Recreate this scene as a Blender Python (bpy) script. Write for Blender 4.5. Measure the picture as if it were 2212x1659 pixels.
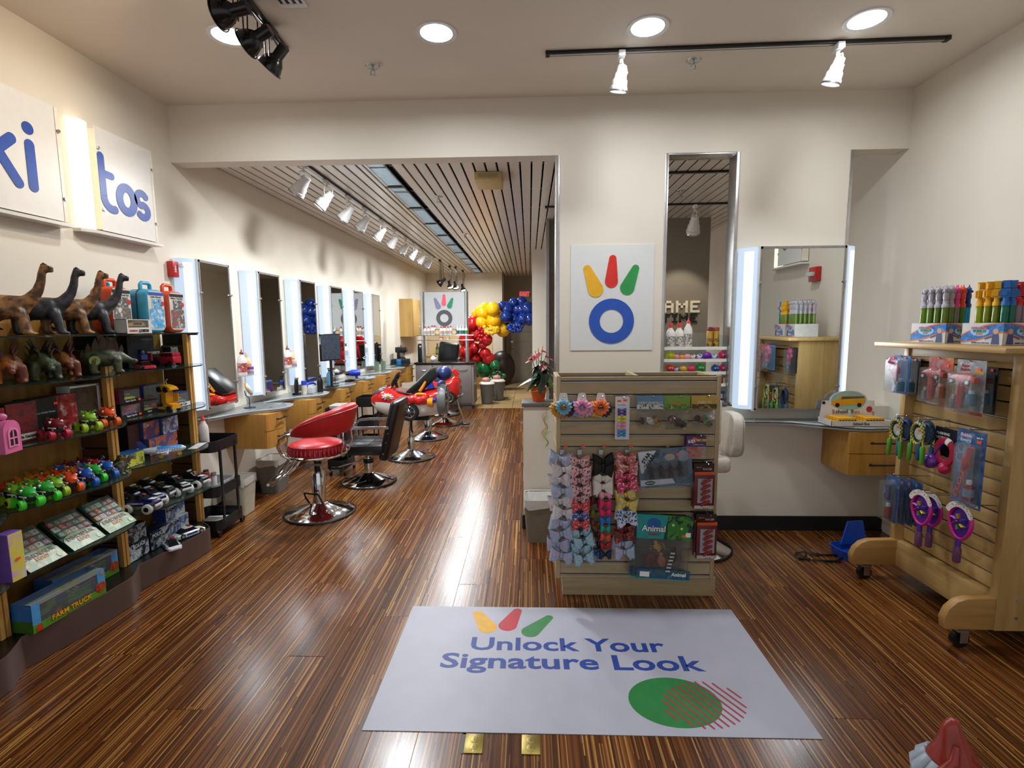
import bpy,bmesh,math,random
from math import sin,cos,pi,radians as RD
from mathutils import Vector as V,Matrix as MX
# scene, camera, world, exposure
SC=bpy.context.scene
COL=SC.collection
for _o in list(bpy.data.objects):
 bpy.data.objects.remove(_o)
rnd=random.Random(11)
CAMH=1.65
FPX=1105.1
cam_r=V((0.99941435,0.03328355,-0.00794808))
cam_u=V((0.00410916,0.11385733,0.99348861))
cam_f=V((-0.03397177,0.99293943,-0.11365388))
cd=bpy.data.cameras.new('camera')
cam=bpy.data.objects.new('camera',cd)
COL.objects.link(cam)
cd.sensor_width=36.0
cd.lens=FPX/2212.0*36.0
cd.clip_start=0.05
cam.matrix_world=MX(((cam_r.x,cam_u.x,-cam_f.x,0),(cam_r.y,cam_u.y,-cam_f.y,0),(cam_r.z,cam_u.z,-cam_f.z,CAMH),(0,0,0,1)))
SC.camera=cam
vs=SC.view_settings
vs.view_transform='Standard'
vs.look='None'
vs.exposure=0.42
vs.gamma=1.0
vs.use_curve_mapping=False
W=bpy.data.worlds.new('world')
SC.world=W
W.use_nodes=True
W.node_tree.nodes['Background'].inputs[0].default_value=(0.93,0.95,1.0,1)
W.node_tree.nodes['Background'].inputs[1].default_value=0.52
def at(x,y,z=None,Y=None,X=None):
 """point on a real plane (shelf top, floor, wall) seen at a spot of the photograph"""
 d=cam_f+cam_r*((x-1106)/FPX)-cam_u*((y-829.5)/FPX)
 if z is not None:
  t=(z-CAMH)/d.z
 elif Y is not None:
  t=Y/d.y
 else:
  t=X/d.x
 return V((0,0,CAMH))+d*t
 # materials
def lin(h):
 if not isinstance(h,str):
  return tuple(h)[:3]
 h=h.lstrip('#')
 out=[]
 for i in(0,2,4):
  c=int(h[i:i+2],16)/255.0
  out.append(c/12.92 if c<=0.04045 else((c+0.055)/1.055)**2.4)
 return tuple(out)
MATS={}
def C(col,rough=0.45,metal=0.0,var=0.08,scale=25.0,bump=0.0,emit=0.0,coat=0.0,spec=0.5,trans=0.0,alpha=1.0):
 """principled material with a faint procedural mottling"""
 key=(col if isinstance(col,str)else tuple(col),rough,metal,var,scale,bump,emit,coat,spec,trans,alpha)
 if key in MATS:
  return MATS[key]
 m=bpy.data.materials.new('mat')
 m.use_nodes=True
 nt=m.node_tree
 b=nt.nodes['Principled BSDF']
 c=lin(col)
 b.inputs['Roughness'].default_value=rough
 b.inputs['Metallic'].default_value=metal
 b.inputs['Specular IOR Level'].default_value=spec
 b.inputs['Coat Weight'].default_value=coat
 b.inputs['Transmission Weight'].default_value=trans
 b.inputs['Alpha'].default_value=alpha
 tc=nt.nodes.new('ShaderNodeTexCoord')
 nz=nt.nodes.new('ShaderNodeTexNoise')
 nz.inputs['Scale'].default_value=scale
 nz.inputs['Detail'].default_value=3
 nt.links.new(tc.outputs['Object'],nz.inputs['Vector'])
 rp=nt.nodes.new('ShaderNodeValToRGB')
 e=rp.color_ramp.elements
 e[0].position,e[1].position=0.3,0.7
 e[0].color=tuple(x*(1-var)for x in c)+(1,)
 e[1].color=tuple(min(1,x*(1+var))for x in c)+(1,)
 nt.links.new(nz.outputs['Fac'],rp.inputs['Fac'])
 nt.links.new(rp.outputs['Color'],b.inputs['Base Color'])
 if emit:
  nt.links.new(rp.outputs['Color'],b.inputs['Emission Color'])
  b.inputs['Emission Strength'].default_value=emit
 if bump:
  bp=nt.nodes.new('ShaderNodeBump')
  bp.inputs['Strength'].default_value=bump
  bp.inputs['Distance'].default_value=0.01
  nt.links.new(nz.outputs['Fac'],bp.inputs['Height'])
  nt.links.new(bp.outputs['Normal'],b.inputs['Normal'])
 MATS[key]=m
 return m
def clear(tint='#ffffff',op=0.06,rough=0.03,fres=1.45,body='#e8f0ee'):
 """thin clear sheet: transparent, mirror-like at grazing angles, a little body colour"""
 key=('clear',tint,op,rough,fres,body)
 if key in MATS:
  return MATS[key]
 m=bpy.data.materials.new('clear')
 m.use_nodes=True
 nt=m.node_tree
 nt.nodes.clear()
 out=nt.nodes.new('ShaderNodeOutputMaterial')
 tr=nt.nodes.new('ShaderNodeBsdfTransparent')
 tr.inputs[0].default_value=lin(tint)+(1,)
 gl=nt.nodes.new('ShaderNodeBsdfGlossy')
 gl.inputs['Roughness'].default_value=rough
 df=nt.nodes.new('ShaderNodeBsdfDiffuse')
 df.inputs[0].default_value=lin(body)+(1,)
 fr=nt.nodes.new('ShaderNodeFresnel')
 bf=nt.nodes.new('ShaderNodeNewGeometry')
 mr=nt.nodes.new('ShaderNodeMapRange')
 mr.inputs[3].default_value=fres
 mr.inputs[4].default_value=1.0/fres
 nt.links.new(bf.outputs['Backfacing'],mr.inputs[0])
 nt.links.new(mr.outputs[0],fr.inputs[0])
 nz=nt.nodes.new('ShaderNodeTexNoise')
 nz.inputs['Scale'].default_value=6
 bp=nt.nodes.new('ShaderNodeBump')
 bp.inputs['Strength'].default_value=0.02
 nt.links.new(nz.outputs['Fac'],bp.inputs['Height'])
 nt.links.new(bp.outputs['Normal'],gl.inputs['Normal'])
 m1=nt.nodes.new('ShaderNodeMixShader')
 m1.inputs[0].default_value=op
 nt.links.new(tr.outputs[0],m1.inputs[1])
 nt.links.new(df.outputs[0],m1.inputs[2])
 m2=nt.nodes.new('ShaderNodeMixShader')
 nt.links.new(fr.outputs[0],m2.inputs[0])
 nt.links.new(m1.outputs[0],m2.inputs[1])
 nt.links.new(gl.outputs[0],m2.inputs[2])
 nt.links.new(m2.outputs[0],out.inputs['Surface'])
 MATS[key]=m
 return m
def cellophane():
 """crinkled clear film"""
 if 'cello' in MATS:
  return MATS['cello']
 m=clear(tint='#f4f6f6',op=0.03,rough=0.08,fres=1.42).copy()
 nt=m.node_tree
 nz=[n for n in nt.nodes if n.type=='TEX_NOISE'][0]
 nz.inputs['Scale'].default_value=45
 nz.inputs['Detail'].default_value=4
 bp=[n for n in nt.nodes if n.type=='BUMP'][0]
 bp.inputs['Strength'].default_value=0.8
 bp.inputs['Distance'].default_value=0.02
 fr=[n for n in nt.nodes if n.type=='FRESNEL'][0]
 nt.links.new(bp.outputs['Normal'],fr.inputs['Normal'])
 MATS['cello']=m
 return m
def wood(base,dark,axis='Z',scale=1.0,rough=0.42,ring=0.5,name='wood'):
 """veneer with long grain along one axis (object space)"""
 key=('wood',base,dark,axis,scale,rough,ring)
 if key in MATS:
  return MATS[key]
 m=bpy.data.materials.new(name)
 m.use_nodes=True
 nt=m.node_tree
 b=nt.nodes['Principled BSDF']
 tc=nt.nodes.new('ShaderNodeTexCoord')
 mp=nt.nodes.new('ShaderNodeMapping')
 s={'X':(0.8,9,9),'Y':(9,0.8,9),'Z':(9,9,0.8)}[axis]
 mp.inputs['Scale'].default_value=tuple(k*scale for k in s)
 nt.links.new(tc.outputs['Object'],mp.inputs['Vector'])
 n1=nt.nodes.new('ShaderNodeTexNoise')
 n1.inputs['Scale'].default_value=2.2
 n1.inputs['Detail'].default_value=6
 n1.inputs['Distortion'].default_value=0.8
 nt.links.new(mp.outputs[0],n1.inputs['Vector'])
 n2=nt.nodes.new('ShaderNodeTexNoise')
 n2.inputs['Scale'].default_value=14
 n2.inputs['Detail'].default_value=4
 nt.links.new(mp.outputs[0],n2.inputs['Vector'])
 mx=nt.nodes.new('ShaderNodeMath')
 mx.operation='MULTIPLY_ADD'
 mx.inputs[1].default_value=0.35
 nt.links.new(n2.outputs['Fac'],mx.inputs[0])
 nt.links.new(n1.outputs['Fac'],mx.inputs[2])
 rp=nt.nodes.new('ShaderNodeValToRGB')
 e=rp.color_ramp.elements
 e[0].position,e[1].position=0.45,0.85
 e[0].color=lin(dark)+(1,)
 e[1].color=lin(base)+(1,)
 nt.links.new(mx.outputs[0],rp.inputs['Fac'])
 nt.links.new(rp.outputs['Color'],b.inputs['Base Color'])
 b.inputs['Roughness'].default_value=rough
 MATS[key]=m
 return m
def glow(col,strength,name='glow'):
 key=('glow',col,strength)
 if key in MATS:
  return MATS[key]
 m=bpy.data.materials.new(name)
 m.use_nodes=True
 b=m.node_tree.nodes['Principled BSDF']
 b.inputs['Base Color'].default_value=(0.25,0.25,0.25,1)
 b.inputs['Emission Color'].default_value=lin(col)+(1,)
 b.inputs['Emission Strength'].default_value=strength
 MATS[key]=m
 return m
def patch(cols,scale=14.0,rough=0.5,seed=0.0,metal=0.0):
 """printed picture: cells of several flat colours"""
 key=('patch',tuple(cols),scale,rough,seed)
 if key in MATS:
  return MATS[key]
 m=bpy.data.materials.new('print')
 m.use_nodes=True
 nt=m.node_tree
 b=nt.nodes['Principled BSDF']
 tc=nt.nodes.new('ShaderNodeTexCoord')
 mp=nt.nodes.new('ShaderNodeMapping')
 mp.inputs['Location'].default_value=(seed,seed*1.7,seed*0.6)
 nt.links.new(tc.outputs['Object'],mp.inputs['Vector'])
 nz=nt.nodes.new('ShaderNodeTexNoise')
 nz.inputs['Scale'].default_value=scale
 nz.inputs['Detail'].default_value=6
 nz.inputs['Roughness'].default_value=0.62
 nz.inputs['Distortion'].default_value=0.6
 nt.links.new(mp.outputs[0],nz.inputs['Vector'])
 rp=nt.nodes.new('ShaderNodeValToRGB')
 rp.color_ramp.interpolation='EASE'
 e=rp.color_ramp.elements
 n=len(cols)
 while len(e)<n:
  e.new(0.5)
 for i,c in enumerate(cols):
  e[i].position=0.0 if i==0 else 0.34+0.34*(i-1)/max(1,n-2)if n>2 else 0.5
  e[i].color=lin(c)+(1,)
 nt.links.new(nz.outputs['Fac'],rp.inputs['Fac'])
 nt.links.new(rp.outputs['Color'],b.inputs['Base Color'])
 b.inputs['Roughness'].default_value=rough
 b.inputs['Metallic'].default_value=metal
 MATS[key]=m
 return m
def dots(base,dot,scale=60.0,size=0.25,rough=0.6):
 """printed ribbon: dots on a plain ground"""
 key=('dots',base,dot,scale,size)
 if key in MATS:
  return MATS[key]
 m=bpy.data.materials.new('dots')
 m.use_nodes=True
 nt=m.node_tree
 b=nt.nodes['Principled BSDF']
 tc=nt.nodes.new('ShaderNodeTexCoord')
 vo=nt.nodes.new('ShaderNodeTexVoronoi')
 vo.inputs['Scale'].default_value=scale
 nt.links.new(tc.outputs['Object'],vo.inputs['Vector'])
 rp=nt.nodes.new('ShaderNodeValToRGB')
 rp.color_ramp.interpolation='CONSTANT'
 e=rp.color_ramp.elements
 e[0].color=lin(dot)+(1,)
 e[1].color=lin(base)+(1,)
 e[1].position=size
 nt.links.new(vo.outputs['Distance'],rp.inputs['Fac'])
 nt.links.new(rp.outputs['Color'],b.inputs['Base Color'])
 b.inputs['Roughness'].default_value=rough
 MATS[key]=m
 return m
CHROME=C('#d8dadc',0.07,1.0,0.03)
STEEL=C('#b9bbbd',0.28,1.0,0.05)
ALU=C('#c9c9c8',0.33,1.0,0.06)
BLACK=C('#0c0c0d',0.35)
BLACKM=C('#141415',0.6)
WHITE=C('#e9e9e6',0.4,var=0.02)
WALL=C('#dbd3c4',0.75,var=0.015,scale=3,bump=0.02)
CEIL=C('#dcd2c4',0.85,var=0.02,scale=2,bump=0.02)
MAPLE=wood('#c79a55','#a97a3c','Z')
MAPLEY=wood('#c79a55','#a97a3c','Y')
MAPLEX=wood('#c79a55','#a97a3c','X')
ORNG=C('#ff5a1e',0.5)
GLASS=clear('#dcebe6',0.03)
CLEAR=clear('#fbfcfc',0.05)
TYRE=C('#101011',0.7)
# mesh builder
class G:
 def __init__(s):
  s.v,s.f,s.m=[],[],[]
  s.T=MX.Identity(4)
 def put(s,vs,fs,mi=0):
  o=len(s.v)
  s.v+=[tuple(s.T@V(p))for p in vs]
  s.f+=[tuple(o+i for i in f)for f in fs]
  s.m+=[mi]*len(fs)
  return s
 def box(s,x0,y0,z0,x1,y1,z1,mi=0):
  p=[(x0,y0,z0),(x1,y0,z0),(x1,y1,z0),(x0,y1,z0),(x0,y0,z1),(x1,y0,z1),(x1,y1,z1),(x0,y1,z1)]
  return s.put(p,[(0,3,2,1),(4,5,6,7),(0,1,5,4),(1,2,6,5),(2,3,7,6),(3,0,4,7)],mi)
 def cbox(s,c,d,mi=0):
  return s.box(c[0]-d[0]/2,c[1]-d[1]/2,c[2]-d[2]/2,c[0]+d[0]/2,c[1]+d[1]/2,c[2]+d[2]/2,mi)
 def quad(s,a,b,c,d,mi=0):
  return s.put([a,b,c,d],[(0,1,2,3)],mi)
 def prism(s,poly,z0,z1,mi=0,side=None):
  n=len(poly)
  a=sum(poly[i][0]*poly[(i+1)%n][1]-poly[(i+1)%n][0]*poly[i][1]for i in range(n))
  if a<0:
   poly=poly[::-1]
  vs=[(x,y,z0)for x,y in poly]+[(x,y,z1)for x,y in poly]
  s.put(vs,[tuple(range(n-1,-1,-1)),tuple(range(n,2*n))],mi)
  o=len(s.v)-2*n
  fs=[(o+i,o+(i+1)%n,o+n+(i+1)%n,o+n+i)for i in range(n)]
  s.f+=fs
  s.m+=[mi if side is None else side]*n
  return s
 def tube(s,pts,r,n=8,mi=0,caps=True,closed=False,flat=None):
  pts=[V(p)for p in pts]
  k=len(pts)
  rs=r if isinstance(r,(list,tuple))else[r]*k
  vs,up=[],None
  for i,p in enumerate(pts):
   a=pts[(i-1)%k]if(closed or i>0)else p
   b=pts[(i+1)%k]if(closed or i<k-1)else p
   t=(b-a)
   t=t.normalized()if t.length>1e-9 else V((0,0,1))
   if up is None:
    up=V((0,0,1))if abs(t.z)<0.9 else V((1,0,0))
   x=t.cross(up)
   x=x.normalized()if x.length>1e-6 else t.orthogonal().normalized()
   y=x.cross(t).normalized()
   up=y
   rr=rs[i]
   ra,rb=rr if isinstance(rr,tuple)else(rr,rr)
   for j in range(n):
    q=2*pi*j/n
    vs.append(p+x*cos(q)*ra+y*sin(q)*rb)
  fs=[]
  for i in range(k if closed else k-1):
   i2=(i+1)%k
   for j in range(n):
    fs.append((i*n+j,i*n+(j+1)%n,i2*n+(j+1)%n,i2*n+j))
  if caps and not closed:
   fs+=[tuple(range(n-1,-1,-1)),tuple((k-1)*n+j for j in range(n))]
  return s.put(vs,fs,mi)
 def cyl(s,p0,p1,r0,r1=None,n=12,mi=0,caps=True):
  return s.tube([p0,p1],[r0,r0 if r1 is None else r1],n,mi,caps)
 def lathe(s,prof,n=16,mi=0,c=(0,0,0),caps=True,sx=1,sy=1):
  vs=[]
  for r,z in prof:
   for j in range(n):
    q=2*pi*j/n
    vs.append((c[0]+r*cos(q)*sx,c[1]+r*sin(q)*sy,c[2]+z))
  k=len(prof)
  fs=[(i*n+j,i*n+(j+1)%n,(i+1)*n+(j+1)%n,(i+1)*n+j)for i in range(k-1)for j in range(n)]
  if caps:
   fs+=[tuple(range(n-1,-1,-1)),tuple((k-1)*n+j for j in range(n))]
  return s.put(vs,fs,mi)
 def ball(s,c,r,n=12,m=8,mi=0):
  rx,ry,rz=r if isinstance(r,(tuple,list))else(r,r,r)
  vs=[(c[0],c[1],c[2]-rz)]
  for i in range(1,m):
   a=-pi/2+pi*i/m
   for j in range(n):
    q=2*pi*j/n
    vs.append((c[0]+rx*cos(a)*cos(q),c[1]+ry*cos(a)*sin(q),c[2]+rz*sin(a)))
  vs.append((c[0],c[1],c[2]+rz))
  fs=[(0,1+(j+1)%n,1+j)for j in range(n)]
  for i in range(m-2):
   for j in range(n):
    a,b=1+i*n+j,1+i*n+(j+1)%n
    fs.append((a,b,b+n,a+n))
  t=len(vs)-1
  o=1+(m-2)*n
  fs+=[(o+j,o+(j+1)%n,t)for j in range(n)]
  return s.put(vs,fs,mi)
 def rings(s,rings,mi=0,caps=True):
  n=len(rings[0])
  vs=[p for r in rings for p in r]
  k=len(rings)
  fs=[(i*n+j,i*n+(j+1)%n,(i+1)*n+(j+1)%n,(i+1)*n+j)for i in range(k-1)for j in range(n)]
  if caps:
   fs+=[tuple(range(n-1,-1,-1)),tuple((k-1)*n+j for j in range(n))]
  return s.put(vs,fs,mi)
 def stroke(s,pts,w,t,mi=0,n=10,z=0.0,closed=False):
  """flat rounded brush stroke in the XY plane, thickness t up from z"""
  pts=[V((p[0],p[1]))for p in pts]
  k=len(pts)
  L,Rr=[],[]
  for i in range(k):
   a=pts[(i-1)%k]if(closed or i>0)else pts[i]
   b=pts[(i+1)%k]if(closed or i<k-1)else pts[i]
   d=(b-a).normalized()
   nn=V((-d.y,d.x))
   L.append(pts[i]+nn*w/2)
   Rr.append(pts[i]-nn*w/2)
  if closed:
   vs=[(p.x,p.y,z+h)for h in(0,t)for side in(L,Rr)for p in side]
   fs=[]
   for i in range(k):
    j=(i+1)%k
    fs.append((2*k+i,2*k+k+i,2*k+k+j,2*k+j))
    fs.append((i,j,2*k+j,2*k+i))
    fs.append((k+i,2*k+k+i,2*k+k+j,k+j))
   return s.put(vs,fs,mi)
  d0=(pts[1]-pts[0]).normalized()
  d1=(pts[-1]-pts[-2]).normalized()
  def capp(c,d):
   a0=math.atan2(d.y,d.x)
   return[c+V((cos(a0+q),sin(a0+q)))*w/2 for q in[pi/2-pi*i/n for i in range(1,n)]]
   # strip quads + cap fans keep concave strokes clean
  for i in range(k-1):
   a,b,c,d=Rr[i],Rr[i+1],L[i+1],L[i]
   s.put([(q.x,q.y,z+t)for q in(a,b,c,d)],[(0,1,2,3)],mi)
  for c,d,e1,e2 in((pts[-1],d1,L[-1],Rr[-1]),(pts[0],-d0,Rr[0],L[0])):
   ring=[e1]+capp(c,d)+[e2]
   s.put([(q.x,q.y,z+t)for q in ring][::-1],[tuple(range(len(ring)))],mi)
  return s
 def mesh(s,mats,smooth=35,bevel=0.0,seg=2,weld=False):
  me=bpy.data.meshes.new('m')
  me.from_pydata(s.v,[],s.f)
  for m in(mats if isinstance(mats,(list,tuple))else[mats]):
   me.materials.append(m)
  me.polygons.foreach_set('material_index',s.m)
  if bevel or weld:
   bm=bmesh.new()
   bm.from_mesh(me)
   bmesh.ops.remove_doubles(bm,verts=bm.verts,dist=1e-5)
   if bevel:
    es=[e for e in bm.edges if len(e.link_faces)==2 and e.calc_face_angle(0)>0.6]
    bmesh.ops.bevel(bm,geom=es,offset=bevel,segments=seg,profile=0.5,affect='EDGES',clamp_overlap=True)
   bm.to_mesh(me)
   bm.free()
  if smooth:
   me.polygons.foreach_set('use_smooth',[True]*len(me.polygons))
   me.set_sharp_from_angle(angle=RD(smooth))
  me.update()
  return me
def link(name,data,parent=None):
 o=bpy.data.objects.new(name,data)
 COL.objects.link(o)
 if parent is not None:
  o.parent=parent
 return o
def part(name,g,mats,parent,smooth=35,bevel=0.0,seg=2,label=None,kind=None):
 me=g if isinstance(g,bpy.types.Mesh)else g.mesh(mats,smooth,bevel,seg)
 o=link(name,me,parent)
 if label:
  o['label']=label
 if kind:
  o['kind']=kind
 return o
def tag(o,label,cat,group=None):
 o['label']=label
 o['category']=cat
 if group:
  o['group']=group
 return o
def thing(name,label,cat,loc=(0,0,0),rz=0.0,group=None):
 o=link(name,None)
 o.empty_display_size=0.05
 o.location=loc
 o.rotation_euler=(0,0,rz)
 return tag(o,label,cat,group)
def solo(name,g,mats,label,cat,loc=(0,0,0),rz=0.0,group=None,smooth=35,bevel=0.0,seg=2):
 me=g if isinstance(g,bpy.types.Mesh)else g.mesh(mats,smooth,bevel,seg)
 o=link(name,me)
 o.location=loc
 o.rotation_euler=(0,0,rz)
 return tag(o,label,cat,group)
def struct(name,g,mats,smooth=35,bevel=0.0,parent=None):
 o=link(name,g.mesh(mats,smooth,bevel),parent)
 if parent is None:
  o['kind']='structure'
 return o
def dup(root,loc=None,rz=None,label=None,group=None,swap=None,name=None):
 """copy a thing with its parts and sub-parts; swap = {old material: new material} on copies"""
 def cp(o,par):
  c=o.copy()
  COL.objects.link(c)
  c.parent=par
  if swap and c.type=='MESH':
   for i_,s in enumerate(c.material_slots):
    if c.data.materials[i_]in swap:
     s.link='OBJECT'
     s.material=swap[c.data.materials[i_]]
  for ch in o.children:
   cp(ch,c)
  return c
 r=cp(root,None)
 if name:
  r.name=name
 if loc is not None:
  r.location=loc
 if rz is not None:
  r.rotation_euler=(0,0,rz)
 if label:
  r['label']=label
 if group:
  r['group']=group
 return r
def frame(o,ex,ey,ez=None):
 """matrix with origin o and axes ex, ey (unit), ez = ex x ey"""
 ex,ey=V(ex).normalized(),V(ey).normalized()
 ez=ex.cross(ey)if ez is None else V(ez)
 o=V(o)
 return MX(((ex.x,ey.x,ez.x,o.x),(ex.y,ey.y,ez.y,o.y),(ex.z,ey.z,ez.z,o.z),(0,0,0,1)))
_TX={}
def text_mesh(txt,size,bold=0.0,depth=0.0006,shear=0.0,wide=1.0,align='CENTER',space=1.0):
 key=(txt,size,bold,depth,shear,wide,align,space)
 if key in _TX:
  return _TX[key]
 cu=bpy.data.curves.new('t','FONT')
 cu.body=txt
 cu.size=size
 cu.align_x=align
 cu.align_y='CENTER'
 cu.extrude=depth
 cu.offset=bold*size
 cu.shear=shear
 cu.space_character=space
 cu.resolution_u=3
 ob=bpy.data.objects.new('t',cu)
 COL.objects.link(ob)
 dg=bpy.context.evaluated_depsgraph_get()
 me=bpy.data.meshes.new_from_object(ob.evaluated_get(dg))
 if wide!=1.0:
  me.transform(MX.Diagonal((wide,1,1,1)))
 bpy.data.objects.remove(ob)
 bpy.data.curves.remove(cu)
 _TX[key]=me
 return me
def lettering(txt,size,mat,parent,o,ex,ey,bold=0.0,shear=0.0,wide=1.0,depth=0.0006,align='CENTER',space=1.0,name='lettering'):
 me=text_mesh(txt,size,bold,depth,shear,wide,align,space).copy()
 me.transform(frame(o,ex,ey))
 me.materials.clear()
 me.materials.append(mat)
 return part(name,me,None,parent)
def remesh(g,mats,voxel,smooth=3,mi_fn=None):
 """fuse overlapping solids into one continuous skin; mi_fn(point)->material index"""
 me=g.mesh([BLACK],0)
 o=link('tmp',me)
 md=o.modifiers.new('r','REMESH')
 md.mode='VOXEL'
 md.voxel_size=voxel
 if smooth:
  sm=o.modifiers.new('s','SMOOTH')
  sm.iterations=smooth
  sm.factor=0.5
 dg=bpy.context.evaluated_depsgraph_get()
 out=bpy.data.meshes.new_from_object(o.evaluated_get(dg))
 bpy.data.objects.remove(o)
 out.materials.clear()
 for m in(mats if isinstance(mats,(list,tuple))else[mats]):
  out.materials.append(m)
 if mi_fn:
  for p in out.polygons:
   p.material_index=mi_fn(p.center)
 else:
  out.polygons.foreach_set('material_index',[0]*len(out.polygons))
 out.polygons.foreach_set('use_smooth',[True]*len(out.polygons))
 return out
def circ(cx,cy,r,n=24,sx=1.0,sy=1.0,a0=0.0):
 return[(cx+r*sx*cos(a0+2*pi*i/n),cy+r*sy*sin(a0+2*pi*i/n))for i in range(n)]
def rrect(x0,y0,x1,y1,r,n=4):
 out=[]
 for cx,cy,a in((x1-r,y1-r,0),(x0+r,y1-r,pi/2),(x0+r,y0+r,pi),(x1-r,y0+r,1.5*pi)):
  out+=[(cx+r*cos(a+pi/2*i/n),cy+r*sin(a+pi/2*i/n))for i in range(n+1)]
 return out
def petal(p0,p1,w0,w1,n=10):
 """rounded teardrop from p0 (radius w0) to p1 (radius w1)"""
 a,b=V(p0),V(p1)
 d=(b-a).normalized()
 an=math.atan2(d.y,d.x)
 pts=[(a.x+w0*cos(an+pi/2+pi*i/n),a.y+w0*sin(an+pi/2+pi*i/n))for i in range(n+1)]
 pts+=[(b.x+w1*cos(an-pi/2+pi*i/n),b.y+w1*sin(an-pi/2+pi*i/n))for i in range(n+1)]
 return pts
 # room dimensions
XL,XR,YB,ZC,ZB,ZS=-2.76,2.80,4.03,3.337,2.92,3.057
YK,YK2=13.85,14.95
Y0=-0.7
def floor_mat():
 m=bpy.data.materials.new('strip_floor')
 m.use_nodes=True
 nt=m.node_tree
 L=nt.links.new
 b=nt.nodes['Principled BSDF']
 ge=nt.nodes.new('ShaderNodeNewGeometry')
 oi=nt.nodes.new('ShaderNodeObjectInfo')
 sp=nt.nodes.new('ShaderNodeSeparateXYZ')
 L(ge.outputs['Position'],sp.inputs[0])
 def math(op,a=None,b_=None,c=None):
  n=nt.nodes.new('ShaderNodeMath')
  n.operation=op
  for i,q in enumerate((a,b_,c)):
   if q is None:
    continue
   if isinstance(q,(int,float)):
    n.inputs[i].default_value=q
   else:
    L(q,n.inputs[i])
  return n.outputs[0]
 xs=math('MULTIPLY',sp.outputs['X'],190.0)
 xi=math('FLOOR',xs)
 wn=nt.nodes.new('ShaderNodeTexWhiteNoise')
 wn.noise_dimensions='2D'
 cb=nt.nodes.new('ShaderNodeCombineXYZ')
 L(xi,cb.inputs[0])
 L(oi.outputs['Random'],cb.inputs[1])
 L(cb.outputs[0],wn.inputs['Vector'])
 # break the strip lengthways, at a different place in every strip
 yy=math('MULTIPLY_ADD',sp.outputs['Y'],1.3,math('MULTIPLY',wn.outputs['Value'],13.0))
 yi=math('FLOOR',yy)
 cb2=nt.nodes.new('ShaderNodeCombineXYZ')
 L(xi,cb2.inputs[0])
 L(yi,cb2.inputs[1])
 L(oi.outputs['Random'],cb2.inputs[2])
 w2=nt.nodes.new('ShaderNodeTexWhiteNoise')
 w2.noise_dimensions='3D'
 L(cb2.outputs[0],w2.inputs['Vector'])
 rp=nt.nodes.new('ShaderNodeValToRGB')
 cols=((0.0,'#3a1c0b'),(0.2,'#4c280f'),(0.45,'#5f3415'),(0.68,'#71411a'),(0.84,'#825022'),(0.95,'#a07038'),(1.0,'#b88c50'))
 e=rp.color_ramp.elements
 while len(e)<len(cols):
  e.new(0.5)
 for i,(p,c)in enumerate(cols):
  e[i].position=p
  e[i].color=lin(c)+(1,)
 L(w2.outputs['Value'],rp.inputs['Fac'])
 # fine grain and broad plank tone
 mp=nt.nodes.new('ShaderNodeMapping')
 mp.inputs['Scale'].default_value=(260,5,1)
 L(ge.outputs['Position'],mp.inputs['Vector'])
 nz=nt.nodes.new('ShaderNodeTexNoise')
 nz.inputs['Scale'].default_value=1.0
 nz.inputs['Detail'].default_value=3
 L(mp.outputs[0],nz.inputs['Vector'])
 gr=math('MULTIPLY_ADD',nz.outputs['Fac'],0.7,0.62)
 tn=math('MULTIPLY_ADD',oi.outputs['Random'],0.28,0.84)
 k=math('MULTIPLY',gr,tn)
 mx=nt.nodes.new('ShaderNodeMix')
 mx.data_type='RGBA'
 mx.blend_type='MULTIPLY'
 mx.inputs[0].default_value=1.0
 L(rp.outputs['Color'],mx.inputs[6])
 L(k,mx.inputs[7])
 L(mx.outputs[2],b.inputs['Base Color'])
 L(math('MULTIPLY_ADD',nz.outputs['Fac'],0.14,0.17),b.inputs['Roughness'])
 bp=nt.nodes.new('ShaderNodeBump')
 bp.inputs['Strength'].default_value=0.06
 bp.inputs['Distance'].default_value=0.002
 L(w2.outputs['Value'],bp.inputs['Height'])
 L(bp.outputs['Normal'],b.inputs['Normal'])
 return m
FLOOR=floor_mat()
fl=struct('floor',G().box(XL-.1,Y0-2.5,-0.08,XR+.1,YK2+.1,-0.0125),[FLOOR])
# the strip planks, each a piece of its own
PW=(XR-XL)/29
pm=G().box(0,0,-0.012,PW,1.0,0).mesh([FLOOR],0,bevel=0.0012,seg=1)
for i in range(29):
 y=0.9-((i*0.731)%1.83)
 while y<10.16:
  y1=min(y+1.83,10.16)
  if y1>1.0 and y1-y>0.05:
   o=link('plank',pm,fl)
   o.location=(XL+i*PW,y,0)
   o.scale=(1,y1-y-0.0008,1)
  y+=1.83
TILE=C('#a58a5e',0.35,var=0.12,scale=6)
TILE2=C('#9b8258',0.35,var=0.12,scale=7)
tm=G().box(0.003,0.003,-0.012,0.407,0.407,0.002).mesh([TILE],0,bevel=0.002,seg=1)
for i in range(-4,8):
 for j in range(12):
  x,y=-1.17+i*0.41,10.165+j*0.41
  if x>XR-.4 or y>YK2-.1 or(y>YK-.4 and x<-0.9)or x<XL:
   continue
  o=link('floor_tile',tm,fl)
  o.location=(x,y,0)
  if(i*7+j*3)%4==0:
   o.material_slots[0].link='OBJECT'
   o.material_slots[0].material=TILE2
struct('wall_left',G().box(XL-.1,Y0,0,XL,YK+.1,ZC+.1),[WALL])
struct('wall_right',G().box(XR,Y0,0,XR+.1,YK2+.1,ZC+.1),[WALL])
struct('ceiling',G().box(XL-.1,Y0,ZC,XR+.1,YB+.16,ZC+.1),[CEIL])
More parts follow.
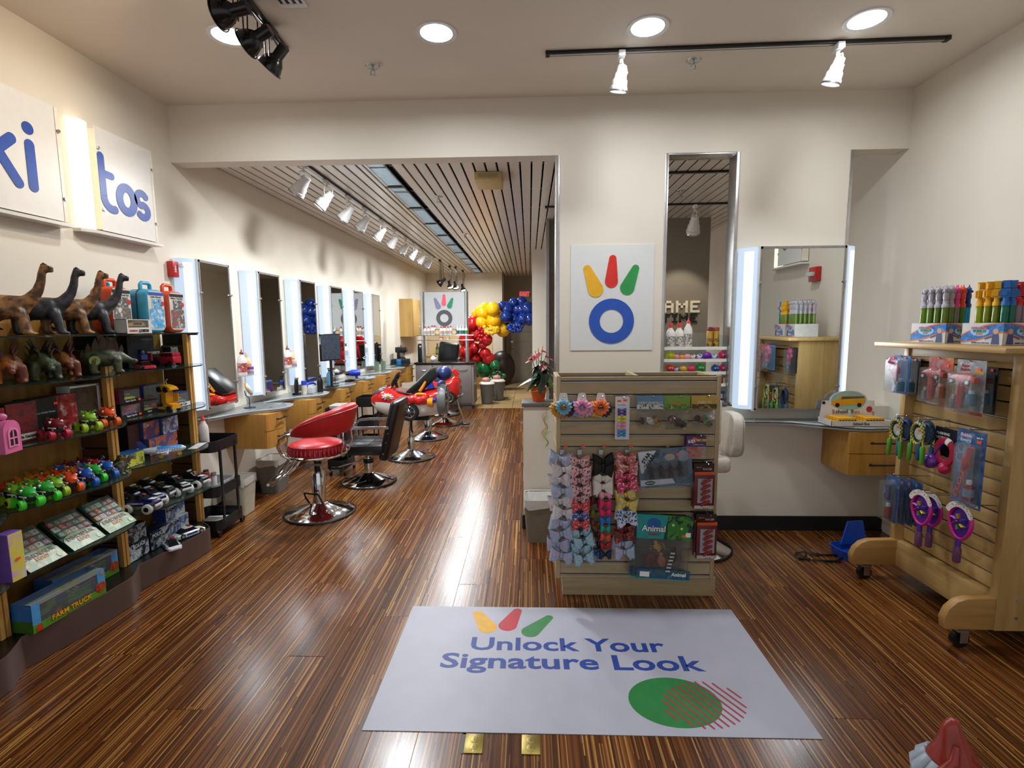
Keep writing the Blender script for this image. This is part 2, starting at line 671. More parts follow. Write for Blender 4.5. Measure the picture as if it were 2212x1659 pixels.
# cross wall: beam, two pillars, low wall
cw=G()
T=0.14
cw.box(XL,YB,ZB,XR,YB+T,ZC+.05)
cw.box(0.235,YB,1.02,1.025,YB+T,ZB)
cw.box(1.577,YB,1.02,2.378,YB+T,ZB)
struct('wall_back',cw,[WALL])
struct('wall_low',G().box(-0.05,YB,0,XR,YB+.2,1.005),[WALL])
struct('trim_1',G().box(-0.062,YB-.012,1.005,.205,YB+.212,1.036).box(1.05,YB-.004,1.005,1.55,YB+.21,1.03),[C('#5f5d5b',0.45)],bevel=.003)
g=G()
g.box(XL,4.0,0,XL+.012,10.0,.105)
g.box(XL,4.0,0,XL+.02,10.0,.012)
struct('baseboard_left',g,[C('#17171a',0.45)])
g=G()
g.box(-0.05,YB-.012,0,XR,YB,.115)
g.box(-0.05,YB-.02,0,XR,YB,.014)
g.box(-0.062,YB-.012,0,-0.05,YB+.21,.115)
struct('baseboard_back',g,[C('#17171a',0.45)])
# aluminium edge trims of the openings
g=G()
g.box(0.205,YB-.004,1.036,0.235,YB+T+.004,ZB)
struct('trim_2',g,[ALU],bevel=.002)
struct('trim_3',G().box(1.025,YB-.004,1.036,1.05,YB+T+.004,ZB).box(1.55,YB-.004,1.036,1.577,YB+T+.004,ZB).box(1.05,YB+.002,ZB-.012,1.55,YB+T,ZB-.001),[ALU],bevel=.002)
struct('trim_4',G().box(2.378,YB-.004,1.036,2.404,YB+T+.004,ZB),[ALU],bevel=.002)
# far walls
FARW=C('#cfc5b4',0.8,var=0.02,scale=2)
struct('wall_far',G().box(XL,YK,0,-0.72,YK+.1,ZS+.1).box(-0.82,YK+.1,0,-0.72,YK2,ZS+.1),[FARW])
struct('wall_exit',G().box(-0.72,YK2,0,XR,YK2+.1,ZS+.1),[C('#8e8578',0.8,var=0.02)])
GREYW=C('#7d776c',0.8,var=0.02,scale=3)
struct('wall_grey',G().box(0.27,7.1,0,2.426,7.22,ZS+.05),[GREYW])
struct('wall_end',G().box(0.06,9.85,0,0.295,10.0,ZS+.05).box(0.295,9.85,0,0.33,10.0,ZS+.05),[WALL])
struct('wall_column',G().box(0.23,7.0,0,0.27,7.1,ZS+.03),[C('#8b8a88',0.5)])
# slat ceiling: one piece per slat, dark void above
ce=struct('ceiling_slatted',G().box(XL,YB+T,ZS+.09,XR,YK2,ZS+.14),[C('#060606',0.9)])
SLAT=C('#d6cfc4',0.3,metal=0.1,var=0.03,scale=3)
NS=54
SP=(XR-XL)/NS
s1=G().box(0,0,0,SP*0.84,YK-YB-T,0.014).mesh([SLAT],0,bevel=.003,seg=1)
s2=G().box(0,0,0,SP*0.84,YK2-YB-T,0.014).mesh([SLAT],0,bevel=.003,seg=1)
for i in range(NS):
 x=XL+SP*(i+0.16)
 if-1.47<x<-1.28:
  continue
 o=link('ceiling_slat',s2 if x>-0.72 else s1,ce)
 o.location=(x,YB+T,ZS)
g=G()
for k in range(12):
 g.box(XL,4.7+k*0.85,ZS+.016,XR,4.73+k*0.85,ZS+.05)
o=part('ceiling_rail',g,[BLACK],ce)
# lamps
def lamp(kind,loc,power,col,parent=None,aim=None,size=0.1,spot=40,blend=0.6):
 ld=bpy.data.lights.new('lamp_light',kind)
 ld.energy=power
 ld.color=col
 if kind=='AREA':
  ld.shape='DISK'
  ld.size=size
  ld.spread=RD(170)
 elif kind=='SPOT':
  ld.spot_size=RD(spot)
  ld.spot_blend=blend
  ld.shadow_soft_size=size
 else:
  ld.shadow_soft_size=size
 o=link('lamp_light',ld,parent)
 o.location=loc
 if aim is not None:
  d=V(aim)
  o.rotation_euler=d.to_track_quat('-Z','Y').to_euler()
 return o
COOL=(0.90,0.95,1.0)
WARM=(1.0,0.80,0.56)
WARM2=(1.0,0.86,0.68)
P_DOWN,P_WARM,P_TRACK=10,13,13
gd=G()
ring=G().lathe([(0.092,-0.002),(0.118,-0.006),(0.120,0.0),(0.092,0.0)],28)
ring_m=ring.mesh([C('#d6d6d4',0.35)])
disc_m=G().lathe([(0.0005,-0.004),(0.093,-0.003)],28,caps=False).mesh([glow('#f4f8ff',9.0)])
for i,(x,y,lb)in enumerate(((-1.736,3.13,'round recessed ceiling light half hidden behind the black spotlights'),(-0.53,3.16,'round recessed ceiling light nearest the black track, in clear view'),(0.684,3.16,'round recessed ceiling light above the left white spotlight'),(1.898,3.145,'round recessed ceiling light above the right white spotlight'))):
 t=thing('recessed_light',lb,'ceiling light',(x,y,ZC),group='recessed ceiling lights')
 part('trim_ring',ring_m,None,t)
 part('diffuser',disc_m,None,t)
 lamp('AREA',(0,0,-0.02),P_DOWN,COOL,t,(0,0,-1),0.18)
 # louvred strip lights in the slat ceiling
t0=None
LOUV=C('#cfd6d8',0.2,metal=0.6)
PANEL=glow('#dceefc',.95,'troffer_glow')
for k in range(10):
 y=4.42+k*0.945
 t=thing('strip_light','louvred strip light in slat ceiling, number %s from the front beam'%('one two three four five six seven eight nine ten'.split()[k]),'ceiling light',(-1.36,y,ZS),group='louvred strip lights')
 g=G()
 g.box(-.105,0,-.004,-.09,.93,.05).box(.09,0,-.004,.105,.93,.05).box(-.09,0,-.004,.09,.018,.05).box(-.09,.912,-.004,.09,.93,.05)
 part('housing',g,[BLACK],t)
 part('lit_panel',G().box(-.09,.018,.03,.09,.912,.04),[PANEL],t)
 g=G()
 for q in range(22):
  yy=.04+q*.04
  g.box(-.09,yy,.004,.09,yy+.004,.028)
 part('louvre',g,[LOUV],t)
 if k%2==0:
  a=lamp('AREA',(0,.46,-.03),44,(0.93,0.97,1.0),t,(0,0,-1),0.2)
def spot_white(lab,loc,aim,power,grp,sc=1.0,col=WARM2,spotdeg=38):
 """white stepped track head hanging from its adapter; aim = direction of the beam"""
 t=thing('track_spotlight',lab,'spotlight',loc,group=grp)
 WM=C('#dedfdd',0.35,var=0.02)
 part('adapter',G().box(-.02,-.04,-.035,.02,.04,0).cyl((0,0,-.035),(0,0,-.07),.012,n=8),[WM],t,bevel=.003)
 d=V(aim).normalized()
 q=d.to_track_quat('Z','Y').to_matrix().to_4x4()
 piv=V((0,0,-.155*sc))
 T4=MX.Translation(piv)@q
 g=G()
 g.T=T4
 g.lathe([(.028,-.06),(.036,-.055),(.038,-.01),(.046,.0),(.047,.03),(.058,.045),(.060,.085),(.066,.09),(.068,.12)],20,caps=True)
 g.v=[tuple(piv+(V(p)-piv)*sc)for p in g.v]
 part('head',g,[WM],t,smooth=40)
 g=G()
 g.T=T4
 g.lathe([(.069,.112),(.071,.124),(.062,.126),(.06,.118)],20,caps=False)
 g.v=[tuple(piv+(V(p)-piv)*sc)for p in g.v]
 part('bezel',g,[STEEL],t)
 g=G()
 g.T=T4
 g.lathe([(.001,.121),(.06,.1215)],16,caps=False)
 g.v=[tuple(piv+(V(p)-piv)*sc)for p in g.v]
 part('lens',g,[glow('#fff1d8',6.0)],t)
 g=G()
 for sx in(-1,1):
  g.tube([(0,sx*.01,-.065),(0,sx*.06*sc,-.075),(0,sx*.066*sc,-.11*sc),piv+V((0,sx*.052*sc,0))],.005,6)
 part('yoke',g,[WM],t)
 part('cable',G().tube([(0.01,0,-.06),(.05*sc,.03,-.08),(.05*sc,.0,-.12),piv-d*.05*sc],.004,6),[WM],t)
 lamp('SPOT',piv+d*.14*sc,power,col,t,d,.03,spotdeg,.5)
 return t
def track(name,lab,p0,p1,w=.036,hgt=.02):
 p0,p1=V(p0),V(p1)
 L_=(p1-p0).length
 t=thing(name,lab,'light track',p0,math.atan2((p1-p0).y,(p1-p0).x))
 part('rail',G().box(0,-w/2,-hgt,L_,w/2,0),[BLACK],t,bevel=.002)
 part('slot',G().box(.01,-w/6,-hgt-.001,L_-.01,w/6,-hgt+.002),[STEEL],t)
 part('end_cap',G().box(-.006,-w/2-.002,-hgt-.003,.02,w/2+.002,0),[BLACKM],t)
 part('end_cap',G().box(L_-.02,-w/2-.002,-hgt-.003,L_+.006,w/2+.002,0),[BLACKM],t)
 return t
track('light_track','black light track on front ceiling carrying two white spotlights',(0.115,3.40,ZC),(2.50,3.345,ZC))
track('light_track','short black light track at upper left carrying black spotlights',(-1.40,2.2,ZC),(-1.475,3.27,ZC))
track('light_track','long black track on slat ceiling carrying ten white spotlights',(-1.93,4.25,ZS),(-1.93,10.6,ZS))
track('light_track','black track across the slat ceiling, seen through narrow opening, nearer one',(1.1,5.0,ZS),(2.75,4.95,ZS))
track('light_track','black track across the slat ceiling by the grey wall, farther one',(0.2,6.3,ZS),(2.75,6.25,ZS))
spot_white('white stepped spotlight left of the pair on the front ceiling track',(0.575,3.39,ZC-.02),(-.12,.25,-1),4,'white spots on the front track',.8,COOL,70)
spot_white('white stepped spotlight right of the pair on the front ceiling track',(1.87,3.36,ZC-.02),(-.22,.25,-1),4,'white spots on the front track',.8,COOL,70)
spot_white('white spotlight seen through the narrow opening, aimed at the grey wall',(1.95,6.27,ZS-.02),(.1,.75,-1),26,'white spots by the grey wall',1.2,WARM2,60)
hy=[4.50,5.01,5.60,6.15,6.84,7.48,8.15,8.77,9.44,10.09]
hn='first second third fourth fifth sixth seventh eighth ninth tenth'.split()
for i,y in enumerate(hy):
 a=(-1,(.15,-.25,-.05,.1,-.2,.25,0,.1,-.1,.1)[i],-1.15)
 spot_white('white spotlight, %s from the front on the long black track'%hn[i],(-1.93,y,ZS-.02),a,P_TRACK if i not in(1,6)else 3,'white spots on the long track',1.0,WARM2,34)
def spot_black(lab,loc,aim,power,grp,stem=.12,sc=1.0,lit=True,col=WARM):
 """black bell-shaped track head in a wire yoke"""
 t=thing('track_spotlight',lab,'spotlight',loc,group=grp)
 part('adapter',G().box(-.022,-.05,-.045,.022,.05,0),[BLACK],t,bevel=.004)
 d=V(aim).normalized()
 piv=V((0,0,-.06-stem))
 T4=MX.Translation(piv)@d.to_track_quat('Z','Y').to_matrix().to_4x4()@MX.Scale(sc,4)
 g=G()
 g.T=T4
 g.lathe([(.03,-.14),(.034,-.135),(.034,-.05),(.04,-.045),(.06,-.02),(.075,.02),(.078,.045),(.074,.045),(.06,.0),(.02,-.03)],20,caps=True)
 part('head',g,[C('#0d0d0f',0.22)],t,smooth=50)
 g=G()
 g.T=T4
 if lit:
  g.lathe([(.001,.02),(.066,.025)],16,caps=False)
  part('bulb',g,[glow('#fff0d0',8.0)],t)
 g=G()
 for sy in(-1,1):
  y=sy*.085*sc
  g.tube([(0,sy*.02,-.045),(0,y,-.06),(0,y,piv.z+.0),(0,sy*.075*sc,piv.z)],.004,6)
  g.tube([(.02,sy*.02,-.045),(.025,y,-.06),(.02,y,piv.z)],.004,6)
 part('wire_yoke',g,[BLACK],t)
 g=G()
 g.T=T4
 g.tube([(.084*cos(q),.084*sin(q),.04)for q in[2*pi*i/20 for i in range(20)]],.004,6,closed=True)
 part('guard_ring',g,[BLACK],t)
 part('cable',G().tube([(.01,0,-.04),(.06,.02,-.1),piv-d*.1*sc],.005,6),[BLACK],t)
 if power:
  lamp('SPOT',piv+d*.07,power,col,t,d,.04,75,.8)
 return t
for i,(y,lb,a,p)in enumerate(((2.55,'black bell spotlight nearest the camera at the top edge',(-1,.1,-.12),1.0),(2.79,'black bell spotlight, middle of three on the short track',(-1,.12,-.42),1.0),(3.02,'black bell spotlight at the far end of the short track',(-.75,.1,-.75),.35))):
 spot_black(lb,(-1.425-.03*(y-2.55),y,ZC-.02),a,P_WARM*p,'black spots on the short track',.13,.85)
pend=((-1.9,11.1,'dark pendant spotlight furthest left above the reception poster',0),(-1.86,12.2,'lit pendant spotlight, left of the lit three above reception',1),(-1.75,12.4,'lit pendant spotlight, middle of the lit three above reception',1),(-1.68,13.2,'lit pendant spotlight, right of the lit three above reception',1))
for i,(x,y,lb,on)in enumerate(pend):
 t=spot_black(lb,(x,y,ZS),(.25,-.3,-1)if on else(-.6,-.3,-.5),16 if on else 0,'pendant spots above reception',.42,1.0,bool(on))
 # beige emergency lamp, sprinklers, air vent
t=thing('emergency_light','beige emergency light box on the slat ceiling','light',(-0.375,4.87,ZS))
part('case',G().box(-.125,0,-.075,.125,.36,0),[C('#c3ac78',0.5)],t,bevel=.01)
part('lens',G().box(-.09,-.002,-.055,.09,.002,-.02),[C('#a99365',0.4)],t)
def sprinkler(lab,loc):
 t=thing('sprinkler',lab,'sprinkler',loc,group='ceiling sprinklers')
 part('escutcheon',G().lathe([(.045,0),(.042,-.006),(.012,-.01)],18),[STEEL],t)
 g=G().cyl((0,0,-.008),(0,0,-.03),.009,n=8)
 g.tube([(.012,0,-.03),(.014,0,-.045),(.004,0,-.06)],.003,6).tube([(-.012,0,-.03),(-.014,0,-.045),(-.004,0,-.06)],.003,6)
 part('body',g,[STEEL],t)
 part('deflector',G().lathe([(.004,-.06),(.024,-.062),(.024,-.065),(.003,-.066)],14),[STEEL],t)
sprinkler('sprinkler head on front ceiling left of centre',(-1.013,3.518,ZC))
sprinkler('sprinkler head on front ceiling between the two white spotlights',(1.064,3.545,ZC))
for p,lb in(((947,425),'sprinkler on the slat ceiling nearest the emergency light box'),((1005,505),'sprinkler on the slat ceiling, second along the strip lights'),((1035,549),'sprinkler on the slat ceiling, third along the strip lights'),((1471,411),'sprinkler on slat ceiling seen through the narrow opening')):
 sprinkler(lb,at(p[0],p[1],z=ZS))
t=thing('air_vent','white slotted air vent in the front ceiling by the black track','vent',(-1.235,2.72,ZC))
g=G().box(-.075,-.16,-.006,.075,-.13,0).box(-.075,.13,-.006,.075,.16,0).box(-.075,-.13,-.006,-.06,.13,0).box(.06,-.13,-.006,.075,.13,0)
part('frame',g,[C('#cfccc6',.4)],t)
part('duct',G().box(-.06,-.13,-.001,.06,.13,-.0005),[BLACKM],t)
for x in(-.035,0,.035):
 part('vane',G().box(x-.008,-.13,-.005,x+.008,.13,-.001),[C('#cfccc6',.4)],t)
def wg(parent):
 """builder whose coordinates are room coordinates, for parts of an unrotated thing"""
 g=G()
 g.T=MX.Translation(-V(parent.location))
 return g
def curve_tab(tab,t):
 for(a,u),(b,w)in zip(tab,tab[1:]):
  if a<=t<=b:
   k=(t-a)/(b-a)
   k=k*k*(3-2*k)
   return u+(w-u)*k
 return tab[-1][1]
 # toy shelving along the left wall
FY=(1.49,2.24,2.99,3.74)
ZSH=(1.62,1.388,1.09,0.785,0.485)
ZPL=0.165
sh=thing('display_shelving','maple wall shelving with curved glass shelves full of toys','shelving',(-2.6,2.6,0))
PT=((0,-2.462),(.15,-2.44),(.35,-2.41),(.6,-2.388),(.78,-2.382),(.88,-2.41),(1,-2.462))
front=[]
for k in range(3):
 for i in range(16):
  t=i/16
  front.append((curve_tab(PT,t)if not(k==2 and t>.78)else curve_tab(((.78,-2.385),(1,-2.53)),t),FY[k]+(FY[k+1]-FY[k])*t))
front+=[(-2.53,3.74),(-2.60,3.775),(-2.755,3.775)]
g=wg(sh)
g.prism([(XL+.003,FY[0])]+front,0,ZPL-.002)
part('plinth',g,[C('#11130f',0.28)],sh,smooth=40)
g=wg(sh)
FASC=C('#54403a',0.4,var=0.15,scale=300)
n=len(front)-1
for i in range(n):
 a,b=front[i],front[i+1]
 g.put([(a[0]+.003,a[1],0.004),(b[0]+.003,b[1],0.004),(b[0]+.003,b[1],ZPL+.006),(a[0]+.003,a[1],ZPL+.006),(a[0]-.003,a[1],ZPL+.006),(b[0]-.003,b[1],ZPL+.006)],[(0,1,2,3),(3,2,5,4)])
g2=g
part('fascia',g2.mesh([FASC],40,weld=True),None,sh)
BACKP=wood('#b07f3c','#93652c','Z',0.7)
FINM=wood('#5f3f22','#4a2e17','X',1.0)
POSTM=wood('#cf9d55','#b98441','Z',1.0)
for k in range(3):
 g=wg(sh)
 g.box(XL+.002,FY[k]+.012,ZPL,XL+.018,FY[k+1]-.012,1.83)
 part('back_panel',g,[BACKP],sh)
 y=FY[k+1]-.012
 for j in range(11):
  z0=ZPL+.005+j*.1515
  if z0+.14>1.625:
   break
  g=wg(sh)
  g.box(-2.741,y,z0,-2.566,y+.018,z0+.141)
  part('slat',g,[FINM],sh,bevel=.002,seg=1)
for y in FY[1:]:
 g=wg(sh)
 g.box(-2.566,y-.024,ZPL,-2.535,y-.004,1.61).box(-2.566,y+.004,ZPL,-2.535,y+.024,1.61).box(-2.566,y-.004,ZPL,-2.545,y+.004,1.61)
 part('post',g,[POSTM],sh)
 for z in ZSH:
  g=wg(sh)
  g.box(-2.545,y-.012,z-.022,-2.47,y+.012,z-.009)
  part('bracket',g,[BLACKM],sh)
 g=wg(sh)
 g.box(-2.741,y+.007,ZPL,-2.566,y+.012,1.61)
 part('fin_backing',g,[BLACKM],sh)
GT=((0,-2.50),(.12,-2.43),(.35,-2.378),(.6,-2.345),(.8,-2.352),(.92,-2.405),(1,-2.50))
SHELFGLASS=clear('#c9ded6',0.05,body='#9fb5ad')
SHELFEDGE=C('#1c2a26',0.15,trans=0.3)
for z in ZSH:
 for k in range(3):
  pts=[(XL+.02,FY[k]+.005)]
  m=14
  for i in range(m+1):
   t=i/m
   pts.append((curve_tab(GT,t),FY[k]+.005+(FY[k+1]-FY[k]+(.055 if t==1 else 0))*min(t,1)-.005))
  pts+=[(XL+.02,FY[k+1]-.005)]
  g=wg(sh)
  g.prism(pts,z-.009,z-.001,0,1)
  part('glass_shelf',g,[SHELFGLASS,SHELFEDGE],sh,smooth=30)
  # letter signs
SIGNW=C('#dcd9d3',0.3,var=0.02)
BLUE=C('#2a4a9e',0.35)
TUBEW=glow('#ffe9bf',1.6,'sign_tube')
SIGNEDGE=C('#e8dfcf',.3)
def wall_sign(lab,y0,y1,side,letters,lit='far'):
 """white acrylic sign on standoffs with a lit tube at one side; side -1 left wall, +1 right wall"""
 xw=XL if side<0 else XR
 s=-side
 t=thing('wall_sign',lab,'sign',(xw,(y0+y1)/2,2.25),group='lit wall signs')
 z0,z1=2.27,2.905
 X=lambda d:xw+s*d
 def bx(g,d0,ya,za,d1,yb,zb,mi=0):
  g.box(min(X(d0),X(d1)),ya,za,max(X(d0),X(d1)),yb,zb,mi)
  return g
 part('back_box',bx(wg(t),.0,y0+.02,z0+.01,.045,y1-.03,z1-.01),[SIGNW],t)
 part('front_panel',bx(wg(t),.062,y0,z0,.068,y1-.03,z1),[SIGNW],t)
 part('edge_strip',bx(wg(t),.01,y1-.024,z0,.066,y1-.004,z1),[SIGNEDGE],t)
 ledge=[(X(0.0),y0-.15),(X(.05),y0-.15),(X(.09),y0-.08),(X(.095),y1-.04),(X(.09),y1+.01),(X(0),y1+.01)]
 g=wg(t)
 g.prism(ledge,z0-.03,z0-.012)
 part('ledge',g,[SIGNW],t)
 g=wg(t)
 rg=[]
 for zz in(z0,z1-.0):
  rg.append([(X(.005+.06*sin(pi*i/10)),y0-.075-.062*cos(pi*i/10),zz)for i in range(11)])
 g.rings(rg,caps=True)
 part('lit_tube',g,[TUBEW],t,smooth=50)
 for yy in(y0+.012,y1-.015):
  for zz in(z0+.13,z1-.13):
   g=wg(t)
   g.cyl((X(.062),yy,zz),(X(.078),yy,zz),.009,n=10)
   part('standoff',g,[STEEL],t)
 letters(t,lambda d,yy,zz:V((X(d),yy,zz))-V(t.location))
 return t
def strokes(t,fr,items,mat,name='letter'):
 for it in items:
  g=G()
  g.T=fr
  for st in it:
   if st[0]=='o':
    _,cx,cy,rx,ry,w=st
    g.stroke([(cx+rx*cos(2*pi*i/28),cy+ry*sin(2*pi*i/28))for i in range(28)],w,.002,closed=True)
   elif st[0]=='d':
    _,cx,cy,r=st
    g.prism(circ(cx,cy,r),0,.002)
   else:
    g.stroke(st[1],st[2],.002+.0003*len(g.f)/40)
  part(name,g,[mat],t)
def arc(cx,cy,rx,ry,a0,a1,n=10):
 return[(cx+rx*cos(RD(a0+(a1-a0)*i/n)),cy+ry*sin(RD(a0+(a1-a0)*i/n)))for i in range(n+1)]
def let_tos(t,P):
 fr=frame(P(.069,3.215,2.27),(0,1,0),(0,0,1))
 strokes(t,fr,[[('s',[(.055,.46),(.055,.22)]+arc(.12,.22,.065,.075,180,285),.052),('s',[(.055,.36),(.13,.355)],.046)],[('o',.245,.235,.062,.078,.058)],[('s',arc(.38,.27,.045,.042,35,255)+arc(.385,.192,.046,.042,80,-140),.05)]],BLUE)
def let_ki(t,P):
 fr=frame(P(.069,2.455,2.27),(0,1,0),(0,0,1))
 strokes(t,fr,[[('s',[(.13,.50),(.13,.16)],.058),('s',[(.245,.37),(.14,.27)],.056),('s',[(.175,.28),(.262,.15)],.056)],[('s',[(.345,.37),(.345,.15)],.056),('d',.345,.455,.033)]],BLUE)
PET=(('#e0a91c',(-.13,.12),(-.09,-.09)),('#cf2f26',(0.0,.16),(0.0,-.08)),('#2f8a48',(.13,.12),(.09,-.09)))
def let_petals(t,P):
 fr=frame(P(.069,2.19,2.56),(0,-1,0),(0,0,1))
 for c,a,b in PET:
  g=G()
  g.T=fr
  g.prism(petal(a,b,.022,.05),0,.002)
  part('petal',g,[C(c,.4)],t)
wall_sign('white wall sign with blue letters t o s beside a lit tube',3.245,3.735,-1,let_tos)
wall_sign('white wall sign with blue letters k i at the left edge',2.50,3.0,-1,let_ki)
wall_sign('white wall sign with coloured petals, seen in the right mirror',1.95,2.47,1,let_petals)
t=thing('fire_alarm','red fire alarm strobe on left wall above toy cases','fire alarm',(XL,3.955,2.04))
RED=C('#b3201f',.35)
part('box',G().box(.001,-.07,0,.05,.07,.12),[RED],t,bevel=.006)
part('strobe',G().box(.05,-.01,.075,.085,.062,.108),[C('#e6e2de',.15,trans=.3)],t,bevel=.006)
lettering('FIRE',.028,WHITE,t,(.051,-.045,.06),(0,0,-1),(0,1,0),.01)
t=thing('fire_alarm','red fire alarm strobe on right wall, seen in the mirror','fire alarm',(XR,2.63,2.05))
part('box',G().box(-.05,-.07,0,-.001,.07,.14),[RED],t,bevel=.006)
part('strobe',G().box(-.09,-.05,.05,-.05,.05,.09),[C('#e6e2de',.15,trans=.3)],t,bevel=.006)
# styling stations
MIRROR=C('#d6d9d6',0.015,1.0,0.0)
LIGHTBOX=glow('#c2daf4',.62,'mirror_light')
LIGHTCORE=glow('#dcecff',.98,'mirror_tube')
FRAMEW=C('#d9dbdc',.35,var=.02)
CABW=wood('#bb8a3f','#a1722f','Z',.8)
CABWX=wood('#bb8a3f','#a1722f','Z',.9)
CTOP=clear('#d5e0e0',0.5,.04,1.45,'#b4b8ba')
CEDGE=C('#cfdcdd',.15)
ordn='first second third fourth fifth sixth seventh'.split()
def lit_mirror(lab,M4,w=.415,h=1.20,right=True,power=4.0):
 """mirror panel standing proud of the wall between two lit acrylic side boxes. local: x along wall, y out of wall, z up"""
 t=thing('wall_mirror',lab,'mirror',group='lit salon mirrors')
 t.matrix_world=M4
 part('backing',G().box(-.0,0,.0,w,.1,h),[FRAMEW],t)
 part('mirror_glass',G().box(.012,.135,.008,w-.012,.139,h-.012),[MIRROR],t)
 part('frame',G().box(0,.1,0,.014,.142,h).box(w-.014,.1,0,w,.142,h).box(0,.1,h-.018,w,.142,h).box(0,.1,0,w,.142,.01),[C('#9c9a96',.35,.7)],t)
 for sx,x0 in((-1,0.0),(1,w)):
  rg=[]
  for z in(0.0,h):
   rg.append([(x0+sx*.115*sin(pi/2*i/8),.012+.11*cos(pi/2*i/8),z)for i in range(9)]+[(x0,.012,z)])
  if sx>0:
   rg=[r[::-1]for r in rg]
  b=part('light_box',G().rings(rg),[LIGHTBOX],t,smooth=60)
  tq=[]
  for z in(.03,h-.03):
   tq.append([(x0+sx*(.115*sin(q)+.0006),.0126+.11*cos(q),z)for q in(.35,.5,.65,.8,.95)]+[(x0+sx*.05,.05,z)])
  if sx>0:
   tq=[r[::-1]for r in tq]
  part('tube',G().rings(tq),[LIGHTCORE],b,smooth=60)
  part('edge_rail',G().box(x0-.012,.118,-.01,x0+.012,.136,h+.004),[FRAMEW],t)
 for x in(.006,w-.006):
  for z in(.18,h-.26):
   part('standoff',G().cyl((x,.142,z),(x,.156,z),.009,n=8),[STEEL],t)
 return t
def counter_top(M4,lab,top=True):
 """curved glass worktop. local: x along the wall, y out of the wall"""
 t=thing('glass_counter',lab,'counter',group='glass counters')
 t.matrix_world=M4
 prof=[(-.018,.0),(-.018,.03),(.06,.10),(.25,.17),(.42,.26),(.52,.385),(.60,.445),(.72,.475),(.82,.455),(.87,.39),(.885,.30),(.875,.20),(.86,.1),(.85,0)]
 sm=[]
 for i in range(len(prof)-1):
  a,b=prof[i],prof[i+1]
  for k in range(3):
   sm.append((a[0]+(b[0]-a[0])*k/3,a[1]+(b[1]-a[1])*k/3))
 sm.append(prof[-1])
 part('glass_top',G().prism(sm,.012,.024,0,1),[CTOP,CEDGE],t,smooth=30)
 low=[(x,max(0,y-.03))for x,y in sm]
 part('under_shelf',G().prism(low,-.012,0.0),[C('#b9bec0',.35)],t,smooth=30)
 for x,y in((.56,.36),(.80,.36),(.1,.06)):
  part('spacer',G().cyl((x,y,0),(x,y,.03),.012,n=10),[STEEL],t)
 return t
def drawer_unit(M4,lab,n=2):
 """hung wooden drawer unit, bowed drawer fronts. local: x along wall, y out"""
 t=thing('drawer_cabinet',lab,'cabinet',group='drawer cabinets')
 t.matrix_world=M4
 w,d,h=.36,.40,.318
 part('carcass',G().box(0,.003,0,w,d-.03,h),[CABW],t,bevel=.002)
 for k in range(n):
  z0,z1=k*h/n+.002,(k+1)*h/n-.003
  pts=[(0.0,d-.03)]+[(w*i/8,d-.012+.045*sin(pi*i/8)**.8)for i in range(9)]+[(w,d-.03)]
  dr=part('drawer',G().prism(pts,z0,z1),[CABWX],t,smooth=40)
  zc=(z0+z1)/2+.02
  g=G().cyl((w*.25,d+.055,zc),(w*.75,d+.055,zc),.006,n=8)
  g.cyl((w*.32,d+.02,zc),(w*.32,d+.055,zc),.005,n=8).cyl((w*.68,d+.02,zc),(w*.68,d+.055,zc),.005,n=8)
  part('handle',g,[BLACK],dr)
 return t
def onleft(y,z=0.0,out=0.0):
 """frame on the left wall: local x = +Y, local y = +X (out), z up (handedness kept by mirroring not needed)"""
 return MX(((0,1,0,XL+out),(1,0,0,y),(0,0,1,z),(0,0,0,1)))
PITCH=0.905
MY=[4.055+PITCH*i for i in range(6)]
# left-wall frames are left-handed, so build those things from meshes that are flipped once
def fliptree(o):
 seen=set()
 def rec(q):
  if q.type=='MESH':
   if q.data.users>1:
    q.data=q.data.copy()
   q.data.transform(MX.Diagonal((1,-1,1,1)))
   q.data.flip_normals()
  for c in q.children:
   rec(c)
 rec(o)
def place_left(o,y,z):
 """turn a thing built as x along wall / y out so that it stands on the left wall: x -> +Y, out -> +X"""
 fliptree(o)
 o.matrix_world=MX.Translation((XL,y,z))@MX.Rotation(pi/2,4,'Z')
ident=MX.Identity(4)
for i,y in enumerate(MY+[MY[5]+PITCH]):
 if i<6:
  o=lit_mirror('tall lit salon mirror on left wall, %s from the toy shelving'%ordn[i],ident)
  place_left(o,y,.99)
  lamp('AREA',(.2,-.25,.6),3.6,(0.85,0.93,1.0),o,(0.0,-1,-.1),.3)
 o=counter_top(ident,'curved glass counter on the left wall, %s from the toy shelving'%ordn[i])
 place_left(o,y,.885)
 o=drawer_unit(ident,'two-drawer wooden cabinet on the left wall, %s from the toy shelving'%ordn[i])
 place_left(o,y+.41,.553)
 # right-hand station on the low wall
o=lit_mirror('wide lit mirror on the cross wall beside the school bus display',ident,.615,1.21)
fliptree(o)
o.matrix_world=MX.Translation((1.70,YB,1.0))
lamp('AREA',(.32,-.25,.6),3.5,(0.85,0.93,1.0),o,(0,-1,-.1),.3)
